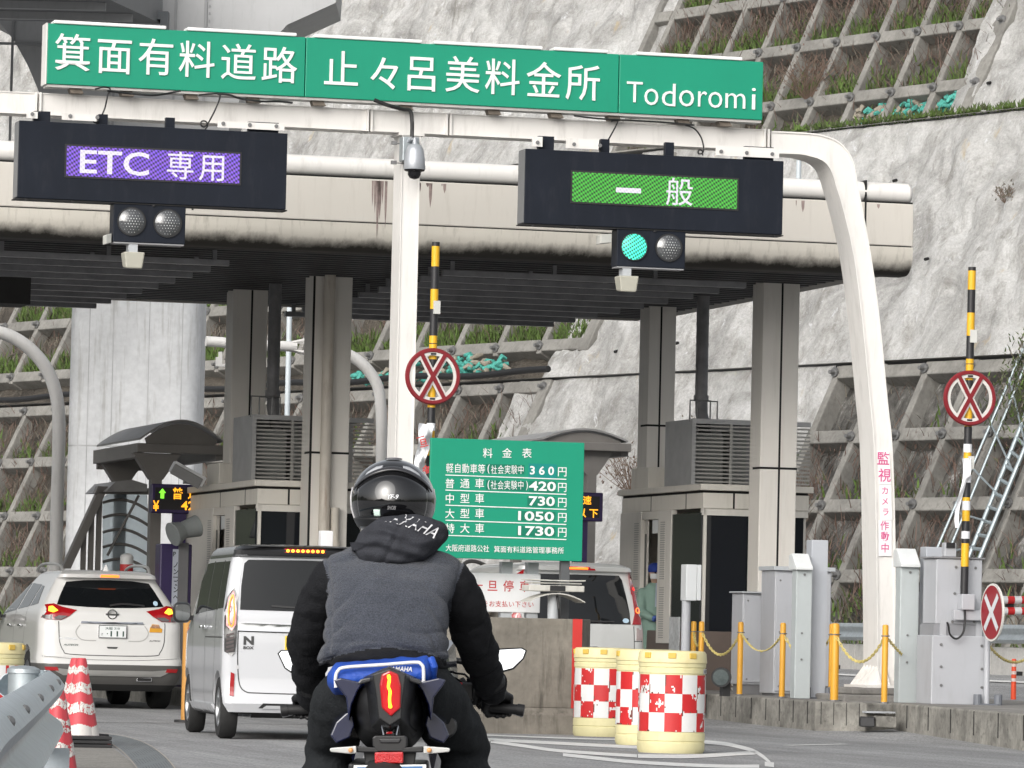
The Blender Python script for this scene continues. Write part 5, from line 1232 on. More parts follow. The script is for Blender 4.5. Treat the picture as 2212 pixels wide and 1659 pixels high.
mb = MB(); e, f = pl(2068, 1283, GN), pl(2096, 1318, GN); mb.box(e.x, f.x, GN - .15, GN - .002, f.z, e.z); mb.build("arm_holder", M_cab, GR, bevel=.01)
mb = MB(); pbox(mb, 2041, 1172, 2066, 1203, GN + .1, .1); o = mb.build("sensor_box", M_cab, GR, bevel=.008); mb = MB(); pbox(mb, 2045, 1172, 2063, 1184, GN + .085, .01); mb.build("sensor_window", M_blk, o)
mb = MB()
for u, v in ((2065, 1225), (2107, 1227), (2062, 1282), (2104, 1343), (2057, 1343), (2030, 1392), (2030, 1440), (2030, 1480), (2118, 1395), (2118, 1445), (2118, 1485)):
    p = pl(u, v, GN); mb.cyl((p.x, GN - .01 if v < 1360 else GN - .05, p.z), (p.x, GN + .0 if v < 1360 else GN - .038, p.z), .016, n=8)
mb.build("cabinet_bolt", M_bolt, GR)
mb = MB(); P = [tuple(pl(u, v, GN - .12)) for u, v in smooth_line([(2082, 1283), (2084, 1316), (2084, 1345), (2080, 1368), (2066, 1380), (2052, 1370), (2049, 1352), (2046, 1344)], 4)]; mb.tube(P, .012, 6); mb.build("cable_loop", M_cable, GR, smooth=60)
mb = MB(); p = atR(729); mb.box(p[0] - .02, p[0] + .055, GN - .16, GN - .14, p[1] - .06, p[1] + .08); p = atR(1000); mb.box(p[0] - .01, p[0] + .055, GN - .17, GN - .145, p[1] - .07, p[1] + .07); mb.build("tag_plate", mat("pale tag", (.55, .55, .52), .5), GR)
Wr = thing("torn_banner", "white ribbon with faint red print hanging along the right striped arm", "cloth", (atR(1040)[0], GN - .2, atR(1040)[1]))
mb = MB(); 
def rib2(u, v):
    p = pl(2083 - 14 * u + 5 * sin(6 * u) + 9 * (v - .5) + (10 * (1 - u) if v > .5 and u < .3 else 0), 990 + 150 * u, GN - .18 + .02 * sin(9 * u + 3 * v)); return tuple(p)
mb.grid(lambda a_, b__: rib2(b__, a_), 4, 20); mb.build("cloth", M_wtape, Wr, smooth=80)
def hooded(label, u0, v0, u1, v1, uh0, uh1, vh, g, dup=None):
    T = thing("hooded_sensor_post", label, "post", pl((u0 + u1) / 2, v1, g), group="grey posts with sloping hoods")
    a, b_ = pl(u0, vh, g), pl(u1, v1, g); mb = MB(); mb.box(a.x, b_.x, g, g + .16, ZI, a.z); mb.build("shaft", mat("pale grey post", (.42, .455, .46), .45, var=.04, dirt=(DIRT, .15, 5)), T, bevel=.01)
    c, d = pl(uh0, v0, g), pl(uh1, vh, g); mb = MB(); mb.prismx([(g - .06, d.z - .03), (g - .06, d.z), (g + .12, c.z), (g + .22, c.z - .02), (g + .22, d.z - .03)], c.x, d.x); mb.build("hood", mat("white hood", (.62, .64, .64), .4), T, bevel=.006)
    mb = MB()
    for z in (.45, .75): mb.cyl(((a.x + b_.x) / 2 - .02, g - .012, ZI + z), ((a.x + b_.x) / 2 - .02, g, ZI + z), .012, n=8)
    mb.cyl(((a.x + b_.x) / 2, g - .012, a.z - .08), ((a.x + b_.x) / 2, g, a.z - .08), .014, n=8); mb.build("post_bolt", M_bolt, T)
def tallpost(label, u0, v0, u1, v1, g):
    T = thing("square_post", label, "post", pl((u0 + u1) / 2, v1, g), group="tall bare grey posts")
    a, b_ = pl(u0, v0, g), pl(u1, v1, g); mb = MB(); mb.box(a.x, b_.x, g, g + .2, ZI, a.z); mb.build("shaft", mat("silver grey post", (.40, .42, .455), .4, var=.03, dirt=(DIRT, .12, 5)), T, bevel=.008)
    mb = MB(); mb.box(a.x - .05, b_.x + .05, g - .05, g + .25, ZI, ZI + .02)
    for x in (a.x - .02, b_.x + .02): mb.cyl((x, g - .02, ZI + .02), (x, g - .02, ZI + .13), .035, n=10)
    mb.build("foot_plate", mat("blue grey caps", (.14, .15, .17), .5), T)
hooded("pale post with a white sloping hood on the front kerb block", 1946, 1184, 1981, 1526, 1944, 1985, 1220, 52.3)
tallpost("tall silver post just left of the barrier cabinet", 2001, 1181, 2034, 1524, 52.4)
hooded("pale post with a white sloping hood beside the big grey cabinet", 1721, 1195, 1750, 1508, 1717, 1753, 1226, 54.4)
tallpost("tall silver post in front of the big grey cabinet", 1754, 1166, 1783, 1504, 54.6)
mb = MB(); T = thing("junction_plate", "narrow grey junction cabinet behind the tall post on the front kerb block", "cabinet", pl(1993, 1524, 52.7)); pbox(mb, 1986, 1278, 2003, 1524, 52.6, .25, ZI); mb.build("door", M_cab, T, bevel=.01); mb = MB(); pbox(mb, 1987, 1294, 1991, 1320, 52.585, .012); mb.build("latch", M_bolt, T)
# cabinets
def cabinet(label, side, u0, v0, u1, v1, g, d, zplinth, roof=None):
    T = thing("control_cabinet", label, "cabinet", pl((u0 + u1) / 2, v1, g), group="grey control cabinets before the right booth")
    a, b_ = pl(u0, v0, g), pl(u1, v1, g); mb = MB(); mb.box(a.x, b_.x, g + .02, g + d, zplinth, a.z); mb.build("casing", M_cab, T, bevel=.01)
    mb = MB(); mb.box(a.x + .015, b_.x - .015, g, g + .018, zplinth + .03, a.z - .03); dr = mb.build("door", M_cab, T, bevel=.005)
    mb = MB()
    for q in (.06, .5, .92): mb.cyl((a.x + .06, g - .006, zplinth + (a.z - zplinth) * q), (a.x + .06, g, zplinth + (a.z - zplinth) * q), .012, n=8)
    mb.build("door_bolt", M_bolt, dr)
    mb = MB(); mb.box(a.x - .03, b_.x + .03, g - .03, g + d + .03, a.z + .001, a.z + .02 + (roof or 0)); mb.build("lid", M_grey, T, bevel=.005)
    mb = MB(); mb.box(a.x + .03, b_.x - .03, g + .04, g + d - .02, ZI, zplinth); mb.build("plinth", mat("dark plinth", (.16, .16, .165), .6), T); return T
cabinet("small grey cabinet with a dark plinth, right of the louvred booth skirt", 0, 1606, 1281, 1649, 1459, 57.6, .45, ZI + .12)
cabinet("tall grey cabinet with a sloping lid behind the chain posts", 0, 1676, 1232, 1793, 1497, 56.6, .55, ZI + .03, .03)
# sensor box on a round post by the van
T = thing("sensor_post", "white sensor box on a thick grey round post right of the van", "post", pl(1489, 1406, 56.0)); g = 56.0
mb = MB(); a, b_ = pl(1483, 1219, g), pl(1505, 1298, g); mb.box(a.x, b_.x, g, g + .22, b_.z, a.z); mb.build("sensor_box", mat("pale box", (.58, .60, .61), .4, var=.03), T, bevel=.01)
mb = MB(); c, d = pl(1507, 1220, g), pl(1514, 1297, g); mb.box(c.x, d.x, g + .0, g + .2, d.z, c.z); mb.build("box_lid", mat("pale box", (.6, .6, .6), .4), T, bevel=.006)
mb = MB(); mb.cyl(((a.x + b_.x) / 2 - .03, g + .1, .1), ((a.x + b_.x) / 2 - .03, g + .1, b_.z - .002), .052, n=18); mb.build("round_post", M_cab, T, smooth=40)
# floodlight on the island
p = pl(1558, 1463, 55.4)
T = thing("floodlight", "black floodlight with a round glass face lying at the kerb by the drums", "lamp", (p.x, 55.4, ZI))
mb = MB(); d = Vector((-.45, -.85, -.05)).normalized(); c = Vector((p.x, 55.4, p.z))
mb.cyl(c + d * .02, c - d * .06, .115, .11, 24); mb.cyl(c - d * .06, c - d * .22, .105, .07, 20); mb.build("housing", M_black, T, smooth=40)
mb = MB(); mb.cyl(c + d * .022, c + d * .03, .092, .092, 24); mb.build("glass", mat("lamp glass", (.22, .26, .26), .08, .6, var=.3, vs=8), T, smooth=40)
mb = MB(); mb.box(p.x + .03, p.x + .12, 55.42, 55.55, ZI, p.z - .05); mb.build("bracket", M_black, T)
# yellow chain posts and their chains
M_ypost = mat("yellow orange post", (.66, .33, .03), .45, var=.05, vs=4, dirt=((.25, .15, .05), .15, 3)); M_chain = mat("yellow plastic chain", (.60, .50, .18), .5, var=.2, vs=20)
def zbase(u, vt, vb): return None
posts = [(1499, 1342, 1490, 58.9), (1516, 1342, 1492, 58.0), (1600.5, 1343, 1495, 56.9), (1692, 1345, 1503, 55.2), (1798, 1347, 1505, 54.6), (1805, 1346, 1511, 53.0), (1913, 1349, 1518, 51.9)]
names = ["yellow chain post half hidden behind the round sensor post", "yellow chain post right beside the round sensor post", "yellow chain post in front of the small grey cabinet", "yellow chain post before the tall grey cabinet", "yellow chain post tucked behind the fatter one left of the gantry foot", "thick yellow chain post just left of the gantry foot", "yellow chain post in front of the curved gantry leg"]
PT = []
proto = None
for (u, vt, vb, g), nm in zip(posts, names):
    p = pl(u, vt, g)
    if proto is None:
        proto = thing("chain_post", nm, "post", (p.x, g, ZI), group="yellow chain posts"); h = .84
        mb = MB(); mb.lathe([(.034, ZI), (.034, ZI + h - .02), (.028, ZI + h), (.001, ZI + h + .004)], (p.x, g, 0), 16); mb.build("tube", M_ypost, proto, smooth=40)
        mb = MB(); mb.cyl((p.x, g, ZI), (p.x, g, ZI + .012), .06, n=12); mb.build("foot", M_bolt, proto)
        mb = MB(); mb.tube([(p.x - .045, g, ZI + h - .12), (p.x, g - .04, ZI + h - .12), (p.x + .045, g, ZI + h - .12)], .008, 6); mb.build("hook", M_bolt, proto)
        o = proto
    else:
        o = copy_tree(proto); place(o, (p.x, g, ZI), ANG, nm)
    sc_ = (p.z - ZI) / .844; o.scale = (1, 1, sc_) if u != 1805 else (1.35, 1.35, sc_)
    PT.append(Vector((p.x, g, p.z - .12)))
def chain(a, b_, sag, label):
    T = thing("plastic_chain", label, "chain", tuple(a), group="yellow chains between the posts"); mb = MB(); n_ = max(14, int((b_ - a).length / .035))
    P = [a + (b_ - a) * (i / n_) - Vector((0, 0, sag * 4 * (i / n_) * (1 - i / n_))) for i in range(n_ + 1)]
    for i in range(n_):
        d = P[i + 1] - P[i]; m_ = (P[i] + P[i + 1]) / 2; d.normalize(); s_ = d.cross(Vector((0, 1, 0))).normalized() if i % 2 else Vector((0, 1, 0))
        L_ = (P[1] - P[0]).length * .68
        ring = [m_ + d * (L_ * cos(t)) + s_ * (.014 * sin(t)) for t in [2 * pi * k / 8 for k in range(8)]]
        mb.tube(ring + [ring[0]], .0062, 5)
    mb.build("links", M_chain, T)
chain(PT[0], PT[1], .18, "short chain hanging behind the round sensor post"); chain(PT[1], PT[2], .28, "chain across the louvred booth skirt"); chain(PT[2], PT[3], .22, "chain across the two grey cabinets")
chain(PT[3], PT[4], .28, "chain passing behind the hooded post by the big cabinet"); chain(PT[5], PT[6], .3, "chain across the foot of the curved gantry leg"); chain(PT[6], Vector((pl(2000, 1450, 52.9).x, 52.9, pl(2000, 1450, 52.9).z)), .05, "chain sagging from the last post behind the front hooded post")
pa, pb = pl(2130, 1386, 53.2), pl(2250, 1392, 54.5); chain(pa, pb, .22, "chain running out of view right of the cross sign")
# round no entry sign turned sideways, on its own post
p = pl(2144, 1323, 51.2)
T = thing("cross_sign", "red round sign with a white cross, turned almost edge on beside the barrier cabinet", "sign", (p.x, 51.2, ZI))
R_ = .315; nrm = Vector((-.30, -.95, 0)); 
yaw = radians(-88)
def dd(x, y, z): return (p.x + x * cos(yaw) - y * sin(yaw), 51.2 + x * sin(yaw) + y * cos(yaw), p.z + z)
mb = MB(); mb.add([dd(R_ * cos(t), y, R_ * sin(t)) for y in (-.01, .01) for t in [2 * pi * k / 40 for k in range(40)]], [list(range(40)), list(range(40, 80))[::-1]] + [(k, (k + 1) % 40, 40 + (k + 1) % 40, 40 + k) for k in range(40)]); mb.build("rim", M_wrim, T)
mb = MB(); mb.add([dd(R_ * .93 * cos(t), -.013, R_ * .93 * sin(t)) for t in [2 * pi * k / 40 for k in range(40)]], [list(range(40))]); dk = mb.build("face", mat("sign red", (.26, .008, .015), .4), T, fix=False)
mb = MB()
for s_ in (1, -1):
    w = .035; L_ = R_ * .82; q = .7071
    mb.add([dd(-L_ * q - w * q * s_ * 0 + w * q, -.016 - .001 * s_, -s_ * L_ * q - w * q * s_), dd(-L_ * q - w * q, -.016 - .001 * s_, -s_ * L_ * q + w * q * s_), dd(L_ * q - w * q, -.016 - .001 * s_, s_ * L_ * q + w * q * s_), dd(L_ * q + w * q, -.016 - .001 * s_, s_ * L_ * q - w * q * s_)], [(0, 1, 2, 3)])
mb.build("cross", mat("sign white", (.6, .62, .64), .4), dk, fix=False)
xq = pl(2132, 1450, 51.6).x; mb = MB(); mb.cyl((xq, 51.6, ZI), (xq, 51.6, p.z + .1), .032, n=14); mb.tube([(xq, 51.6, p.z), (p.x, 51.21, p.z)], .02, 8); mb.build("post", M_cab, T, smooth=40)
mb = MB(); mb.box(xq - .1, xq + .1, 51.5, 51.7, ZI, ZI + .02); [mb.cyl((xq + s_ * .12, 51.56, ZI), (xq + s_ * .12, 51.56, ZI + .12), .045, n=10) for s_ in (1, -1)]; mb.build("foot", mat("blue grey caps", (.14, .15, .17), .5), T)
# red and white double bar further back
T = thing("striped_bar", "red and white double barrier bar reaching in from the right edge", "barrier", pl(2212, 1310, 66)); g = 66.0
for v in (1296, 1320):
    mb = MB()
    for k_ in range(9): u0 = 2160 + k_ * 15; mb.m = k_ % 2; a, b_ = pl(u0, v, g), pl(u0 + 15, v, g); mb.cyl(tuple(a), tuple(b_), .055, n=14)
    mb.build("bar", [mat("bar white", (.7, .7, .7), .4), mat("bar red", (.55, .02, .02), .4)], T, smooth=40)
mb = MB(); 
for u in (2185, 2240): a, b_ = pl(u, 1290, g), pl(u, 1328, g); mb.box(a.x - .05, a.x + .05, g + .03, g + .09, b_.z, a.z)
mb.box(pl(2290, 0, g).x, pl(2310, 0, g).x, g, g + .2, .1, 1.9); mb.build("bar_bracket", M_black, T)
# far road: guard rail, concrete blocks, orange delineators
def wprof(path, name, T, flip=1, scale=1.0, z_top=.0, mat_=None):
    prof = [(0.0, 0), (.045, -.03), (.075, -.07), (.06, -.11), (.005, -.15), (.0, -.175), (.005, -.20), (.06, -.24), (.075, -.28), (.045, -.32), (0, -.35)]
    rings = []
    for i, p_ in enumerate(path):
        a_, b__ = path[max(i - 1, 0)], path[min(i + 1, len(path) - 1)]; d = (b__ - a_); d.z = 0; d.normalize(); nr = Vector((-d.y, d.x, 0)) * flip
        rings.append([p_ + nr * (o_ * scale) + Vector((0, 0, h_ * scale)) for o_, h_ in prof] + [p_ + nr * ((o_ - .006) * scale) + Vector((0, 0, h_ * scale)) for o_, h_ in prof[::-1]])
    return MB().loft(rings).build(name, mat_ or M_galv, T, smooth=50)
T = thing("guard_rail", "grey corrugated guard rail on concrete blocks along the far road", "guard rail", (33.2, 90, .6))
wprof([Vector((33.0, y, 1.42)) for y in range(70, 150, 4)], "rail", T, 1)
mb = MB()
for k_ in range(20): mb.box(33.05, 33.2, 70 + 4 * k_, 70.12 + 4 * k_, .9, 1.45); 
mb.build("rail_post", M_galv, T)
proto = None
for k_ in range(10):
    y = 78 + 2.6 * k_; nm = "pale concrete block in the row under the far guard rail"
    if proto is None:
        proto = thing("concrete_block", nm, "concrete block", (33.4, y, .5), group="concrete blocks under the far guard rail")
        mb = MB(); mb.box(33.1, 33.6, y + .02, y + 2.56, .40, 1.0); mb.build("block_body", M_concl, proto, bevel=.02); mb = MB(); mb.box(33.095, 33.12, y + .9, y + 1.4, .40, .56); mb.build("lifting_slot", M_seam, proto)
    else: o = copy_tree(proto); place(o, (33.4, y, .5))
proto = None; M_orange = mat("orange delineator", (.68, .07, .02), .5, var=.05); M_refl = mat("pale band", (.62, .50, .46), .4)
for (u, vt, vb), nm in zip(((2189, 1424, 1511), (1976, 1411, 1490), (1846, 1404, 1462), (1786, 1443, 1486)), ("orange delineator post nearest the right edge, beyond the cross sign", "orange delineator half hidden behind the front hooded post", "orange delineator left of the curved gantry foot", "orange delineator sliver beside the tall silver post")):
    z = .13; 
    # the post stands where its foot meets the far road
    pz = onz((u), vb, z)
    if proto is None:
        proto = thing("delineator", nm, "delineator", tuple(pz), group="orange delineator posts on the far road"); h = .68
        mb = MB(); mb.lathe([(.045, z), (.04, z + h - .03), (.034, z + h), (.001, z + h)], (pz.x, pz.y, 0), 14); mb.build("tube", M_orange, proto, smooth=40)
        for q in (.3, .42, .55): mb = MB(); mb.cyl((pz.x, pz.y, z + q), (pz.x, pz.y, z + q + .055), .0455, n=14, caps=False); mb.build("band", M_refl, proto, smooth=40)
    else: o = copy_tree(proto); place(o, tuple(pz), ANG, nm)
# ladder / pipe scaffold on the slope
T = thing("slope_ladder", "galvanised ladder with pipe rails running up the slope at the right edge", "ladder", W(-3.2, 1.2, .4, 0))
M_lad = mat("galvanised ladder", (.33, .38, .40), .4, .5, var=.1)
def wpix(u, v, d=.4):
    a, n_ = W(-3, 3, d, 0), None; e1, e2 = W(-2, 3, d, 0) - a, W(-3, 4, d, 0) - a; n_ = e1.cross(e2); r = ray(u, v); return EYEV + r * ((a - EYEV).dot(n_) / r.dot(n_))
for p, q, r in (((2018, 1200), (2222, 725), .035), ((2046, 1200), (2225, 765), .035), ((2088, 1215), (2232, 855), .055), ((2112, 1215), (2250, 880), .055)): MB().tube([wpix(*p), wpix(*q)], r, 8).build("rail", M_lad, T)
for k_ in range(13):
    f = k_ / 12; mb = MB(); a, b_ = wpix(2088 + 144 * f, 1215 - 360 * f), wpix(2112 + 138 * f, 1215 - 335 * f); mb.tube([a, b_], .045, 6); mb.build("rung", M_lad, T)
for k_ in range(6):
    f = k_ / 5; mb = MB(); mb.tube([wpix(2018 + 204 * f, 1200 - 475 * f), wpix(2104 + 140 * f, 1180 - 270 * f, .44)], .026, 6); mb.build("cross_tube", M_lad, T)
# ================================================================ vehicles
def paintmat(name, col, coat=1.0, rough=.32): return mat(name, col, rough, var=.015, vs=1.5, coat=coat, spec=.5)
M_pearl = paintmat("pearl white paint", (.60, .595, .58)); M_cwhite = paintmat("clean white paint", (.52, .53, .55)); M_vwhite = paintmat("silver white paint", (.50, .51, .50)); M_cblack = paintmat("black paint", (.012, .012, .013))
M_plast = mat("black trim plastic", (.02, .02, .021), .55, var=.1); M_gplast = mat("grey bumper plastic", (.075, .073, .07), .45, var=.05)
M_wglass = mat("dark car glass", (.006, .007, .008), .03, var=0, spec=.5); M_chrome = mat("chrome trim", (.75, .76, .78), .12, 1.0, var=.02)
M_tyre = mat("tyre rubber", (.016, .016, .016), .8, var=.2, vs=10); M_rim = mat("alloy rim", (.42, .43, .44), .3, .9, var=.05)
M_tailr = mat("red tail lens", (.33, .008, .012), .1, var=.1, coat=1.0, spec=.6); M_taild = mat("smoky lamp lens", (.10, .085, .085), .08, var=.3, vs=12, coat=1.0)
M_lampon = lit("glowing brake light", (1.0, .16, .02), 2.2); M_lampred = lit("glowing red light", (1.0, .025, .012), 1.6); M_lampyel = lit("glowing lamp core", (1.0, .42, .03), 2.4)
M_plate = mat("white number plate", (.70, .72, .72), .4, var=.02); M_ptxt = mat("plate ink", (.015, .05, .035), .5); M_seamc = mat("panel gap", (.05, .05, .05), .7)
M_under = mat("car underside", (.012, .012, .012), .9)
NR, NS, NF, NC = 12, 20, 8, 6
def outline(z, hw, yr, yf, rr=.16, rf=.35, crown=.06):
    half = []
    rr = min(rr, hw * .8)
    for i in range(NR + 1):
        x = (hw - rr) * i / NR; half.append((x, yr + crown * (x / hw) ** 2))
    yb = yr + crown * ((hw - rr) / hw) ** 2
    for i in range(1, NC + 1):
        a = pi / 2 * i / NC; half.append((hw - rr + rr * sin(a), yb + rr * .9 * (1 - cos(a))))
    y0 = yb + rr * .9; rf = min(rf, hw * .8)
    y1 = yf - rf * .9 - .05
    for i in range(1, NS + 1): half.append((hw, y0 + (y1 - y0) * i / NS))
    for i in range(1, NC + 1):
        a = pi / 2 * i / NC; half.append((hw - rf + rf * sin(pi / 2 - a) * 1.0 if False else hw - rf * (1 - cos(a)), y1 + rf * .9 * sin(a)))
    xe, ye = half[-1]
    for i in range(1, NF + 1): t = i / NF; half.append((xe * (1 - t), ye + .05 * (1 - (1 - t) ** 2)))
    full = half + [(-x, y) for x, y in half[-2:0:-1]]
    return [(x, y, z) for x, y in full]
def eval_boolean(me, cutters):
    o = bpy.data.objects.new("tmp", me); COL.objects.link(o); cs = []
    for c in cutters:
        co = bpy.data.objects.new("tmpc", c); COL.objects.link(co); cs.append(co)
        m = o.modifiers.new("b", 'BOOLEAN'); m.operation = 'DIFFERENCE'; m.object = co; m.solver = 'EXACT'
    dg = bpy.context.evaluated_depsgraph_get(); dg.update()
    r = bpy.data.meshes.new_from_object(o.evaluated_get(dg))
    for co in cs: bpy.data.objects.remove(co)
    bpy.data.objects.remove(o); return r
class Car:
    def __init__(s, name, label, cat, loc, rows, mats, row_mat, wheels, wr, rz=0.0, group=None):
        s.T = thing(name, label, cat, loc, rz=ANG + rz, group=group); ORG[s.T.name] = Vector()
        mb = MB(); R = [outline(*r) for r in rows]; n = len(R[0])
        mb.v = [p for r in R for p in r]
        for k in range(len(R) - 1):
            for i in range(n):
                j = (i + 1) % n; mb.f.append([k * n + i, k * n + j, (k + 1) * n + j, (k + 1) * n + i]); mb.mi.append(row_mat((rows[k][0] + rows[k + 1][0]) / 2, R[k][i]))
        mb.f += [list(range(n))[::-1], [(len(R) - 1) * n + i for i in range(n)]]; mb.mi += [row_mat(rows[0][0], None), row_mat(rows[-1][0], None)]
        me = mb.mesh("body"); cut = []
        for y in wheels:
            for sx in (-1, 1):
                c = MB(); c.cyl((sx * (s_hw := rows[3][1]) * 0.62, y, wr * 1.0), (sx * 1.3, y, wr * 1.0), wr * 1.16, n=32); cut.append(c.mesh("cut"))
        for m in mats: me.materials.append(m)
        b = eval_boolean(me, cut); b.name = "body"
        s.body = bpy.data.objects.new("body", b); COL.objects.link(s.body); s.body.parent = s.T; ORG["body"] = Vector(); ORG[s.body.name] = Vector()
        for p in b.polygons: p.use_smooth = True
        b.set_sharp_from_angle(angle=radians(32))
        vs = [v.co.copy() for v in b.vertices]; s.bvh = BVHTree.FromPolygons(vs, [tuple(p.vertices) for p in b.polygons])
    def hit(s, a, z, ax, lift):
        if ax == 'R': o, d = Vector((a, -5, z)), Vector((0, 1, 0))
        elif ax == 'L': o, d = Vector((-5, a, z)), Vector((1, 0, 0))
        elif ax == 'T': o, d = Vector((a, z, 6)), Vector((0, 0, -1))
        h = s.bvh.ray_cast(o, d)
        if h[0] is None: h = s.bvh.find_nearest(o + d * (5 if ax == 'R' else 4.3))
        return h[0] - d * lift, d
    def patch(s, name, poly, ax, m, lift=.004, parent=None, maxe=.10, skirt=.02):
        bm = bmesh.new(); vs = [bm.verts.new((p[0], p[1], 0)) for p in poly]; bm.faces.new(vs)
        bmesh.ops.triangulate(bm, faces=bm.faces)
        for _ in range(5):
            es = [e for e in bm.edges if e.calc_length() > maxe]
            if not es: break
            bmesh.ops.subdivide_edges(bm, edges=es, cuts=1); bmesh.ops.triangulate(bm, faces=bm.faces)
        dd_ = None
        for v in bm.verts:
            q, dd_ = s.hit(v.co.x, v.co.y, ax, lift); v.co = q
        be = [e for e in bm.edges if e.is_boundary]
        if skirt:
            r = bmesh.ops.extrude_edge_only(bm, edges=be)
            for v in r['geom']:
                if isinstance(v, bmesh.types.BMVert): v.co += dd_ * (lift + skirt)
        bmesh.ops.recalc_face_normals(bm, faces=bm.faces)
        me = bpy.data.meshes.new(name); bm.to_mesh(me); bm.free()
        for p in me.polygons: p.use_smooth = True
        me.set_sharp_from_angle(angle=radians(40))
        return link_mesh(name, me, m, parent or s.T)
    def ribbon(s, mb, pts, w, ax, lift=.002, n=8):
        P = smooth_line(pts, n) if n > 1 else pts; L_ = []
        for i, p in enumerate(P):
            a, b = P[max(i - 1, 0)], P[min(i + 1, len(P) - 1)]; d = Vector((b[0] - a[0], b[1] - a[1])); d.normalize(); nr = Vector((-d.y, d.x)) * w / 2
            L_.append((s.hit(p[0] + nr.x, p[1] + nr.y, ax, lift)[0], s.hit(p[0] - nr.x, p[1] - nr.y, ax, lift)[0]))
        for i in range(len(L_) - 1): mb.quad(L_[i][0], L_[i][1], L_[i + 1][1], L_[i + 1][0])
    def text(s, name, body, x0, x1, z0, z1, m, parent=None, bold=.01, lift=.005, shear=0, ax='R'):
        t = MB(); vs, fs = glyph_mesh(body, bold, 0, shear=shear); xs = [v[0] for v in vs]; ys = [v[1] for v in vs]; a, b, c, d = min(xs), max(xs), min(ys), max(ys)
        t.add([s.hit(x0 + (v[0] - a) / (b - a) * (x1 - x0), z0 + (v[1] - c) / (d - c) * (z1 - z0), ax, lift)[0] for v in vs], fs); return t.build(name, m, parent or s.T, fix=False)
    def wheels(s, ys, hx, wr, tw, spokes=5):
        for y in ys:
            for sx in (-1, 1):
                x = sx * (hx - tw / 2); mb = MB()
                mb.lathe([(wr * .62, -tw / 2), (wr * .93, -tw / 2), (wr, -tw / 2 + .03), (wr, tw / 2 - .03), (wr * .93, tw / 2), (wr * .62, tw / 2), (wr * .62, -tw / 2)], (x, y, wr), 36, 'X', False)
                w = mb.build("wheel", M_tyre, s.T, smooth=40)
                mb = MB(); e = sx * tw / 2
                mb.lathe([(wr * .64, e * .98), (wr * .60, e * .98), (wr * .58, e * .5), (wr * .62, e * .4)], (x, y, wr), 36, 'X', False)
                for k in range(spokes):
                    t = 2 * pi * k / spokes + .3
                    for dt in (-.13, .13):
                        c_, s_ = cos(t + dt), sin(t + dt); n_ = Vector((0, -s_, c_)) * .016
                        p0, p1 = Vector((x + e * .8, y, wr)), Vector((x + e * .9, y + c_ * wr * .6, wr + s_ * wr * .6)); th = Vector((sx * .02, 0, 0))
                        mb.hexa([p0 - n_ - th, p1 - n_ - th, p1 + n_ - th, p0 + n_ - th, p0 - n_, p1 - n_, p1 + n_, p0 + n_])
                mb.cyl((x + e * .7, y, wr), (x + e * .84, y, wr), wr * .16, n=16)
                mb.build("rim", M_rim, w, smooth=40)
                mb = MB(); mb.cyl((x + e * .2, y, wr), (x + e * .35, y, wr), wr * .58, n=24); mb.build("brake_disc", M_under, w)
def disc_poly(cx, cz, r, n=24, sx=1): return [(cx + sx * r * cos(2 * pi * k / n), cz + r * sin(2 * pi * k / n)) for k in range(n)]
# ---------------------------------------------------------------- white SUV
xr = [(.22, .78, .14, 4.5, .2, .4, .05), (.30, .85, .05, 4.62, .22, .5, .06), (.42, .892, .005, 4.68, .24, .6, .07), (.54, .905, .0, 4.69, .24, .6, .07), (.60, .907, .015, 4.69, .24, .6, .07), (.635, .90, .05, 4.68, .24, .6, .07), (.75, .893, .065, 4.66, .22, .55, .06),
      (.93, .89, .08, 4.55, .22, .5, .06), (1.02, .885, .085, 3.9, .2, .5, .06), (1.06, .88, .11, 3.5, .2, .4, .06), (1.13, .868, .125, 3.38, .2, .3, .06), (1.20, .848, .16, 3.2, .2, .3, .07), (1.245, .82, .205, 3.1, .18, .3, .07), (1.30, .79, .255, 2.98, .17, .3, .07), (1.38, .745, .32, 2.83, .16, .3, .07),
      (1.47, .69, .39, 2.66, .15, .3, .07), (1.55, .64, .455, 2.5, .14, .3, .07), (1.585, .622, .47, 2.42, .13, .3, .07), (1.60, .612, .36, 2.38, .13, .3, .08), (1.64, .595, .34, 2.28, .14, .3, .10), (1.675, .55, .42, 2.1, .16, .3, .12), (1.695, .44, .62, 1.9, .2, .3, .12), (1.702, .22, 1.0, 1.6, .12, .12, .05)]
g = 60.35; cx = pl(244, 1420, g).x
sv = Car("white_suv", "pearl white estate SUV with red tail lamps lit, stopped in the leftmost lane", "car", (cx, g, 0), xr, [M_pearl, M_under, M_gplast], lambda z, p: 1 if z < .27 else (2 if z < .52 and (p is None or p[1] < 1.0) else 0), (1.02, 3.725), .355)
sv.patch("rear_window", [(-.60, 1.255), (-.30, 1.238), (0, 1.232), (.30, 1.238), (.60, 1.255), (.665, 1.262), (.62, 1.36), (.56, 1.47), (.515, 1.545), (.30, 1.568), (0, 1.575), (-.30, 1.568), (-.515, 1.545), (-.56, 1.47), (-.62, 1.36), (-.665, 1.262)], 'R', M_wglass)
sv.patch("high_brake_light", [(-.115, 1.607), (.115, 1.607), (.11, 1.637), (-.11, 1.637)], 'R', M_lampon, lift=.008)
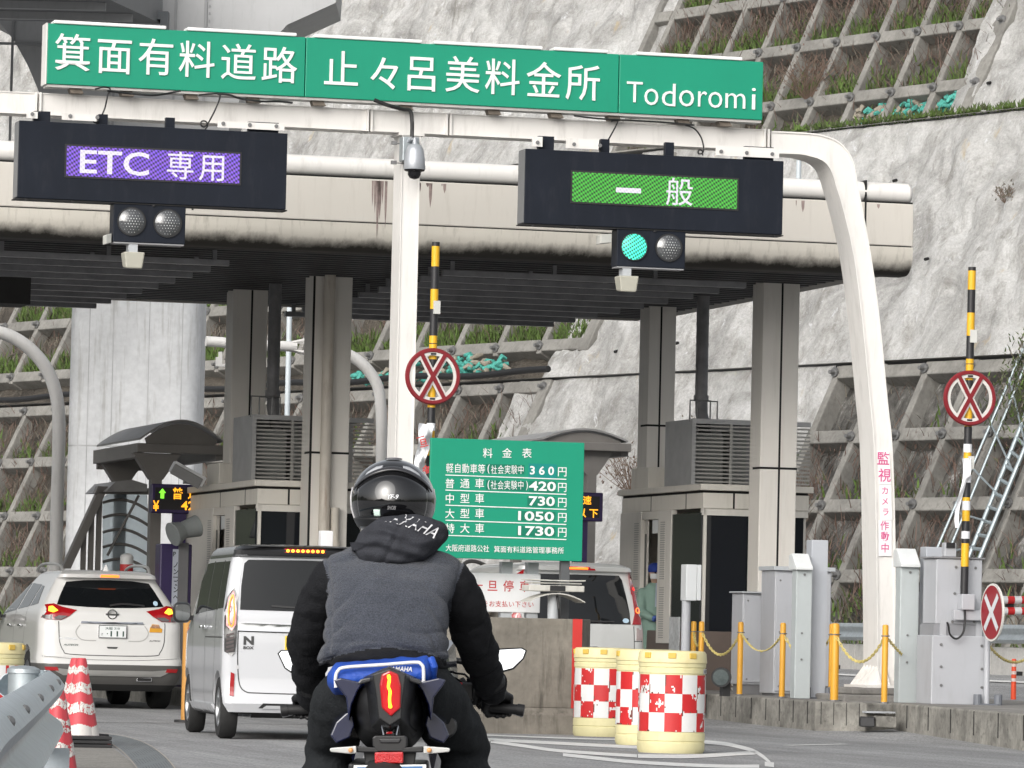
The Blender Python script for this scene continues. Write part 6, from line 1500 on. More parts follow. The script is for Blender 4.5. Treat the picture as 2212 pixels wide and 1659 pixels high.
for s_ in (-1, 1):
    lamp = sv.patch("tail_lamp", [(s_ * x, z) for x, z in ((.43, 1.20), (.60, 1.235), (.70, 1.275), (.80, 1.262), (.855, 1.19), (.862, 1.10), (.80, 1.075), (.62, 1.075), (.52, 1.13))], 'R', M_tailr, lift=.012)
    sv.patch("lamp_core", [(s_ * x, z) for x, z in ((.66, 1.19), (.72, 1.245), (.765, 1.235), (.775, 1.18), (.72, 1.165))], 'R', M_lampyel, lift=.018, parent=lamp)
    sv.patch("clear_lens", [(s_ * x, z) for x, z in ((.55, 1.125), (.66, 1.13), (.72, 1.10), (.70, 1.08), (.62, 1.08))], 'R', M_taild, lift=.018, parent=lamp)
    sv.patch("clear_lens", [(s_ * x, z) for x, z in ((.735, 1.135), (.845, 1.13), (.85, 1.098), (.80, 1.08), (.735, 1.08))], 'R', M_taild, lift=.018, parent=lamp)
    sv.patch("reflector", [(s_ * x, z) for x, z in ((.66, .455), (.81, .455), (.83, .50), (.68, .50))], 'R', M_tailr, lift=.02)
mb = MB(); sv.ribbon(mb, [(-.385, 1.052), (0, 1.046), (.385, 1.052)], .028, 'R', .012, 10); sv.patch("chrome_strip", [(-.39, 1.04), (0, 1.034), (.39, 1.04), (.38, 1.066), (0, 1.060), (-.38, 1.066)], 'R', M_chrome, lift=.016)
yp = sv.hit(0, .94, 'R', .02)[0].y
mb = MB()
em = MB(); em.lathe([(.062, 0), (.062, -.018), (.048, -.018), (.048, 0)], (0, sv.hit(0, 1.155, 'R', .004)[0].y, 1.155), 28, 'Y', False); em.box(-.082, .082, sv.hit(0, 1.155, 'R', .022)[0].y, sv.hit(0, 1.155, 'R', 0)[0].y, 1.145, 1.165); em.build("emblem", M_chrome, sv.T, smooth=40)
mb = MB(); sv.ribbon(mb, [(-.40, 1.02), (-.45, .93), (-.38, .84), (-.20, .83)], .012, 'R', .003, 4); sv.ribbon(mb, [(.40, 1.02), (.45, .93), (.38, .84), (.20, .83)], .012, 'R', .003, 4); mb.build("plate_recess_edge", mat("soft shade line", (.36, .355, .34), .5), sv.T, fix=False)
mb = MB(); mb.box(-.178, .178, yp - .004, yp + .03, .862, 1.022); pt = mb.build("number_plate", M_chrome, sv.T, bevel=.004)
mb = MB(); mb.box(-.165, .165, yp - .008, yp - .005, .872, 1.012); mb.build("plate_face", M_plate, pt)
mb = MB(); txt_rect(mb, "大阪 310", -.095, .085, .966, 1.0, yp - .010, .01); txt_rect(mb, "さ", -.145, -.12, .895, .925, yp - .010, .01); txt_rect(mb, "·", -.075, -.06, .91, .925, yp - .01, .02)
for x in (-.02, .055, .13): mb.box(x - .009, x + .009, yp - .011, yp - .009, .885, .95)
mb.build("plate_lettering", M_ptxt, pt)
sv.text("badge", "X-TRAIL", -.66, -.43, .838, .862, M_chrome, bold=.01); sv.text("badge", "AUTECH", -.60, -.42, .762, .783, M_ptxt, bold=.02, shear=.2); sv.text("badge", "AUTECH", .46, .60, .832, .848, M_seamc, bold=.02, shear=.2)
st = sv.patch("sticker", [(.46, .945), (.62, .945), (.625, .99), (.60, 1.0), (.58, 1.04), (.50, 1.045), (.47, 1.0)], 'R', mat("yellow sticker", (.62, .30, .02), .5), lift=.006)
sv.patch("sticker_figures", [(.475, .995), (.60, .995), (.585, 1.036), (.50, 1.04)], 'R', mat("brown sticker print", (.30, .17, .10), .5, var=.6, vs=40), lift=.009, parent=st)
mb = MB(); sv.ribbon(mb, [(-.66, 1.06), (-.655, .9), (-.645, .80), (-.60, .70), (-.52, .658), (0, .648), (.52, .658), (.60, .70), (.645, .80), (.655, .9), (.66, 1.06)], .010, 'R', .003); sv.ribbon(mb, [(-.85, .628), (-.4, .60), (0, .595), (.4, .60), (.85, .628)], .005, 'R', .003)
mb.build("tailgate_gap", M_seamc, sv.T, fix=False)
sv.patch("bumper_trim", [(-.70, .45), (-.6, .40), (.6, .40), (.70, .45), (.68, .485), (.5, .468), (-.5, .468), (-.68, .485)], 'R', mat("satin skid trim", (.40, .395, .38), .3, .6), lift=.012)
sv.patch("handle_recess", [(-.07, .757), (.07, .757), (.055, .735), (-.055, .735)], 'R', M_seamc, lift=.004)
mb = MB(); yb = sv.hit(.40, .37, 'R', .0)[0].y; mb.box(.30, .50, yb - .01, yb + .2, .335, .395); ex = mb.build("exhaust", M_chrome, sv.T, bevel=.015); mb = MB(); mb.box(.315, .485, yb - .013, yb - .009, .348, .383); mb.build("exhaust_bore", M_under, ex)
for s_ in (-1, 1):
    mb = MB(); P = [(s_ * x, y, z) for x, y, z in ((.545, .62, 1.665), (.545, .72, 1.735), (.555, 1.1, 1.765), (.56, 1.9, 1.77), (.56, 2.3, 1.72), (.56, 2.36, 1.67))]; mb.tube(smooth_line(P, 4), .018, 8); mb.build("roof_rail", mat("silver rail", (.5, .5, .49), .3, .6), sv.T, smooth=60)
mb = MB(); mb.hexa([(-.035, .62, 1.685), (.035, .62, 1.685), (.02, .86, 1.69), (-.02, .86, 1.69), (-.006, .62, 1.765), (.006, .62, 1.765), (.005, .66, 1.768), (-.005, .66, 1.768)]); mb.build("antenna_fin", M_pearl, sv.T, bevel=.006)
mb = MB(); sv.ribbon(mb, [(-.02, 1.262), (.15, 1.285), (.42, 1.268)], .022, 'R', .02); mb.build("rear_wiper", M_plast, sv.T)
sv.patch("window_label", disc_poly(.565, 1.30, .03, 16), 'R', mat("pale blue label", (.45, .6, .72), .4), lift=.008)
# left side: windows, handles, gaps, mirror
for P in ([(.78, 1.27), (1.25, 1.24), (1.28, 1.50), (1.10, 1.49)], [(1.33, 1.235), (2.02, 1.20), (2.06, 1.53), (1.36, 1.51)], [(2.12, 1.195), (3.02, 1.14), (2.55, 1.46), (2.16, 1.53)]): sv.patch("side_window", P, 'L', M_wglass)
mb = MB()
for P in ([(1.30, 1.22), (1.28, .9), (1.42, .62), (1.46, .4)], [(2.09, 1.19), (2.08, .8), (2.06, .40)], [(3.05, 1.12), (3.12, .8), (3.05, .4)]): sv.ribbon(mb, P, .012, 'L', .003)
mb.build("door_gap", M_seamc, sv.T, fix=False)
for y in (1.52, 2.30): 
    q = sv.hit(y, 1.0, 'L', 0)[0]; mb = MB(); mb.box(q.x - .04, q.x - .015, y - .10, y + .10, .985, 1.015); mb.build("door_handle", M_chrome, sv.T, bevel=.008)
mb = MB(); mb.ball((-1.04, 2.85, 1.13), .12, .07, .085, 16, 10); mr = mb.build("door_mirror", M_cblack, sv.T, smooth=60); mb = MB(); mb.box(-.94, -.86, 2.84, 2.9, 1.09, 1.13); mb.build("mirror_arm", M_plast, mr)
sv.patch("rear_arch_trim", [(1.02 + .44 * cos(t), .355 + .44 * sin(t)) for t in [pi * k / 14 for k in range(15)]] + [(1.02 + .40 * cos(t), .355 + .40 * sin(t)) for t in [pi * k / 14 for k in range(14, -1, -1)]], 'L', M_pearl, lift=.012) if False else None
sv.wheels((1.02, 3.725), .885, .355, .225)
# ---------------------------------------------------------------- white kei van
nr = [(.20, .64, .12, 3.2, .1, .3, .03), (.25, .70, .02, 3.33, .1, .3, .03), (.33, .728, -.02, 3.38, .1, .3, .035), (.40, .735, -.005, 3.39, .1, .3, .035), (.44, .735, .015, 3.39, .09, .3, .03), (.60, .737, .012, 3.39, .09, .3, .03), (.80, .738, .01, 3.38, .085, .3, .03), (.97, .737, .012, 3.34, .085, .3, .03), (1.03, .736, .02, 3.2, .085, .3, .03), (1.09, .734, .02, 2.98, .085, .25, .03), (1.15, .73, .025, 2.86, .085, .25, .03), (1.18, .724, .045, 2.82, .085, .25, .03),
      (1.30, .708, .062, 2.70, .085, .2, .03), (1.45, .686, .085, 2.52, .085, .2, .03), (1.60, .662, .11, 2.33, .085, .2, .03), (1.665, .651, .12, 2.25, .085, .2, .03), (1.69, .648, .045, 2.2, .085, .2, .05), (1.73, .640, .03, 2.1, .09, .2, .06), (1.765, .61, .07, 2.0, .1, .2, .06), (1.785, .53, .2, 1.85, .1, .2, .05), (1.795, .3, .5, 1.6, .1, .1, .02)]
g = 44.72; cx = pl(655, 1420, g).x
kv = Car("kei_van", "tall white kei van with a black roof, waiting left of the rider", "van", (cx, g, 0), nr, [M_cwhite, M_under, M_cblack], lambda z, p: 1 if z < .23 else (2 if z > 1.655 else 0), (.40, 2.92), .29, rz=-radians(5))
kv.patch("rear_window", [(-.585, 1.185), (0, 1.18), (.585, 1.185), (.575, 1.40), (.548, 1.61), (.51, 1.645), (0, 1.65), (-.51, 1.645), (-.548, 1.61), (-.575, 1.40)], 'R', M_wglass)
hb = kv.patch("high_brake_light", [(-.19, 1.715), (.19, 1.715), (.19, 1.752), (-.19, 1.752)], 'R', M_tailr, lift=.006)
mb = MB()
for k in range(8): x = -.161 + k * .046; q = kv.hit(x, 1.733, 'R', .012)[0]; mb.cyl(q, q + Vector((0, .008, 0)), .0145, n=12)
mb.build("lamp_row", M_lampyel, hb)
for s_ in (-1, 1):
    kv.patch("pillar_panel", [(s_ * x, z) for x, z in ((.60, 1.19), (.655, 1.19), (.645, 1.40), (.615, 1.62), (.565, 1.645), (.592, 1.40))], 'R', M_cwhite, lift=.006)
    L_ = kv.patch("tail_lamp", [(s_ * x, z) for x, z in ((.615, .93), (.61, 1.18), (.605, 1.30), (.64, 1.385), (.70, 1.30), (.722, 1.18), (.726, 1.0), (.722, .80), (.655, .76), (.625, .80))], 'R', M_cblack, lift=.014)
    kv.patch("lamp_lens", [(s_ * x, z) for x, z in ((.622, 1.05), (.618, 1.19), (.635, 1.33), (.648, 1.36), (.69, 1.29), (.712, 1.16), (.712, 1.04), (.66, .99))], 'R', M_tailr, lift=.02, parent=L_)
    mb = MB(); kv.ribbon(mb, [(s_ * x, z) for x, z in ((.650, 1.05), (.642, 1.12), (.641, 1.20), (.648, 1.29), (.656, 1.32), (.676, 1.27), (.690, 1.19), (.693, 1.10), (.685, 1.05), (.666, 1.03), (.650, 1.05))], .013, 'R', .026, 4); mb.build("lamp_glow", M_lampon, L_, fix=False)
    mb = MB()
    for k in range(5): 
        a_, b_ = kv.hit(s_ * .64, .955 - k * .036, 'R', .02)[0], kv.hit(s_ * .708, .935 - k * .036, 'R', .02)[0]; mb.hexa([a_, b_, b_ + Vector((0, .02, 0)), a_ + Vector((0, .02, 0)), a_ + Vector((0, 0, .022)), b_ + Vector((0, 0, .022)), b_ + Vector((0, .02, .022)), a_ + Vector((0, .02, .022))])
    mb.build("lamp_fin", M_taild, L_)
    kv.patch("reflector", [(s_ * x, z) for x, z in ((.628, .395), (.668, .40), (.66, .615), (.625, .60))], 'R', M_tailr, lift=.012)
    q = kv.hit(s_ * .60, .66, 'R', .004)[0]; mb = MB(); mb.cyl(q, q + Vector((0, .01, 0)), .018, n=16); mb.build("parking_sensor", mat("sensor grey", (.5, .5, .51), .4), kv.T)
kv.patch("chrome_bar", [(-.60, .995), (0, .988), (.60, .995), (.61, 1.065), (0, 1.055), (-.61, 1.065)], 'R', M_chrome, lift=.022)
kv.patch("bar_shadow", [(-.60, .985), (0, .978), (.60, .985), (.60, .994), (0, .987), (-.60, .994)], 'R', M_plast, lift=.006)
kv.text("badge", "N", -.55, -.455, .865, .945, M_seamc, bold=.05); kv.text("badge", "BOX", -.55, -.455, .825, .853, M_seamc, bold=.04)
yp = kv.hit(0, .80, 'R', .012)[0].y; mb = MB(); mb.box(-.17, .17, yp, yp + .02, .79, .955); pt = mb.build("number_plate", mat("yellow number plate", (.70, .48, .03), .4), kv.T, bevel=.004)
mb = MB(); txt_rect(mb, "大阪 580", -.09, .09, .905, .935, yp - .003, .01)
for x in (-.11, -.04, .05, .12): mb.box(x - .02, x + .02, yp - .003, yp - .001, .815, .88)
mb.build("plate_lettering", M_ptxt, pt)
mb = MB(); kv.ribbon(mb, [(-.60, .99), (-.60, .75), (-.58, .52), (-.52, .44), (-.40, .428), (0, .425), (.40, .428), (.52, .44), (.58, .52), (.60, .75), (.60, .99)], .010, 'R', .003); mb.build("tailgate_gap", M_seamc, kv.T, fix=False)
kv.patch("bumper_slot", [(-.40, .29), (.40, .29), (.36, .335), (-.36, .335)], 'R', M_plast, lift=.006); kv.patch("bumper_insert", [(-.37, .285), (.37, .285), (.33, .315), (-.33, .315)], 'R', M_cwhite, lift=.016)
mb = MB(); kv.ribbon(mb, [(-.30, 1.225), (.0, 1.212), (.22, 1.205)], .016, 'R', .018); mb.build("rear_wiper", M_plast, kv.T)
mb = MB(); mb.box(-.60, .60, .06, .10, 1.764, 1.776); mb.build("spoiler_lip", M_cblack, kv.T, bevel=.004)
for P in ([(.20, 1.20), (.62, 1.19), (.64, 1.63), (.27, 1.63)], [(.70, 1.185), (1.42, 1.17), (1.42, 1.63), (.71, 1.63)], [(1.50, 1.17), (2.35, 1.14), (2.30, 1.45), (2.12, 1.62), (1.50, 1.63)]): kv.patch("side_window", P, 'L', M_wglass)
mb = MB()
for P in ([(.66, 1.64), (.66, .9), (.66, .85)], [(1.46, 1.64), (1.46, .9), (1.46, .30)], [(2.45, 1.12), (2.5, .7), (2.42, .30)], [(.10, .93), (.66, .93), (1.44, .93)], [(.66, .85), (.72, .60), (.74, .30)]): kv.ribbon(mb, P, .011, 'L', .003)
mb.build("door_gap", M_seamc, kv.T, fix=False)
kv.patch("door_pillar", [(.635, 1.18), (.69, 1.18), (.70, 1.64), (.65, 1.64)], 'L', M_cblack, lift=.003); kv.patch("door_pillar", [(1.425, 1.18), (1.495, 1.18), (1.495, 1.64), (1.425, 1.64)], 'L', M_cblack, lift=.003)
for y in (1.32, 1.60): q = kv.hit(y, 1.02, 'L', 0)[0]; mb = MB(); mb.box(q.x - .04, q.x - .012, y - .07, y + .07, 1.005, 1.035); mb.build("door_handle", M_chrome, kv.T, bevel=.008)
mb = MB(); mb.box(-.93, -.755, 2.49, 2.62, 1.055, 1.255); mr = mb.build("door_mirror", M_cblack, kv.T, smooth=50, bevel=.055, seg=4); mb = MB(); mb.add([(-.842 + .07 * math.copysign(abs(cos(t)) ** .6, cos(t)), 2.486, 1.155 + .078 * math.copysign(abs(sin(t)) ** .6, sin(t))) for t in [2 * pi * k / 24 for k in range(24)]], [list(range(24))]); mb.build("mirror_glass", mat("grey mirror", (.25, .27, .28), .05, 1.0), mr, fix=False); mb = MB(); mb.box(-.79, -.70, 2.54, 2.6, 1.08, 1.13); mb.build("mirror_arm", M_plast, mr)
kv.patch("side_sill", [(.75, .22), (2.55, .22), (2.55, .31), (.75, .31)], 'L', M_cwhite, lift=.03)
kv.wheels((.40, 2.92), .725, .29, .155)
# ---------------------------------------------------------------- pale van at the right booth
vr = [(.24, .76, .12, 4.5, .12, .4, .05), (.32, .82, .0, 4.6, .14, .4, .05), (.50, .84, -.02, 4.65, .14, .4, .05), (.60, .845, -.02, 4.65, .14, .4, .05), (.64, .842, .03, 4.6, .12, .4, .05), (.90, .845, .04, 4.5, .12, .4, .05), (1.05, .842, .05, 4.2, .12, .3, .05), (1.16, .835, .07, 3.8, .12, .3, .05), (1.30, .81, .10, 3.6, .12, .3, .05), (1.50, .775, .15, 3.3, .12, .3, .05), (1.70, .735, .21, 3.0, .12, .3, .05), (1.78, .72, .22, 2.9, .12, .3, .05), (1.80, .715, .14, 2.8, .12, .3, .07), (1.845, .69, .12, 2.6, .14, .3, .08), (1.885, .62, .2, 2.4, .16, .3, .08), (1.905, .4, .5, 2.0, .16, .2, .05)]
g = 57.5; cx = pl(1400, 1320, g).x - .845
va = Car("white_minivan", "silvery white minivan with tall red tail lamps, stopped at the right booth", "van", (cx, g, 0), vr, [M_vwhite, M_under], lambda z, p: 1 if z < .28 else 0, (.85, 3.65), .32)
va.patch("rear_window", [(-.66, 1.17), (.66, 1.17), (.655, 1.30), (.62, 1.50), (.58, 1.70), (.54, 1.755), (-.54, 1.755), (-.58, 1.70), (-.62, 1.50), (-.655, 1.30)], 'R', M_wglass)
hb = va.patch("high_brake_light", [(-.22, 1.805), (.22, 1.805), (.2, 1.85), (-.2, 1.85)], 'R', M_tailr, lift=.006); va.patch("lamp_row", [(-.12, 1.815), (.12, 1.815), (.12, 1.84), (-.12, 1.84)], 'R', M_lampon, lift=.012, parent=hb)
for s_ in (-1, 1):
    L_ = va.patch("tail_lamp", [(s_ * x, z) for x, z in ((.68, 1.17), (.80, 1.17), (.825, 1.30), (.79, 1.55), (.73, 1.80), (.655, 1.80), (.70, 1.5), (.715, 1.3))], 'R', M_tailr, lift=.014)
    va.patch("lamp_glow", disc_poly(s_ * .765, 1.34, .035, 14), 'R', M_lampon, lift=.02, parent=L_); va.patch("lamp_glow", disc_poly(s_ * .735, 1.60, .02, 12), 'R', M_lampred, lift=.02, parent=L_)
    va.patch("reverse_lamp", [(s_ * x, z) for x, z in ((.73, .98), (.82, .98), (.825, 1.13), (.735, 1.13))], 'R', mat("clear reverse lens", (.42, .34, .33), .1, coat=1), lift=.012)
va.patch("chrome_handle", [(-.30, .85), (.25, .85), (.27, .88), (.22, .905), (-.30, .905)], 'R', M_chrome, lift=.025)
va.text("badge", "V-2400", .38, .56, .765, .79, M_seamc, bold=.02) if False else None
mb = MB(); va.ribbon(mb, [(-.70, 1.15), (-.70, .8), (-.66, .64), (0, .625), (.66, .64), (.70, .8), (.70, 1.15)], .010, 'R', .003); va.ribbon(mb, [(.70, .97), (.84, .97)], .01, 'R', .003, 4); mb.build("tailgate_gap", M_seamc, va.T, fix=False)
va.patch("window_label", disc_poly(.60, 1.215, .028, 14, 1.4), 'R', mat("pale blue label", (.45, .6, .72), .4), lift=.008)
mb = MB(); va.ribbon(mb, [(-.2, 1.215), (.2, 1.20), (.45, 1.20)], .018, 'R', .018); mb.build("rear_wiper", M_plast, va.T)
yp = va.hit(0, .75, 'R', .01)[0].y; mb = MB(); mb.box(-.17, .17, yp, yp + .02, .66, .825); mb.build("number_plate", M_plate, va.T)
for P in ([(.35, 1.22), (1.2, 1.2), (1.2, 1.68), (.45, 1.68)], [(1.3, 1.2), (2.4, 1.18), (2.4, 1.68), (1.3, 1.68)]): va.patch("side_window", P, 'L', M_wglass)
va.wheels((.85, 3.65), .84, .32, .2)

# ================================================================ crash drums, cones, guard rail in front
M_drum = mat("pale yellow plastic", (.64, .59, .34), .5, var=.06, vs=3, dirt=((.40, .34, .14), .35, 2)); M_lid = mat("pale cream lid", (.66, .59, .33), .5, var=.08, vs=2, dirt=((.5, .32, .05), .35, 2))
M_red = mat("red sheeting", (.48, .018, .02), .45, var=.10, vs=5); M_shw = mat("white sheeting", (.66, .66, .65), .5, var=.05, vs=4, dirt=((.35, .33, .3), .3, 1)); M_dirtr = mat("bare dirty patch", (.14, .04, .035), .8, var=.5, vs=20)
def drum(label, px, py, seed, rot=0.0, H=.9, zoff=0.0):
    T = thing("crash_drum", label, "barrier drum", (px, py, zoff), rz=ANG + rot, group="yellow crash drums"); ORG[T.name] = Vector(); R_ = .30; k = H / .9
    mb = MB(); mb.lathe([(.285, 0), (.30, .03), (.30, .095), (.293, .10), (.293, .105), (.30, .11), (.30, .175), (.294, .18), (.294, .70), (.30, .705), (.30, .745), (.293, .75), (.293, .755), (.30, .76), (.30, .795)], n=48); mb.build("drum_body", M_drum, T, smooth=35)
    mb = MB(); mb.lathe([(.302, .792), (.308, .80), (.300, .88), (.285, .90), (.20, .905), (.001, .90)], n=48); lid = mb.build("lid", M_lid, T, smooth=35)
    mb = MB()
    for t in (-1.9, -1.25, .3, 1.9, 3.6):
        c_, s_ = cos(t), sin(t); mb.T = Matrix.Rotation(t, 4, 'Z'); mb.box(.27, .3125, -.035, .035, .835, .885)
    mb.T = None; mb.build("lid_lug", mat("amber lug", (.62, .42, .08), .5), lid, bevel=.006)
    mb = MB(); rs = random.Random(seed); NA, NZ = 168, 36; o = seed * 3.7
    for i in range(NA):
        a0, a1 = 2 * pi * i / NA, 2 * pi * (i + 1) / NA
        for j in range(NZ):
            z0, z1 = .19 + .50 * j / NZ, .19 + .50 * (j + 1) / NZ; col = int(i / 14); row = int(j / 12)
            am, zm = (a0 + a1) / 2, (z0 + z1) / 2; base = 0 if (col + row) % 2 == 0 else 1
            q = noise.noise((am * 3.2 + o, zm * 9, o)) + .45 * noise.noise((am * 16, zm * 40, o + 3)); cell = noise.noise((col * 3.3 + o, row * 5.1, 1.1))
            m = base
            if base == 0 and q > .52 - cell * .75: m = 1
            if q > .70 and cell > .1: m = 2
            if i % 14 == 0 and q > .2: m = 2
            if (j % 12 == 0) and q < -.42: m = 2
            mb.m = m; r = .2985 if m != 2 else .2955
            mb.add([(r * cos(a0), r * sin(a0), z0), (r * cos(a1), r * sin(a1), z0), (r * cos(a1), r * sin(a1), z1), (r * cos(a0), r * sin(a0), z1)], [(0, 1, 2, 3)])
    mb.build("checker_band", [M_red, M_shw, M_dirtr], T)
    mb = MB(); ta, tb = -1.30 + .55, -1.30 + 1.25
    mb.grid(lambda u, v: (.3035 * cos(ta + (tb - ta) * u), .3035 * sin(ta + (tb - ta) * u), .703 + .043 * v), 14, 1); lb = mb.build("owner_label", M_shw, T)
    mb = MB(); vs, fs = glyph_mesh("大阪府道路公社", .02); xs = [v[0] for v in vs]; ys = [v[1] for v in vs]; a_, b_, c_, d_ = min(xs), max(xs), min(ys), max(ys)
    mb.add([(.3055 * cos(t), .3055 * sin(t), .708 + .034 * (v[1] - c_) / (d_ - c_)) for v in vs for t in [ta + .03 + (tb - ta - .06) * (v[0] - a_) / (b_ - a_)]], fs); mb.build("label_lettering", M_blk, lb, fix=False)
    T.scale = (1, 1, k); return T
def dpos(u, v, r=.30): p = onz(u, v, 0.0); return p.x, p.y + r
x, y = dpos(1470, 1628); drum("foremost crash drum of the three by the barrier, its checks badly torn", x, y, 2, .02)
x, y = dpos(1416, 1611); drum("middle crash drum, mostly hidden behind the foremost one", x, y, 5, 1.3)
x, y = dpos(1318, 1592); drum("rearmost crash drum, standing against the red striped end of the concrete barrier", x, y, 7, -.6)
p = pl(-15, 1388, 47.0); drum("crash drum cut off by the left edge of the view", p.x, 47.0, 9, .8, zoff=p.z - .9 if p.z < .9 else 0)
# traffic cones
M_cone = mat("faded red cone", (.50, .055, .07), .55, var=.06, vs=6); M_conew = mat("dirty reflective sleeve", (.62, .60, .57), .5, var=.08, dirt=((.3, .28, .25), .4, 1))
def cone(label, px, py, z0, seed, sq=4):
    T = thing("traffic_cone", label, "traffic cone", (px, py, z0), rz=ANG + .6, group="red and white traffic cones"); ORG[T.name] = Vector(); n = 8; H = .70
    rad = lambda z: .155 + (.035 - .155) * (z / H)
    mb = MB()
    def ring(z, e=0):
        r = rad(z) + e; return [(r * cos(t) * (1 + .10 * abs(sin(2 * t))), r * sin(t) * (1 + .10 * abs(sin(2 * t))), z) for t in [2 * pi * k / 32 for k in range(32)]]
    mb.loft([ring(.0), ring(.35), ring(.68), ring(.695, -.006)]); b = mb.build("cone_body", M_cone, T, smooth=40)
    NA, NZ = 132, 100; mb = MB(); mb.m = 0
    for j in range(NZ):
        for i in range(NA):
            z = H * (j + .5) / NZ; a = 2 * pi * (i + .5) / NA
            zz = z + .03 * abs(((a / (pi / 2)) % 1) - .5) * 2
            band = .04 < zz < .15 or .25 < zz < .335 or .42 < zz < .50 or .585 < zz < .64
            if not band: continue
            q = noise.noise((a * 2.2, z * 22, seed)) + .35 * noise.noise((a * 7, z * 50, seed)); 
            if zz > .2 and (q > .45 or abs(noise.noise((a * 3.6, z * 30, seed + 5))) < .05): continue
            def P(a_, z_): r = rad(z_) + .003; w = 1 + .10 * abs(sin(2 * a_)); return (r * w * cos(a_), r * w * sin(a_), z_)
            a0, a1, z0_, z1_ = 2 * pi * i / NA, 2 * pi * (i + 1) / NA, H * j / NZ, H * (j + 1) / NZ
            mb.add([P(a0, z0_), P(a1, z0_), P(a1, z1_), P(a0, z1_)], [(0, 1, 2, 3)])
    mb.build("reflective_sleeve", M_conew, b)
    mb = MB(); mb.box(-.19, .19, -.19, .19, -.035, 0.0); mb.build("base", M_cone, T, bevel=.02)
    return T
def weight(label, px, py, z0, w, rz):
    T = thing("cone_weight", label, "cone weight", (px, py, z0), rz=ANG + rz, group="black rubber cone weights"); ORG[T.name] = Vector()
    mb = MB()
    for k in range(3): mb.box(-w / 2, w / 2, -.17 + .01 * k, .17 - .01 * k, .002 + .033 * k, .030 + .033 * k)
    mb.build("slab", M_black, T, bevel=.006)
def cpos(u, v, z=.03): return onz(u, v, z)
p = cpos(177, 1602, .04); cone("nearer of the two cones standing together by the drain channel, its white sleeves cracked", p.x, p.y + .12, .04, 3)
p2 = pl(163, 1441, p.y + .75); cone("farther cone, half hidden behind the cracked one by the drain channel", p2.x, p2.y, .035, 8)
weight("black ribbed rubber weight lying beside the cones and drain channel", pl(190, 1625, p.y - .35).x, p.y - .35, .0, .34, -.0)
weight("black rubber weight half hidden behind the nearer cone", pl(178, 1600, p.y + .6).x, p.y + .55, .0, .36, .1)
q = pl(126, 1512, 34.6); cone("closest cone, its top hidden by the curved guard rail end", q.x, 34.6, q.z - .62, 12)
# curved guard rail end, nearest thing at the left edge
GE = thing("guard_rail_end", "galvanised guard rail with a curled end, close by at the left edge", "guard rail", pl(70, 1600, 26))
def GP(u, v, y): return ony_w(u, v, y)
def ony_w(u, v, y):
    d = wray(u, v); return to_toll(EYEV + d * (y / d.y))
def zy(u, v, z=.79): d = wray(u, v); return to_toll(EYEV + d * ((z - EYE) / d.z))
path = [zy(-170, 1640), zy(-60, 1545), zy(0, 1511), zy(40, 1489), zy(72, 1470), zy(94, 1457), zy(106, 1449)]
e0 = path[-1]; dv = (path[-1] - path[-3]).normalized(); nl = Vector((-dv.y, dv.x, 0))
for t in (20, 45, 75, 105, 135, 160): path.append(e0 + dv * (.09 * sin(radians(t)) + .25) + nl * .085 * (1 - cos(radians(t))))
path += [path[-1] - dv * .12 + nl * .01]
path = [Vector(q) for q in smooth_line([tuple(a) for a in path], 5)]
wprof(path, "rail", GE, -1, 1.0, mat_=mat("bright galvanised rail", (.50, .55, .58), .38, .5, var=.14, vs=8, dirt=((.25, .26, .27), .5, 1.5)))
pp = e0 + nl * .11 - dv * .45; pp.z = .80
mb = MB(); mb.lathe([(.07, -.1), (.07, pp.z - .02), (.078, pp.z - .018), (.076, pp.z + .0), (.05, pp.z + .012), (.001, pp.z + .016)], (pp.x, pp.y, 0), 20); mb.build("post", M_galv, GE, smooth=40)
pp = e0 + nl * .10 - dv * .8; pp.z = .35; mb = MB(); mb.box(pp.x - .1, pp.x + .22, pp.y + .02, pp.y + .06, -.1, pp.z + .1); mb.build("bracket", mat("bright galvanised rail", (.5, .55, .58)), GE)
mb = MB()
for i in (8, 12, 17, 22, 27):
    a_, b_ = path[i], path[i + 1]; d = (b_ - a_); d.z = 0; d.normalize(); nr = Vector((-d.y, d.x, 0)) * -1
    for h, o_ in ((-.045, .05), (-.275, .05)): q = a_ + nr * o_ + Vector((0, 0, h)); mb.ball(tuple(q), .018, n=8, m=6)
mb.build("rail_bolt", M_bolt, GE)
# drain channel with slotted grating and pale concrete edges, curving round the cones
DG = thing("drain_channel", "curved drain channel with a slotted steel grating set in the road by the cones", "drain", onz(300, 1640, 0))
Lc = [(205, 1590), (232, 1602), (262, 1622), (285, 1645), (305, 1672), (320, 1700)]; Rc = [(205, 1584), (262, 1590), (310, 1605), (345, 1627), (372, 1655), (400, 1700)]
Lp = [onz(*q, .006) for q in smooth_line(Lc, 5)]; Rp = [onz(*q, .006) for q in smooth_line(Rc, 5)]
mb = MB()
for i in range(len(Lp) - 1): mb.quad(Lp[i], Rp[i], Rp[i + 1], Lp[i + 1])
mb.build("grating", mat("drain grating steel", (.22, .24, .25), .45, .4, var=.2, vs=6), DG)
mb = MB()
for s_ in range(1, 12):
    t = s_ / 12
    P = [Lp[i] + (Rp[i] - Lp[i]) * t for i in range(len(Lp))]
    for i in range(len(P) - 1):
        if i % 3 == 2: continue
        a_, b_ = P[i], P[i + 1]; w = (Rp[i] - Lp[i]).normalized() * .008; up = Vector((0, 0, .003)); mb.quad(a_ - w + up, a_ + w + up, b_ + w + up, b_ - w + up)
mb.build("grating_slot", M_seam, DG)
mb = MB()
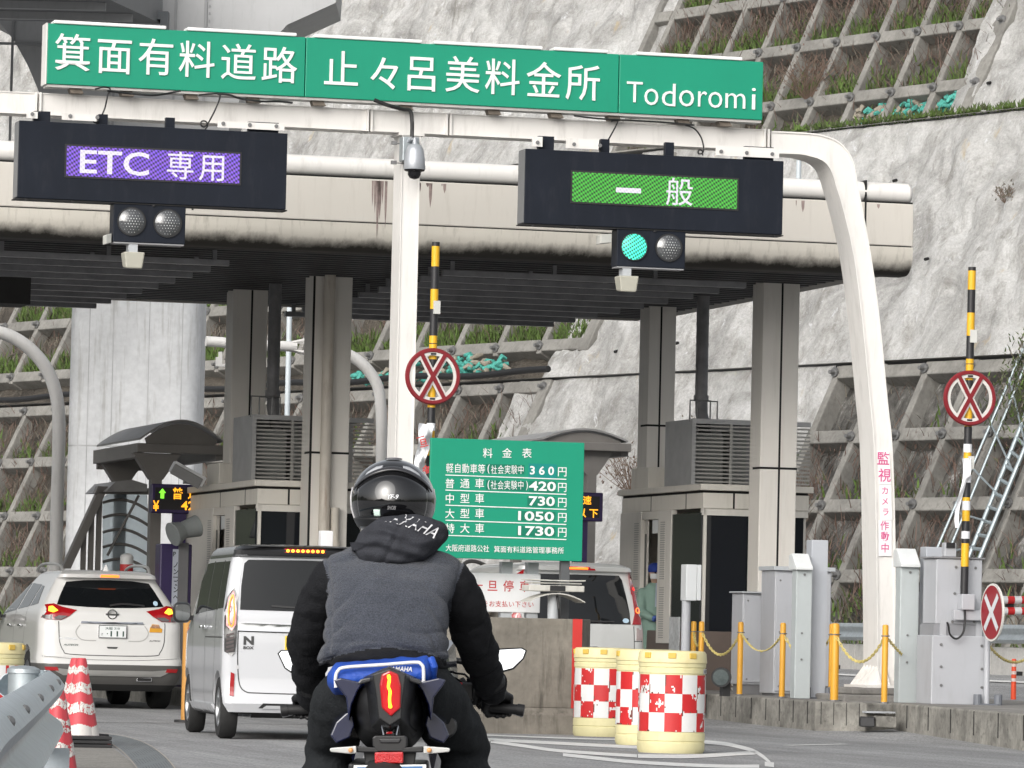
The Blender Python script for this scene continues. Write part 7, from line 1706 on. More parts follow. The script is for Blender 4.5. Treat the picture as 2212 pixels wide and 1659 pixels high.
for P, sg in ((Lp, -1), (Rp, 1)):
    for i in range(len(P) - 1):
        w0 = (Rp[i] - Lp[i]).normalized() * .09 * sg; w1 = (Rp[i + 1] - Lp[i + 1]).normalized() * .09 * sg; up = Vector((0, 0, .006)); mb.quad(P[i] + up, P[i] + w0 + up, P[i + 1] + w1 + up, P[i + 1] + up)
mb.build("edge_strip", mat("pale drain edge", (.42, .38, .33), .8, var=.15, vs=5), DG)
# sandy patch of road left of the drain
mb = MB(); mb.add([onz(u, v, .003) for u, v in ((150, 1592), (225, 1600), (282, 1645), (310, 1690), (60, 1700), (60, 1600))], [list(range(6))]); tag(mb.build("gravel_pavement", mat("sandy asphalt", (.24, .23, .21), .9, var=.2, vs=4, fine=.3, bump=.4, bs=40)), kind="structure")
# stray striped roll behind the white SUV's roof, and orange posts in the gap between the cars
T = thing("striped_bollard", "red and white striped bollard head showing above the white SUV's roof", "bollard", pl(274, 1280, 66.5)); 
mb = MB(); p = pl(274, 1203, 66.5)
for k in range(9): mb.m = k % 2; mb.cyl((p.x, 66.5, p.z - .10 * k), (p.x, 66.5, p.z - .10 * (k + 1)), .09, n=18)
mb.build("tube", [M_shw, M_red], T, smooth=40); mb = MB(); mb.ball((p.x, 66.5, p.z), .09, .09, .05, 16, 8); mb.build("cap", M_shw, T, smooth=60)
T = thing("amber_post", "amber plastic post in the gap between the white SUV and the kei van", "post", pl(404, 1470, 52.5)); p = pl(406, 1338, 52.5); mb = MB(); mb.cyl((p.x, 52.5, 0), (p.x, 52.5, p.z), .05, n=16); mb.build("tube", mat("amber post", (.45, .22, .05), .5), T, smooth=40); mb = MB(); mb.cyl((p.x, 52.5, 0), (p.x, 52.5, .03), .12, n=20); mb.build("foot", M_black, T)
T = thing("white_box", "small white box standing above the kei van's roof, beside the column", "box", pl(707, 1170, 58)); mb = MB(); a_, b_ = pl(694, 1146, 58), pl(718, 1230, 58); mb.box(a_.x, b_.x, 58, 58.15, b_.z, a_.z); mb.build("casing", M_stick, T, bevel=.01); mb = MB(); mb.cyl(((a_.x + b_.x) / 2, 58.07, .22), ((a_.x + b_.x) / 2, 58.07, b_.z), .05, n=12); mb.build("stem", M_grey, T, smooth=40)
# ================================================================ motorcycle and rider (local frame: x right, y ahead, z up)
YR = 15.5
RX0 = (EYEV + wray(845, 1368) * (YR / wray(845, 1368).y)).x
def rp(cx, cy, dy=0.0):
    """picture point on the plane dy ahead of the rider's hips -> rider coordinates"""
    d = wray(540 + .4141 * cx, 972 + .4141 * cy); p = EYEV + d * ((YR + dy) / d.y); return Vector((p.x - RX0, dy, p.z))
def remeshed(parts, voxel, it=6, name="m"):
    """parts: MB of overlapping closed shapes -> one continuous surface"""
    me = parts.mesh(name); o = bpy.data.objects.new("tmp", me); COL.objects.link(o)
    r = o.modifiers.new("r", 'REMESH'); r.mode = 'VOXEL'; r.voxel_size = voxel
    if it: s = o.modifiers.new("s", 'SMOOTH'); s.iterations = it; s.factor = .5
    dg = bpy.context.evaluated_depsgraph_get(); dg.update(); m = bpy.data.meshes.new_from_object(o.evaluated_get(dg)); bpy.data.objects.remove(o)
    for p in m.polygons: p.use_smooth = True
    return m
def limb(mb, pts, n=16):
    for (a, ra), (b, rb_) in zip(pts, pts[1:]):
        a, b = Vector(a), Vector(b); mb.cyl(a, b, ra, rb_, n)
    for a, ra in pts: mb.ball(tuple(a), ra, n=n, m=10)
def displace(me, fn):
    no = [v.normal.copy() for v in me.vertices]
    for v, n_ in zip(me.vertices, no): v.co += n_ * fn(v.co, n_)
    me.update()
def smoothstep(a, b, x): t = min(1, max(0, (x - a) / (b - a))); return t * t * (3 - 2 * t)
PE = thing("person", "motorcycle rider in grey and black hooded jacket and black helmet, seen from behind", "person", (RX0, YR, 0), rz=0, toll=False)
# heathered fleece and sleeve cloth
m = mat("heather grey fleece", (.056, .062, .078), .95, var=.10, vs=9, bump=.5, bs=240, fine=.45, spec=.15); M_fleece = m
m.node_tree.nodes["Principled BSDF"].inputs["Sheen Weight"].default_value = .15
M_sleeve = mat("matt black cloth", (.0085, .009, .011), .85, var=.15, vs=12, bump=.3, bs=160, spec=.25); M_trous = mat("charcoal trousers", (.014, .016, .018), .85, var=.2, vs=8, bump=.3, bs=120, spec=.25)
M_leath = mat("black glove leather", (.010, .010, .011), .5, var=.2, vs=30, bump=.3, bs=90)
LS_, LE_, LW_ = rp(438, 690, .20), rp(298, 985, .36), rp(322, 1285, .60)
RS_, RE_, RW_ = rp(1040, 695, .20), rp(1168, 985, .36), rp(1262, 1262, .60)
# body: one continuous figure under the clothes
bp_ = MB(); limb(bp_, [((0, .0, .90), .09), ((0, .1, 1.08), .10), ((0, .26, 1.23), .06), ((.005, .38, 1.34), .04), ((.01, .42, 1.42), .075)])
for S_, E_, W_ in ((LS_, LE_, LW_), (RS_, RE_, RW_)): limb(bp_, [((S_.x * .8, .2, 1.2), .05), (S_, .05), (E_, .04), (W_, .028)])
for s_ in (-1, 1): limb(bp_, [((s_ * .07, 0, .84), .08), ((s_ * .14, .12, .775), .07), ((-.190 if s_ < 0 else .235, .34, .645), .05), ((-.215 if s_ < 0 else .265, .12, .14), .035)])
me = remeshed(bp_, .02, 4, "body"); link_mesh("body", me, mat("skin", (.42, .27, .20), .5), PE)
# jacket
tor = [(1140, 702, .02, .125), (1085, 702, .00, .128), (1020, 704, .01, .135), (940, 712, .03, .14), (850, 716, .06, .145), (760, 722, .10, .15), (680, 735, .145, .15), (610, 742, .19, .14), (560, 748, .225, .12), (500, 752, .26, .10), (430, 754, .30, .075), (380, 756, .33, .06)]
halfw = [352, 346, 330, 322, 318, 326, 346, 352, 300, 215, 150, 120]
mb = MB(); rings = []
for (cy, cx, dy, hd), hw in zip(tor, halfw):
    c = rp(cx, cy, dy); w = hw * .000594; ring = []
    for i in range(40):
        t = 2 * pi * i / 40; ring.append((c.x + w * math.copysign(abs(cos(t)) ** .85, cos(t)), c.y + hd * math.copysign(abs(sin(t)) ** .85, sin(t)), c.z))
    rings.append(ring)
mb.loft(rings)
def between(a, b, t): return a + (b - a) * t
for S_, E_, W_, sg in ((LS_, LE_, LW_, -1), (RS_, RE_, RW_, 1)):
    limb(mb, [((S_.x * .72, .17, S_.z + .03), .075), (S_, .078), (between(S_, E_, .45) + Vector((sg * .016, -.01, 0)), .068), (E_, .064), (between(E_, W_, .5), .057), (W_, .045)])
me = remeshed(mb, .0062, 10, "jacket")
def arm_param(p):
    best = (9, 0, 0)
    for k, (S_, E_, W_) in enumerate(((LS_, LE_, LW_), (RS_, RE_, RW_))):
        L0 = 0
        for a, b in ((S_, E_), (E_, W_)):
            d = b - a; t = max(0, min(1, (p - a).dot(d) / d.length_squared)); q = (p - a - d * t).length
            if q < best[0]: best = (q, L0 + t * d.length, k)
            L0 += d.length
    return best
def is_sleeve(p):
    q, L_, k = arm_param(p); e = .188 + .045 * smoothstep(1.10, 1.28, p.z) - .012 * smoothstep(1.14, 1.0, p.z)
    return (q < .105 and abs(p.x + .002) > e) or L_ > .30
zc0 = rp(720, 1131, 0).z
def fold(p, n_):
    q, L_, k = arm_param(p); d = 0
    if is_sleeve(p):
        d = .010 * (abs(sin(L_ * 26 + p.x * 9 * (1 if p.x > 0 else -1) + 1.6 * noise.noise((p.x * 7, p.y * 7, p.z * 7)))) ** .5 - .75) * smoothstep(.05, .22, L_) + .007 * noise.noise((p.x * 13, p.y * 13, p.z * 17)) + .004 * noise.noise((p.x * 30, p.y * 30, p.z * 38))
    else:
        a = abs(p.x - .0); side = smoothstep(.05, .19, a); low = smoothstep(1.20, 1.08, p.z)
        w = 1.6 * noise.noise((p.x * 6, p.y * 4, p.z * 6 + 3)) + .5 * noise.noise((p.x * 15, 2, p.z * 15))
        d += .012 * side * low * (abs(sin((p.z * .85 + a * 1.0) * 46 + w * 1.3)) ** .5 - .75)                # folds fanning out from the sides
        wl = smoothstep(1.035, 1.0, p.z) * smoothstep(.92, .95, p.z)
        d += .010 * wl * (abs(sin(p.z * 55 + 1.5 * noise.noise((p.x * 5, 1, p.z * 4)) + a * 3)) ** .5 - .75)  # creases above the hem
        d += .008 * noise.noise((p.x * 7, p.y * 6, p.z * 7)) + .003 * noise.noise((p.x * 22, p.y * 16, p.z * 26))
        d -= .010 * math.exp(-((p.z - (zc0 + .062 - 1.1 * p.x * p.x)) / .006) ** 2)       # seam of the waistband
        d -= .006 * smoothstep(.012, 0, abs(a - (.190 + .02 * smoothstep(1.05, 1.25, p.z)))) # armhole seam
        if p.z < zc0 + .06 - 1.1 * p.x * p.x: d -= .004
    return d
displace(me, fold)
for p in me.polygons:
    c = p.center; p.material_index = 1 if is_sleeve(c) or c.z < zc0 + .058 - 1.1 * c.x * c.x else 0
jk = link_mesh("jacket", me, [M_fleece, M_sleeve], PE)
# hood lying on the shoulders
mb = MB(); hc = rp(772, 462, .12)
def hood(u, v):
    t = u * 2 * pi; f = (v - .5) * pi; c, s_ = cos(f), sin(f)
    x = .150 * c * cos(t); y = .088 * c * sin(t); z = .078 * s_
    x += .012 * s_; z += -.020 * (1 - abs(x) / .16) * (1 if s_ < 0 else .3) + .010 * x / .15
    z -= .055 * smoothstep(.05, .15, -x) * (0 if s_ < 0 else 1) * .6
    q = 1 + .10 * noise.noise((x * 14, y * 14, z * 14 + 2)) + .05 * noise.noise((x * 34, y * 34, z * 34))
    seam = -.010 * math.exp(-(((x + .012) - (z + .01) * .45) / .006) ** 2) if y < 0 else 0
    fo = .006 * sin(z * 150 + x * 22 + 3 * noise.noise((x * 9, 0, z * 9)))
    return Vector((hc.x + x * q, hc.y + y * q - (seam + fo) * (1 if y < 0 else 0), hc.z + z * q))
mb.grid(hood, 96, 56); hd = mb.build("hood", mat("charcoal hood cloth", (.040, .042, .050), .9, var=.15, vs=12, bump=.4, bs=300, fine=.3, spec=.2), PE, smooth=80)
bvh = BVHTree.FromPolygons([v.co.copy() for v in hd.data.vertices], [tuple(p.vertices) for p in hd.data.polygons])
mb = MB(); vs, fs = glyph_mesh("YAMAHA", .006, 0, shear=.1); xs = [v[0] for v in vs]; ys = [v[1] for v in vs]; o = rp(690, 345, 0); ax = (rp(958, 440, 0) - o); L_ = ax.length
out = []
for v in vs:
    t = (v[0] - min(xs)) / (max(xs) - min(xs)); h = (v[1] - min(ys)) / (max(ys) - min(ys)) * .038
    c_, s_ = cos(-.30 - .42 * t), sin(-.30 - .42 * t); bx, bz = o.x + ax.x * t - s_ * -h * -1 * 0 - s_ * h * 1.0, o.z + ax.z * (t * .55 + .45 * t * t) + c_ * h
    r = bvh.ray_cast(Vector((bx, -2, bz - .012)), Vector((0, 1, 0))); out.append((r[0] - Vector((0, .002, 0))) if r[0] else Vector((bx, hc.y, hc.z)))
mb.add(out, fs); mb.build("hood_lettering", mat("white print", (.70, .70, .72), .5), hd, fix=False)
# helmet
M_helm = mat("gloss black shell", (.006, .006, .007), .06, var=0, coat=1.0, spec=.6)
HC = rp(746, 258, .42)
def hpt(a, f, k=1.0):     # a: around from the back, f: elevation -1..1
    c, s_ = cos(f), sin(f); w = .1335 * (1 - .05 * smoothstep(-.2, -1.2, f)); x = w * c * sin(a) * k
    y = -.155 * c * cos(a) * k - .006 * smoothstep(.1, -.6, f) * cos(a); z = (.128 if s_ > 0 else .150) * s_ * k
    return Vector((HC.x + x, HC.y + y, HC.z + z))
HE = MB(); fl = -1.05
HE.grid(lambda u, v: hpt(2 * pi * u, fl + (pi / 2 - .02 - fl) * v), 64, 40); top = [hpt(2 * pi * k / 64, pi / 2 - .02) for k in range(64)]; HE.add(top, [list(range(64))])
he = HE.build("helmet", M_helm, PE, smooth=70)
def hband(name, f0fn, f1fn, a0, a1, k, m_, n=40, parent=he, ny=4):
    b = MB(); b.grid(lambda u, v: hpt(a0 + (a1 - a0) * u, f0fn(a0 + (a1 - a0) * u) + (f1fn(a0 + (a1 - a0) * u) - f0fn(a0 + (a1 - a0) * u)) * v, k + .0), n, ny)
    o = b.build(name, m_, parent, smooth=70, fix=False); s = o.modifiers.new("t", 'SOLIDIFY'); s.thickness = .004; s.offset = 0; return o
hband("spoiler_edge", lambda a: .74 - .42 * a * a, lambda a: .86 - .42 * a * a, -1.15, 1.15, 1.035, mat("dark smoke trim", (.03, .03, .033), .15, coat=1))
hband("rear_panel", lambda a: -.36 - .02 * a * a, lambda a: .70 - .42 * a * a, -.95, .95, 1.014, M_helm)
for s_ in (-1, 1): hband("vent_panel", lambda a: .76 - .40 * a * a, lambda a: 1.03 - .42 * a * a - .25 * abs(abs(a) - .62), s_ * .38, s_ * .86, 1.022, mat("pale grey vent", (.45, .46, .48), .3, coat=1), 12)
hband("top_vent", lambda a: 1.32, lambda a: 1.44, -.9, .9, 1.03, mat("vent grey", (.10, .10, .11), .4), 12)
hband("rim_band", lambda a: -.62, lambda a: -.42, -2.4, 2.4, 1.016, mat("satin black trim", (.012, .012, .013), .35)); hband("neck_roll", lambda a: -1.06, lambda a: -.80, -2.6, 2.6, 1.0, M_sleeve)
for s_ in (-1, 1): hband("chin_trim", lambda a: -.80 + .1, lambda a: .28, s_ * 1.50, s_ * 1.66, 1.012, mat("pale trim", (.50, .50, .51), .3), 6)
def htext(body, a0, a1, f0, f1, k, m_, bold=.03):
    vs, fs = glyph_mesh(body, bold, 0, shear=.2); xs = [v[0] for v in vs]; ys = [v[1] for v in vs]; b = MB()
    b.add([hpt(a0 + (a1 - a0) * (v[0] - min(xs)) / (max(xs) - min(xs)), f0 + (f1 - f0) * (v[1] - min(ys)) / (max(ys) - min(ys)), k) for v in vs], fs); b.build("helmet_lettering", m_, he, fix=False)
htext("YF-9", -.115, .155, -.02, .09, 1.024, mat("white print", (.7, .7, .72))); htext("SHOEI", -.10, .10, -.24, -.16, 1.024, mat("grey print", (.25, .25, .26), .4), .01)
hband("inspection_label", lambda a: -.38, lambda a: -.24, -.44, -.28, 1.03, mat("mint label", (.55, .68, .62), .5), 6)
mb = MB(); limb(mb, [((.004, .30, 1.27), .085), ((.006, .37, 1.36), .082), ((HC.x, HC.y - .02, HC.z - .085), .098)]); link_mesh("neck_warmer", remeshed(mb, .010, 3, "neck_warmer"), M_sleeve, PE)
# trousers
mb = MB(); limb(mb, [((-.07, -.02, .83), .115), ((.07, -.02, .83), .115)])
for s_, kx, fx in ((-1, -.190, -.215), (1, .235, .265)):
    limb(mb, [((s_ * .08, 0, .83), .115), ((s_ * .15, .12, .775), .100), ((kx, .34, .645), .082), ((kx + s_ * .02, .24, .42), .074), ((fx, .12, .13), .06)])
me = remeshed(mb, .010, 8, "trousers")
displace(me, lambda p, n_: .008 * noise.noise((p.x * 10, p.y * 10, p.z * 12)) + .006 * sin(p.z * 70 + 4 * noise.noise((p.x * 6, p.y * 6, 2))) * smoothstep(.75, .6, p.z) + .004 * noise.noise((p.x * 30, p.y * 30, p.z * 30)))
link_mesh("trousers", me, M_trous, PE)
for s_, fx in ((-1, -.215), (1, .265)):
    mb = MB(); limb(mb, [((fx, .10, .16), .058), ((fx, .11, .07), .055), ((fx + s_ * .01, .24, .05), .048)]); b = remeshed(mb, .010, 4, "boot"); link_mesh("boot", b, M_leath, PE)
    mb = MB(); mb.box(fx - .05, fx + .06, .04, .29, .0, .02)
# gloves: palm, four curled fingers and a thumb round the grip
GLz = rp(305, 1345, .66).z
def glove(W_, gxc, gz, gy, sg):
    mb = MB(); kn = Vector((gxc, gy - .005, gz + .036)); limb(mb, [(W_ + Vector((0, -.04, .03)), .046), (W_, .043), (between(W_, kn, .45) + Vector((0, 0, .004)), .036)])
    for k in range(4):
        off = (k - 1.5) * .0205 * sg; L_ = (.95, 1.08, 1.0, .82)[k]
        a = between(W_, kn, .35) + Vector((off * .5, 0, .002)); b = Vector((gxc + off, gy - .012, gz + .034)); c = Vector((gxc + off, gy + .030 * L_, gz + .022)); d = Vector((gxc + off, gy + .034 * L_, gz - .010)); e = Vector((gxc + off, gy + .008, gz - .026 * L_))
        limb(mb, [(a, .017), (b, .0135), (c, .0115), (d, .0105), (e, .009)], 10)
    tb = between(W_, kn, .55) + Vector((-sg * .030, .0, -.012)); t2 = Vector((gxc - sg * .050, gy - .022, gz - .004)); t3 = Vector((gxc - sg * .040, gy + .004, gz - .024))
    limb(mb, [(tb, .017), (t2, .0125), (t3, .010)], 10)
    me = remeshed(mb, .0042, 3, "glove"); displace(me, lambda p, n_: .0015 * noise.noise((p.x * 60, p.y * 60, p.z * 60))); link_mesh("glove", me, M_leath, PE)
    mb = MB(); mb.cyl(W_ + Vector((0, -.045, .034)), W_ + Vector((0, -.02, .016)), .049, .047, 20); mb.build("glove_cuff", M_sleeve, PE, smooth=40)
LGX, RGX = rp(285, 1355, .66).x, rp(1305, 1345, .66).x; LGZ, RGZ = rp(285, 1352, .66).z, rp(1305, 1345, .66).z
glove(LW_, LGX, LGZ, .67, -1); glove(RW_, RGX, RGZ, .67, 1)
# ---------------------------------------------------------------- the motorcycle
BK = thing("motorcycle", "blue and black sports motorcycle with red tail lamp lit, under its rider", "motorcycle", (RX0, YR, 0), rz=0, toll=False)
M_navyb = mat("deep navy fairing", (.006, .009, .040), .25, var=.05, coat=1.0); M_royal = mat("royal blue cloth", (.012, .07, .40), .6, var=.12, vs=8, bump=.3, bs=60); M_blkp = mat("black bike plastic", (.011, .011, .012), .42, var=.15, vs=9)
def rpoly(pts, dy, th, name, m_, parent=BK, bevel=.004):
    P = [rp(x, y, dy) for x, y in pts]; mb = MB(); mb.prism([(p.x, p.z) for p in P], dy, dy + th); return mb.build(name, m_, parent, bevel=bevel)
def shell(pts0, d0, pts1, d1, name, m_, parent=BK, bev=.004):   # two outlines at two depths joined up
    mb = MB(); mb.loft([[rp(x, y, d0) for x, y in pts0], [rp(x, y, d1) for x, y in pts1]]); return mb.build(name, m_, parent, bevel=bev)
# tail cowl
tc0 = [(640, 1170), (730, 1140), (815, 1170), (800, 1290), (790, 1400), (730, 1440), (672, 1400), (660, 1290)]
tc1 = [(560, 1195), (730, 1120), (900, 1195), (900, 1330), (870, 1480), (730, 1560), (590, 1480), (560, 1330)]
tw = shell(tc0, -.50, tc1, -.12, "tail_cowl", M_blkp)
tl = shell([(690, 1172), (728, 1152), (770, 1172), (785, 1230), (783, 1345), (735, 1388), (690, 1345), (680, 1230)], -.512, [(672, 1165), (728, 1143), (790, 1165), (800, 1230), (795, 1350), (735, 1400), (680, 1350), (665, 1230)], -.47, "tail_lamp", mat("red bike lens", (.42, .006, .010), .12, coat=1, emit=(.9, .01, .01), es=.07))
mb = MB(); P = [rp(x, y, -.516) for x, y in ((722, 1172), (727, 1200), (722, 1235), (731, 1260), (728, 1300), (732, 1345))]; mb.tube(smooth_line([tuple(p) for p in P], 4), [.0045] * 21, 8); mb.ball(tuple(rp(732, 1338, -.516)), .006, n=10, m=8); mb.ball(tuple(rp(725, 1185, -.516)), .006, n=10, m=8); mb.build("lamp_filament", mat("yellow lamp glow", (1, .5, .02), emit=(1.0, .45, .02), es=2.6), tl, smooth=60)
for s_ in (-1, 1):
    fx = lambda x: 730 + s_ * (x - 730)
    shell([(fx(x), y) for x, y in ((870, 1215), (985, 1190), (1022, 1200), (1010, 1225), (960, 1290), (945, 1420), (930, 1330), (900, 1260))], -.30, [(fx(x), y) for x, y in ((860, 1180), (985, 1170), (1010, 1185), (1010, 1230), (965, 1290), (945, 1400), (900, 1330), (870, 1260))], -.05, "tail_wing", M_navyb)
    shell([(fx(x), y) for x, y in ((930, 1360), (960, 1375), (1010, 1420), (1040, 1490), (1010, 1530), (940, 1500), (915, 1430))], -.20, [(fx(x), y) for x, y in ((930, 1340), (970, 1350), (1030, 1400), (1050, 1490), (1010, 1540), (930, 1510), (905, 1420))], .10, "heel_guard", M_navyb)
    rpoly([(fx(x), y) for x, y in ((800, 1180), (880, 1195), (900, 1215), (890, 1225), (800, 1200))], -.42, .10, "cowl_ridge", mat("satin dark cowl", (.02, .021, .024), .3, coat=.5))
    mb = MB(); mb.tube([tuple(rp(fx(x), y, d)) for x, y, d in ((760, 1390, -.36), (775, 1400, -.40), (758, 1490, -.44))], .0055, 8); mb.build("plate_strut", M_chrome, BK, smooth=50)
    shell([(fx(790), 1552), (fx(905), 1545), (fx(905), 1578), (fx(790), 1580)], -.50, [(fx(790), 1556), (fx(905), 1549), (fx(905), 1574), (fx(790), 1576)], -.47, "signal_stalk", M_blkp)
    ts = shell([(fx(905), 1543), (fx(930), 1546), (fx(1040), 1554), (fx(1046), 1566), (fx(1035), 1576), (fx(930), 1586), (fx(905), 1582)], -.52, [(fx(905), 1546), (fx(930), 1548), (fx(1036), 1556), (fx(1042), 1566), (fx(1031), 1574), (fx(930), 1582), (fx(905), 1579)], -.47, "turn_signal", mat("clear signal lens", (.52, .52, .50), .1, coat=1))
    mb = MB(); q = rp(fx(935), 1566, -.524); mb.ball(tuple(q), .0075, n=12, m=8); mb.build("amber_bulb", mat("amber bulb", (.62, .30, .12), .3, emit=(1, .4, .1), es=.1), ts, smooth=60)
for q, d in (((560, 1440), .0), ((1010, 1440), .0)):
    mb = MB(); a = rp(*q, .02); mb.lathe([(.036, a.y), (.042, a.y + .02), (.042, a.y + .3)], (a.x, 0, a.z), 24, 'Y'); mb.build("muffler", M_blkp, BK, smooth=40)
rpoly([(700, 1395), (775, 1395), (785, 1500), (690, 1500)], -.40, .05, "plate_hanger", M_blkp)
rpoly([(638, 1500), (655, 1490), (805, 1490), (820, 1500), (820, 1545), (800, 1575), (660, 1575), (640, 1545)], -.50, .06, "plate_lamp_housing", M_blkp)
rpoly([(672, 1505), (790, 1505), (780, 1530), (680, 1530)], -.506, .01, "plate_lamp_cover", mat("dark satin", (.03, .03, .032), .3))
rpoly([(710, 1470), (745, 1468), (745, 1482), (710, 1484)], -.46, .01, "small_reflector", M_tailr)
rpoly([(650, 1577), (800, 1575), (800, 1634), (650, 1636)], -.51, .02, "rear_reflector", mat("red reflector", (.50, .008, .012), .2, coat=1, bump=.4, bs=200))
pl_ = rpoly([(540, 1645), (920, 1640), (920, 1860), (540, 1865)], -.50, .004, "number_plate", mat("white bike plate", (.68, .70, .70), .4))
rpoly([(560, 1655), (900, 1650), (900, 1700), (560, 1702)], -.502, .0015, "plate_band", mat("plate blue band", (.05, .15, .35), .4), pl_, 0)
rpoly([(590, 1560), (870, 1560), (850, 1700), (610, 1700)], -.46, .03, "mud_flap", M_blkp)
# rolled blue seat bag with a white piped edge
def bag(u, v):
    t = u * 2 * pi; cx = 683 + 278 * (v - .5) * 2; p = rp(cx, 1176 - 40 * (v - .5), -.14); e = min(1, 10 * min(v, 1 - v) + .35)
    return Vector((p.x, p.y + .13 * e * cos(t), p.z + .050 * e * math.copysign(abs(sin(t)) ** .8, sin(t)) + .006 * noise.noise((v * 8, cos(t), sin(t)))))
mb = MB(); mb.grid(bag, 28, 40); bg_ = mb.build("seat_bag", M_royal, BK, smooth=70)
mb = MB(); P = [rp(x, y, -.282) for x, y in ((448, 1240), (447, 1185), (460, 1152), (500, 1134), (700, 1120), (860, 1108), (893, 1118), (905, 1145), (905, 1235))]; mb.tube([tuple(p) for p in smooth_line([tuple(p) for p in P], 5)], .0055, 8); mb.build("bag_piping", mat("white piping", (.72, .72, .74), .5), bg_, smooth=60)
mb = MB(); a, b_ = rp(800, 1152, 0), rp(855, 1128, 0); txt_rect(mb, "YAMAHA", rp(730, 1150, 0).x, b_.x, a.z, b_.z, -.276, .02, shear=.2); mb.build("bag_lettering", mat("white print", (.7, .7, .72)), bg_)
mb = MB(); mb.tube([tuple(rp(945, 1090, -.2)), tuple(rp(960, 1130, -.22)), tuple(rp(950, 1200, -.18))], .012, 8); mb.build("bag_strap", M_royal, bg_, smooth=50)
# seat, tank, fairing, wheels, bars, mirrors
mb = MB(); limb(mb, [((0, -.25, .78), .10), ((0, .05, .74), .12), ((0, .32, .82), .14), ((0, .5, .84), .12)]); me = remeshed(mb, .02, 6, "tank"); link_mesh("tank", me, M_blkp, BK)
for s_ in (-1, 1):
    mb = MB(); mb.loft([[(s_ * .13, .55, .55), (s_ * .17, .55, .75), (s_ * .15, .55, .92), (s_ * .05, .55, .95)], [(s_ * .17, .75, .5), (s_ * .215, .75, .75), (s_ * .19, .75, .98), (s_ * .05, .75, 1.0)], [(s_ * .12, 1.1, .55), (s_ * .16, 1.1, .72), (s_ * .12, 1.1, .85), (s_ * .02, 1.1, .9)]]); mb.build("front_fairing", M_navyb, BK, smooth=50)
mb = MB(); mb.grid(lambda u, v: Vector((.17 * (u - .5) * 2 * (1 - .35 * v), .72 + .2 * (1 - v) + .1 * (1 - abs(u - .5) * 2), .93 + .17 * v)), 12, 6); mb.build("windscreen", mat("smoke screen", (.02, .02, .025), .05), BK, smooth=60)
for y, r, w in ((-.42, .315, .075), (.96, .30, .06)):
    mb = MB(); mb.lathe([(r - .09, -w * .8), (r - .04, -w), (r - .01, -w * .6), (r, 0), (r - .01, w * .6), (r - .04, w), (r - .09, w * .8), (r - .09, -w * .8)], (0, y, r), 40, 'X', False); wl_ = mb.build("wheel", M_tyre, BK, smooth=40)
    mb = MB(); mb.cyl((-.05, y, r), (.05, y, r), .05, n=16)
    for k in range(5): t = 2 * pi * k / 5; mb.tube([(0, y, r), (0, y + cos(t) * (r - .08), r + sin(t) * (r - .08))], .018, 6)
    mb.build("rim", M_rim, wl_, smooth=40)
mb = MB(); mb.box(-.10, -.07, -.42, .1, .29, .34); mb.box(.07, .10, -.42, .1, .29, .34); mb.box(-.12, .12, -.1, .5, .25, .6); mb.build("frame", M_blkp, BK, bevel=.01)
for s_, gx_, gz_ in ((-1, LGX, LGZ), (1, RGX, RGZ)):
    inner = rp(1100 if s_ > 0 else 400, 1200 if s_ > 0 else 1250, .72); end = Vector((gx_ + s_ * .055, .665, gz_ - .004)); ia = Vector((gx_ - s_ * .06, .675, gz_ + .002))
    mb = MB(); mb.cyl(ia, end, .0165, n=14); mb.cyl(end, end + Vector((s_ * .022, -.002, -.003)), .019, n=14); mb.tube([tuple(inner), tuple(ia)], .013, 10); mb.build("grip", M_black, BK, smooth=40)
    mb = MB(); c = between(ia, inner, .35); mb.ball((c.x, c.y - .012, c.z + .008), .030, .026, .034, 14, 10); mb.build("switch_pod", M_blkp, BK, smooth=60)
    mb = MB(); mb.tube([(ia.x, .72, gz_ + .008), (gx_, .745, gz_ - .002), (end.x + s_ * .02, .73, gz_ - .022)], [.007, .007, .009], 8); mb.build("lever", mat("silver lever", (.5, .5, .5), .3, .8), BK, smooth=50)
q = rp(1088, 1232, .60); mb = MB(); mb.box(q.x - .008, q.x + .012, q.y, q.y + .02, q.z - .010, q.z + .012); mb.build("kill_switch", mat("red switch", (.6, .01, .02), .4), BK, bevel=.003); q2 = rp(1105, 1262, .60); mb = MB(); mb.box(q2.x - .02, q2.x + .04, q2.y + .01, q2.y + .05, q2.z - .03, q2.z + .03); mb.build("switch_block", M_blkp, BK, bevel=.008)
q = rp(1165, 1215, .68); mb = MB(); mb.cyl((q.x, q.y, q.z - .02), (q.x, q.y, q.z + .014), .022, n=16); mb.build("brake_reservoir", M_blkp, BK, smooth=40)
mb = MB(); mb.tube([tuple(rp(x, y, d)) for x, y, d in ((1040, 1150, .7), (1075, 1165, .66), (1120, 1170, .68), (1150, 1200, .7))], .004, 6); mb.tube([tuple(rp(x, y, d)) for x, y, d in ((1035, 1180, .7), (1070, 1190, .64), (1110, 1215, .66))], .004, 6); mb.build("brake_hose", M_cable, BK, smooth=50)
M_mirr = mat("mirror glass", (.40, .42, .44), .02, 1.0, var=0)
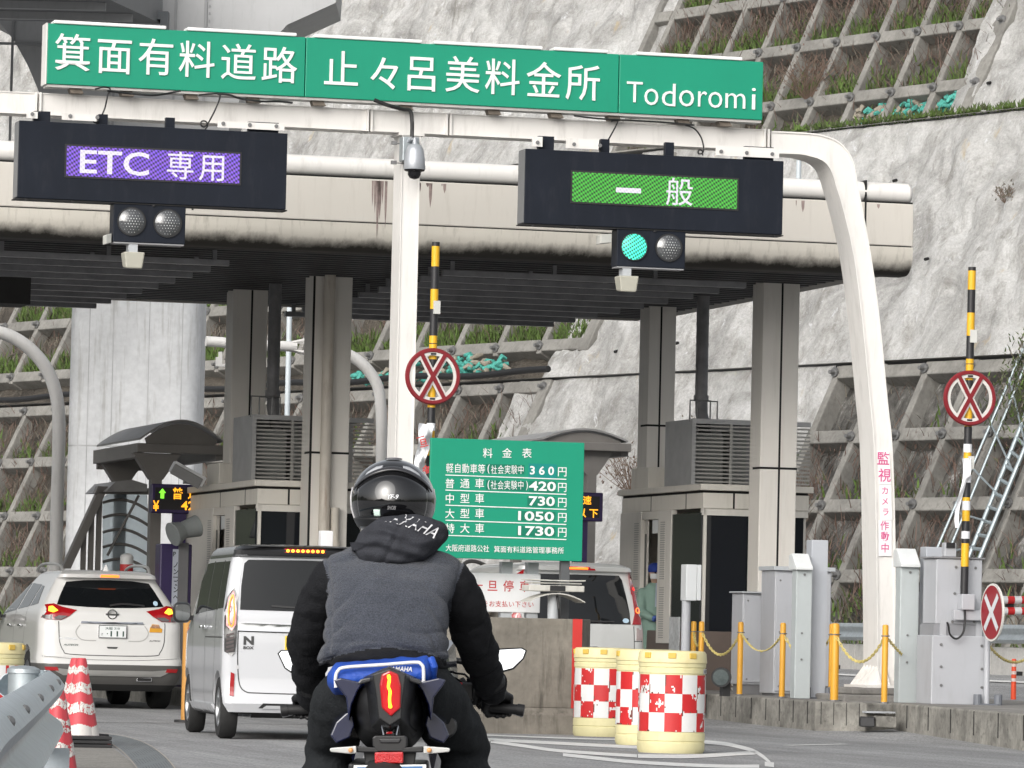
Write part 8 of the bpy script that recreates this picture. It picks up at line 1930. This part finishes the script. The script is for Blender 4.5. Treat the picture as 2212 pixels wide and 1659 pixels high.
for nm, pts, glass in (("left", [(143, 1062), (160, 1044), (225, 1040), (290, 1044), (300, 1090), (270, 1150), (215, 1165), (180, 1140)], [(152, 1064), (165, 1050), (225, 1047), (282, 1050), (290, 1090), (262, 1142), (216, 1154), (186, 1134)]),
                       ("right", [(1235, 1048), (1300, 1035), (1420, 1030), (1446, 1046), (1430, 1090), (1375, 1145), (1320, 1160), (1250, 1140)], [(1250, 1056), (1305, 1043), (1415, 1037), (1436, 1048), (1422, 1086), (1370, 1136), (1318, 1150), (1262, 1130)])):
    P = [rp(x, y, .82) for x, y in pts]; c = sum(P, Vector()) / len(P)
    mb = MB(); mb.loft([P, [c + (p - c) * .8 + Vector((0, .05, 0)) for p in P], [c + (p - c) * .3 + Vector((0, .08, 0)) for p in P]]); mh = mb.build("mirror", M_blkp, BK, smooth=30)
    G_ = [rp(x, y, .816) for x, y in glass]; cg = sum(G_, Vector()) / len(G_); tilt = .30
    mb = MB(); mb.add([Vector((p.x, p.y - .0015 + (p.z - cg.z) * .12, p.z)) for p in G_], [list(range(len(G_)))[::-1]]); mb.build("mirror_glass", M_mirr, mh, fix=False)
    sx = -1 if nm == "left" else 1; mb = MB(); mb.tube([tuple(c + Vector((-sx * .03, .05, 0))), tuple(Vector((sx * .24, .90, c.z - .02))), (sx * .12, .98, .93)], .010, 8); mb.build("mirror_stalk", M_blkp, BK, smooth=50)
# ================================================================ booth attendant
AT = thing("person", "booth attendant in blue cap, white mask and pale green jacket", "person", pl(1412, 1330, 62.6)); ORG[AT.name] = Vector()
a0 = pl(1412, 1238, 62.4); k = a0.z
ax, ay = 0.0, 0.0
AX = bR.location; a0 = pl(1412, 1238, 64.3); k = a0.z; AT.location = to_world((pR.x + .13, 64.5, 0)); 
mb = MB(); limb(mb, [((0, .05, .9), .15), ((0, .05, 1.15), .16), ((0, .03, k - .28), .14), ((0, .02, k - .15), .05), ((0, 0, k), .095)]); limb(mb, [((-.17, .05, k - .27), .06), ((-.22, -.05, k - .52), .05), ((-.05, -.2, k - .62), .04)]); limb(mb, [((.17, .05, k - .27), .06), ((.2, -.02, k - .5), .05), ((.12, -.2, k - .60), .04)])
limb(mb, [((-.08, .05, .9), .1), ((-.09, .05, .4), .07)]); limb(mb, [((.08, .05, .9), .1), ((.09, .05, .4), .07)])
me = remeshed(mb, .015, 5, "body"); link_mesh("body", me, mat("skin", (.42, .27, .20), .5), AT)
mb = MB(); limb(mb, [((0, .05, .88), .17), ((0, .05, 1.15), .18), ((0, .03, k - .27), .16)]); limb(mb, [((-.17, .05, k - .27), .075), ((-.22, -.05, k - .52), .065), ((-.10, -.17, k - .60), .05)]); limb(mb, [((.17, .05, k - .27), .075), ((.2, -.02, k - .5), .065), ((.14, -.16, k - .58), .05)])
me = remeshed(mb, .015, 5, "jacket"); link_mesh("jacket", me, mat("pale green jacket", (.22, .33, .28), .8, var=.1), AT)
mb = MB(); mb.prism([(-.045, k - .13), (.045, k - .13), (.05, k - .45), (-.05, k - .45)], -.165, -.15); mb.build("shirt", mat("pale shirt", (.45, .5, .6), .8), AT); mb = MB(); mb.prism([(-.02, k - .14), (.02, k - .14), (.035, k - .42), (0, k - .46), (-.03, k - .42)], -.175, -.166); mb.build("necktie", mat("navy tie", (.015, .02, .06), .8), AT)
mb = MB(); mb.lathe([(.105, k + .015), (.11, k + .05), (.105, k + .10), (.07, k + .135), (.001, k + .145)], (0, .0, 0), 24); mb.prismz([(-.085, -.07), (-.06, -.16), (0, -.18), (.06, -.16), (.085, -.07)], k + .015, k + .03); mb.build("cap", mat("royal blue cap", (.012, .035, .22), .8), AT, smooth=50)
mb = MB(); mb.grid(lambda u, v: Vector((.09 * sin((u - .5) * 2.6), -.100 * cos((u - .5) * 2.6), k - .075 + .07 * v)), 12, 4); mb.build("face_mask", mat("white mask", (.62, .64, .64), .8), AT, smooth=60, fix=False)
for s_ in (-1, 1):
    mb = MB(); mb.ball((s_ * .035, -.085, k + .005), .012, n=8, m=6); mb.build("eye", M_blk, AT); mb = MB(); mb.ball((.12 if s_ > 0 else -.06, -.2, k - .61), .05, .04, .045, 12, 8); limb(mb, [((.12 * s_ * .6, -.22, k - .62), .02), ((.1 * s_, -.27, k - .63), .012)], 8); mb.build("glove", mat("blue glove", (.06, .12, .40), .6), AT, smooth=60)
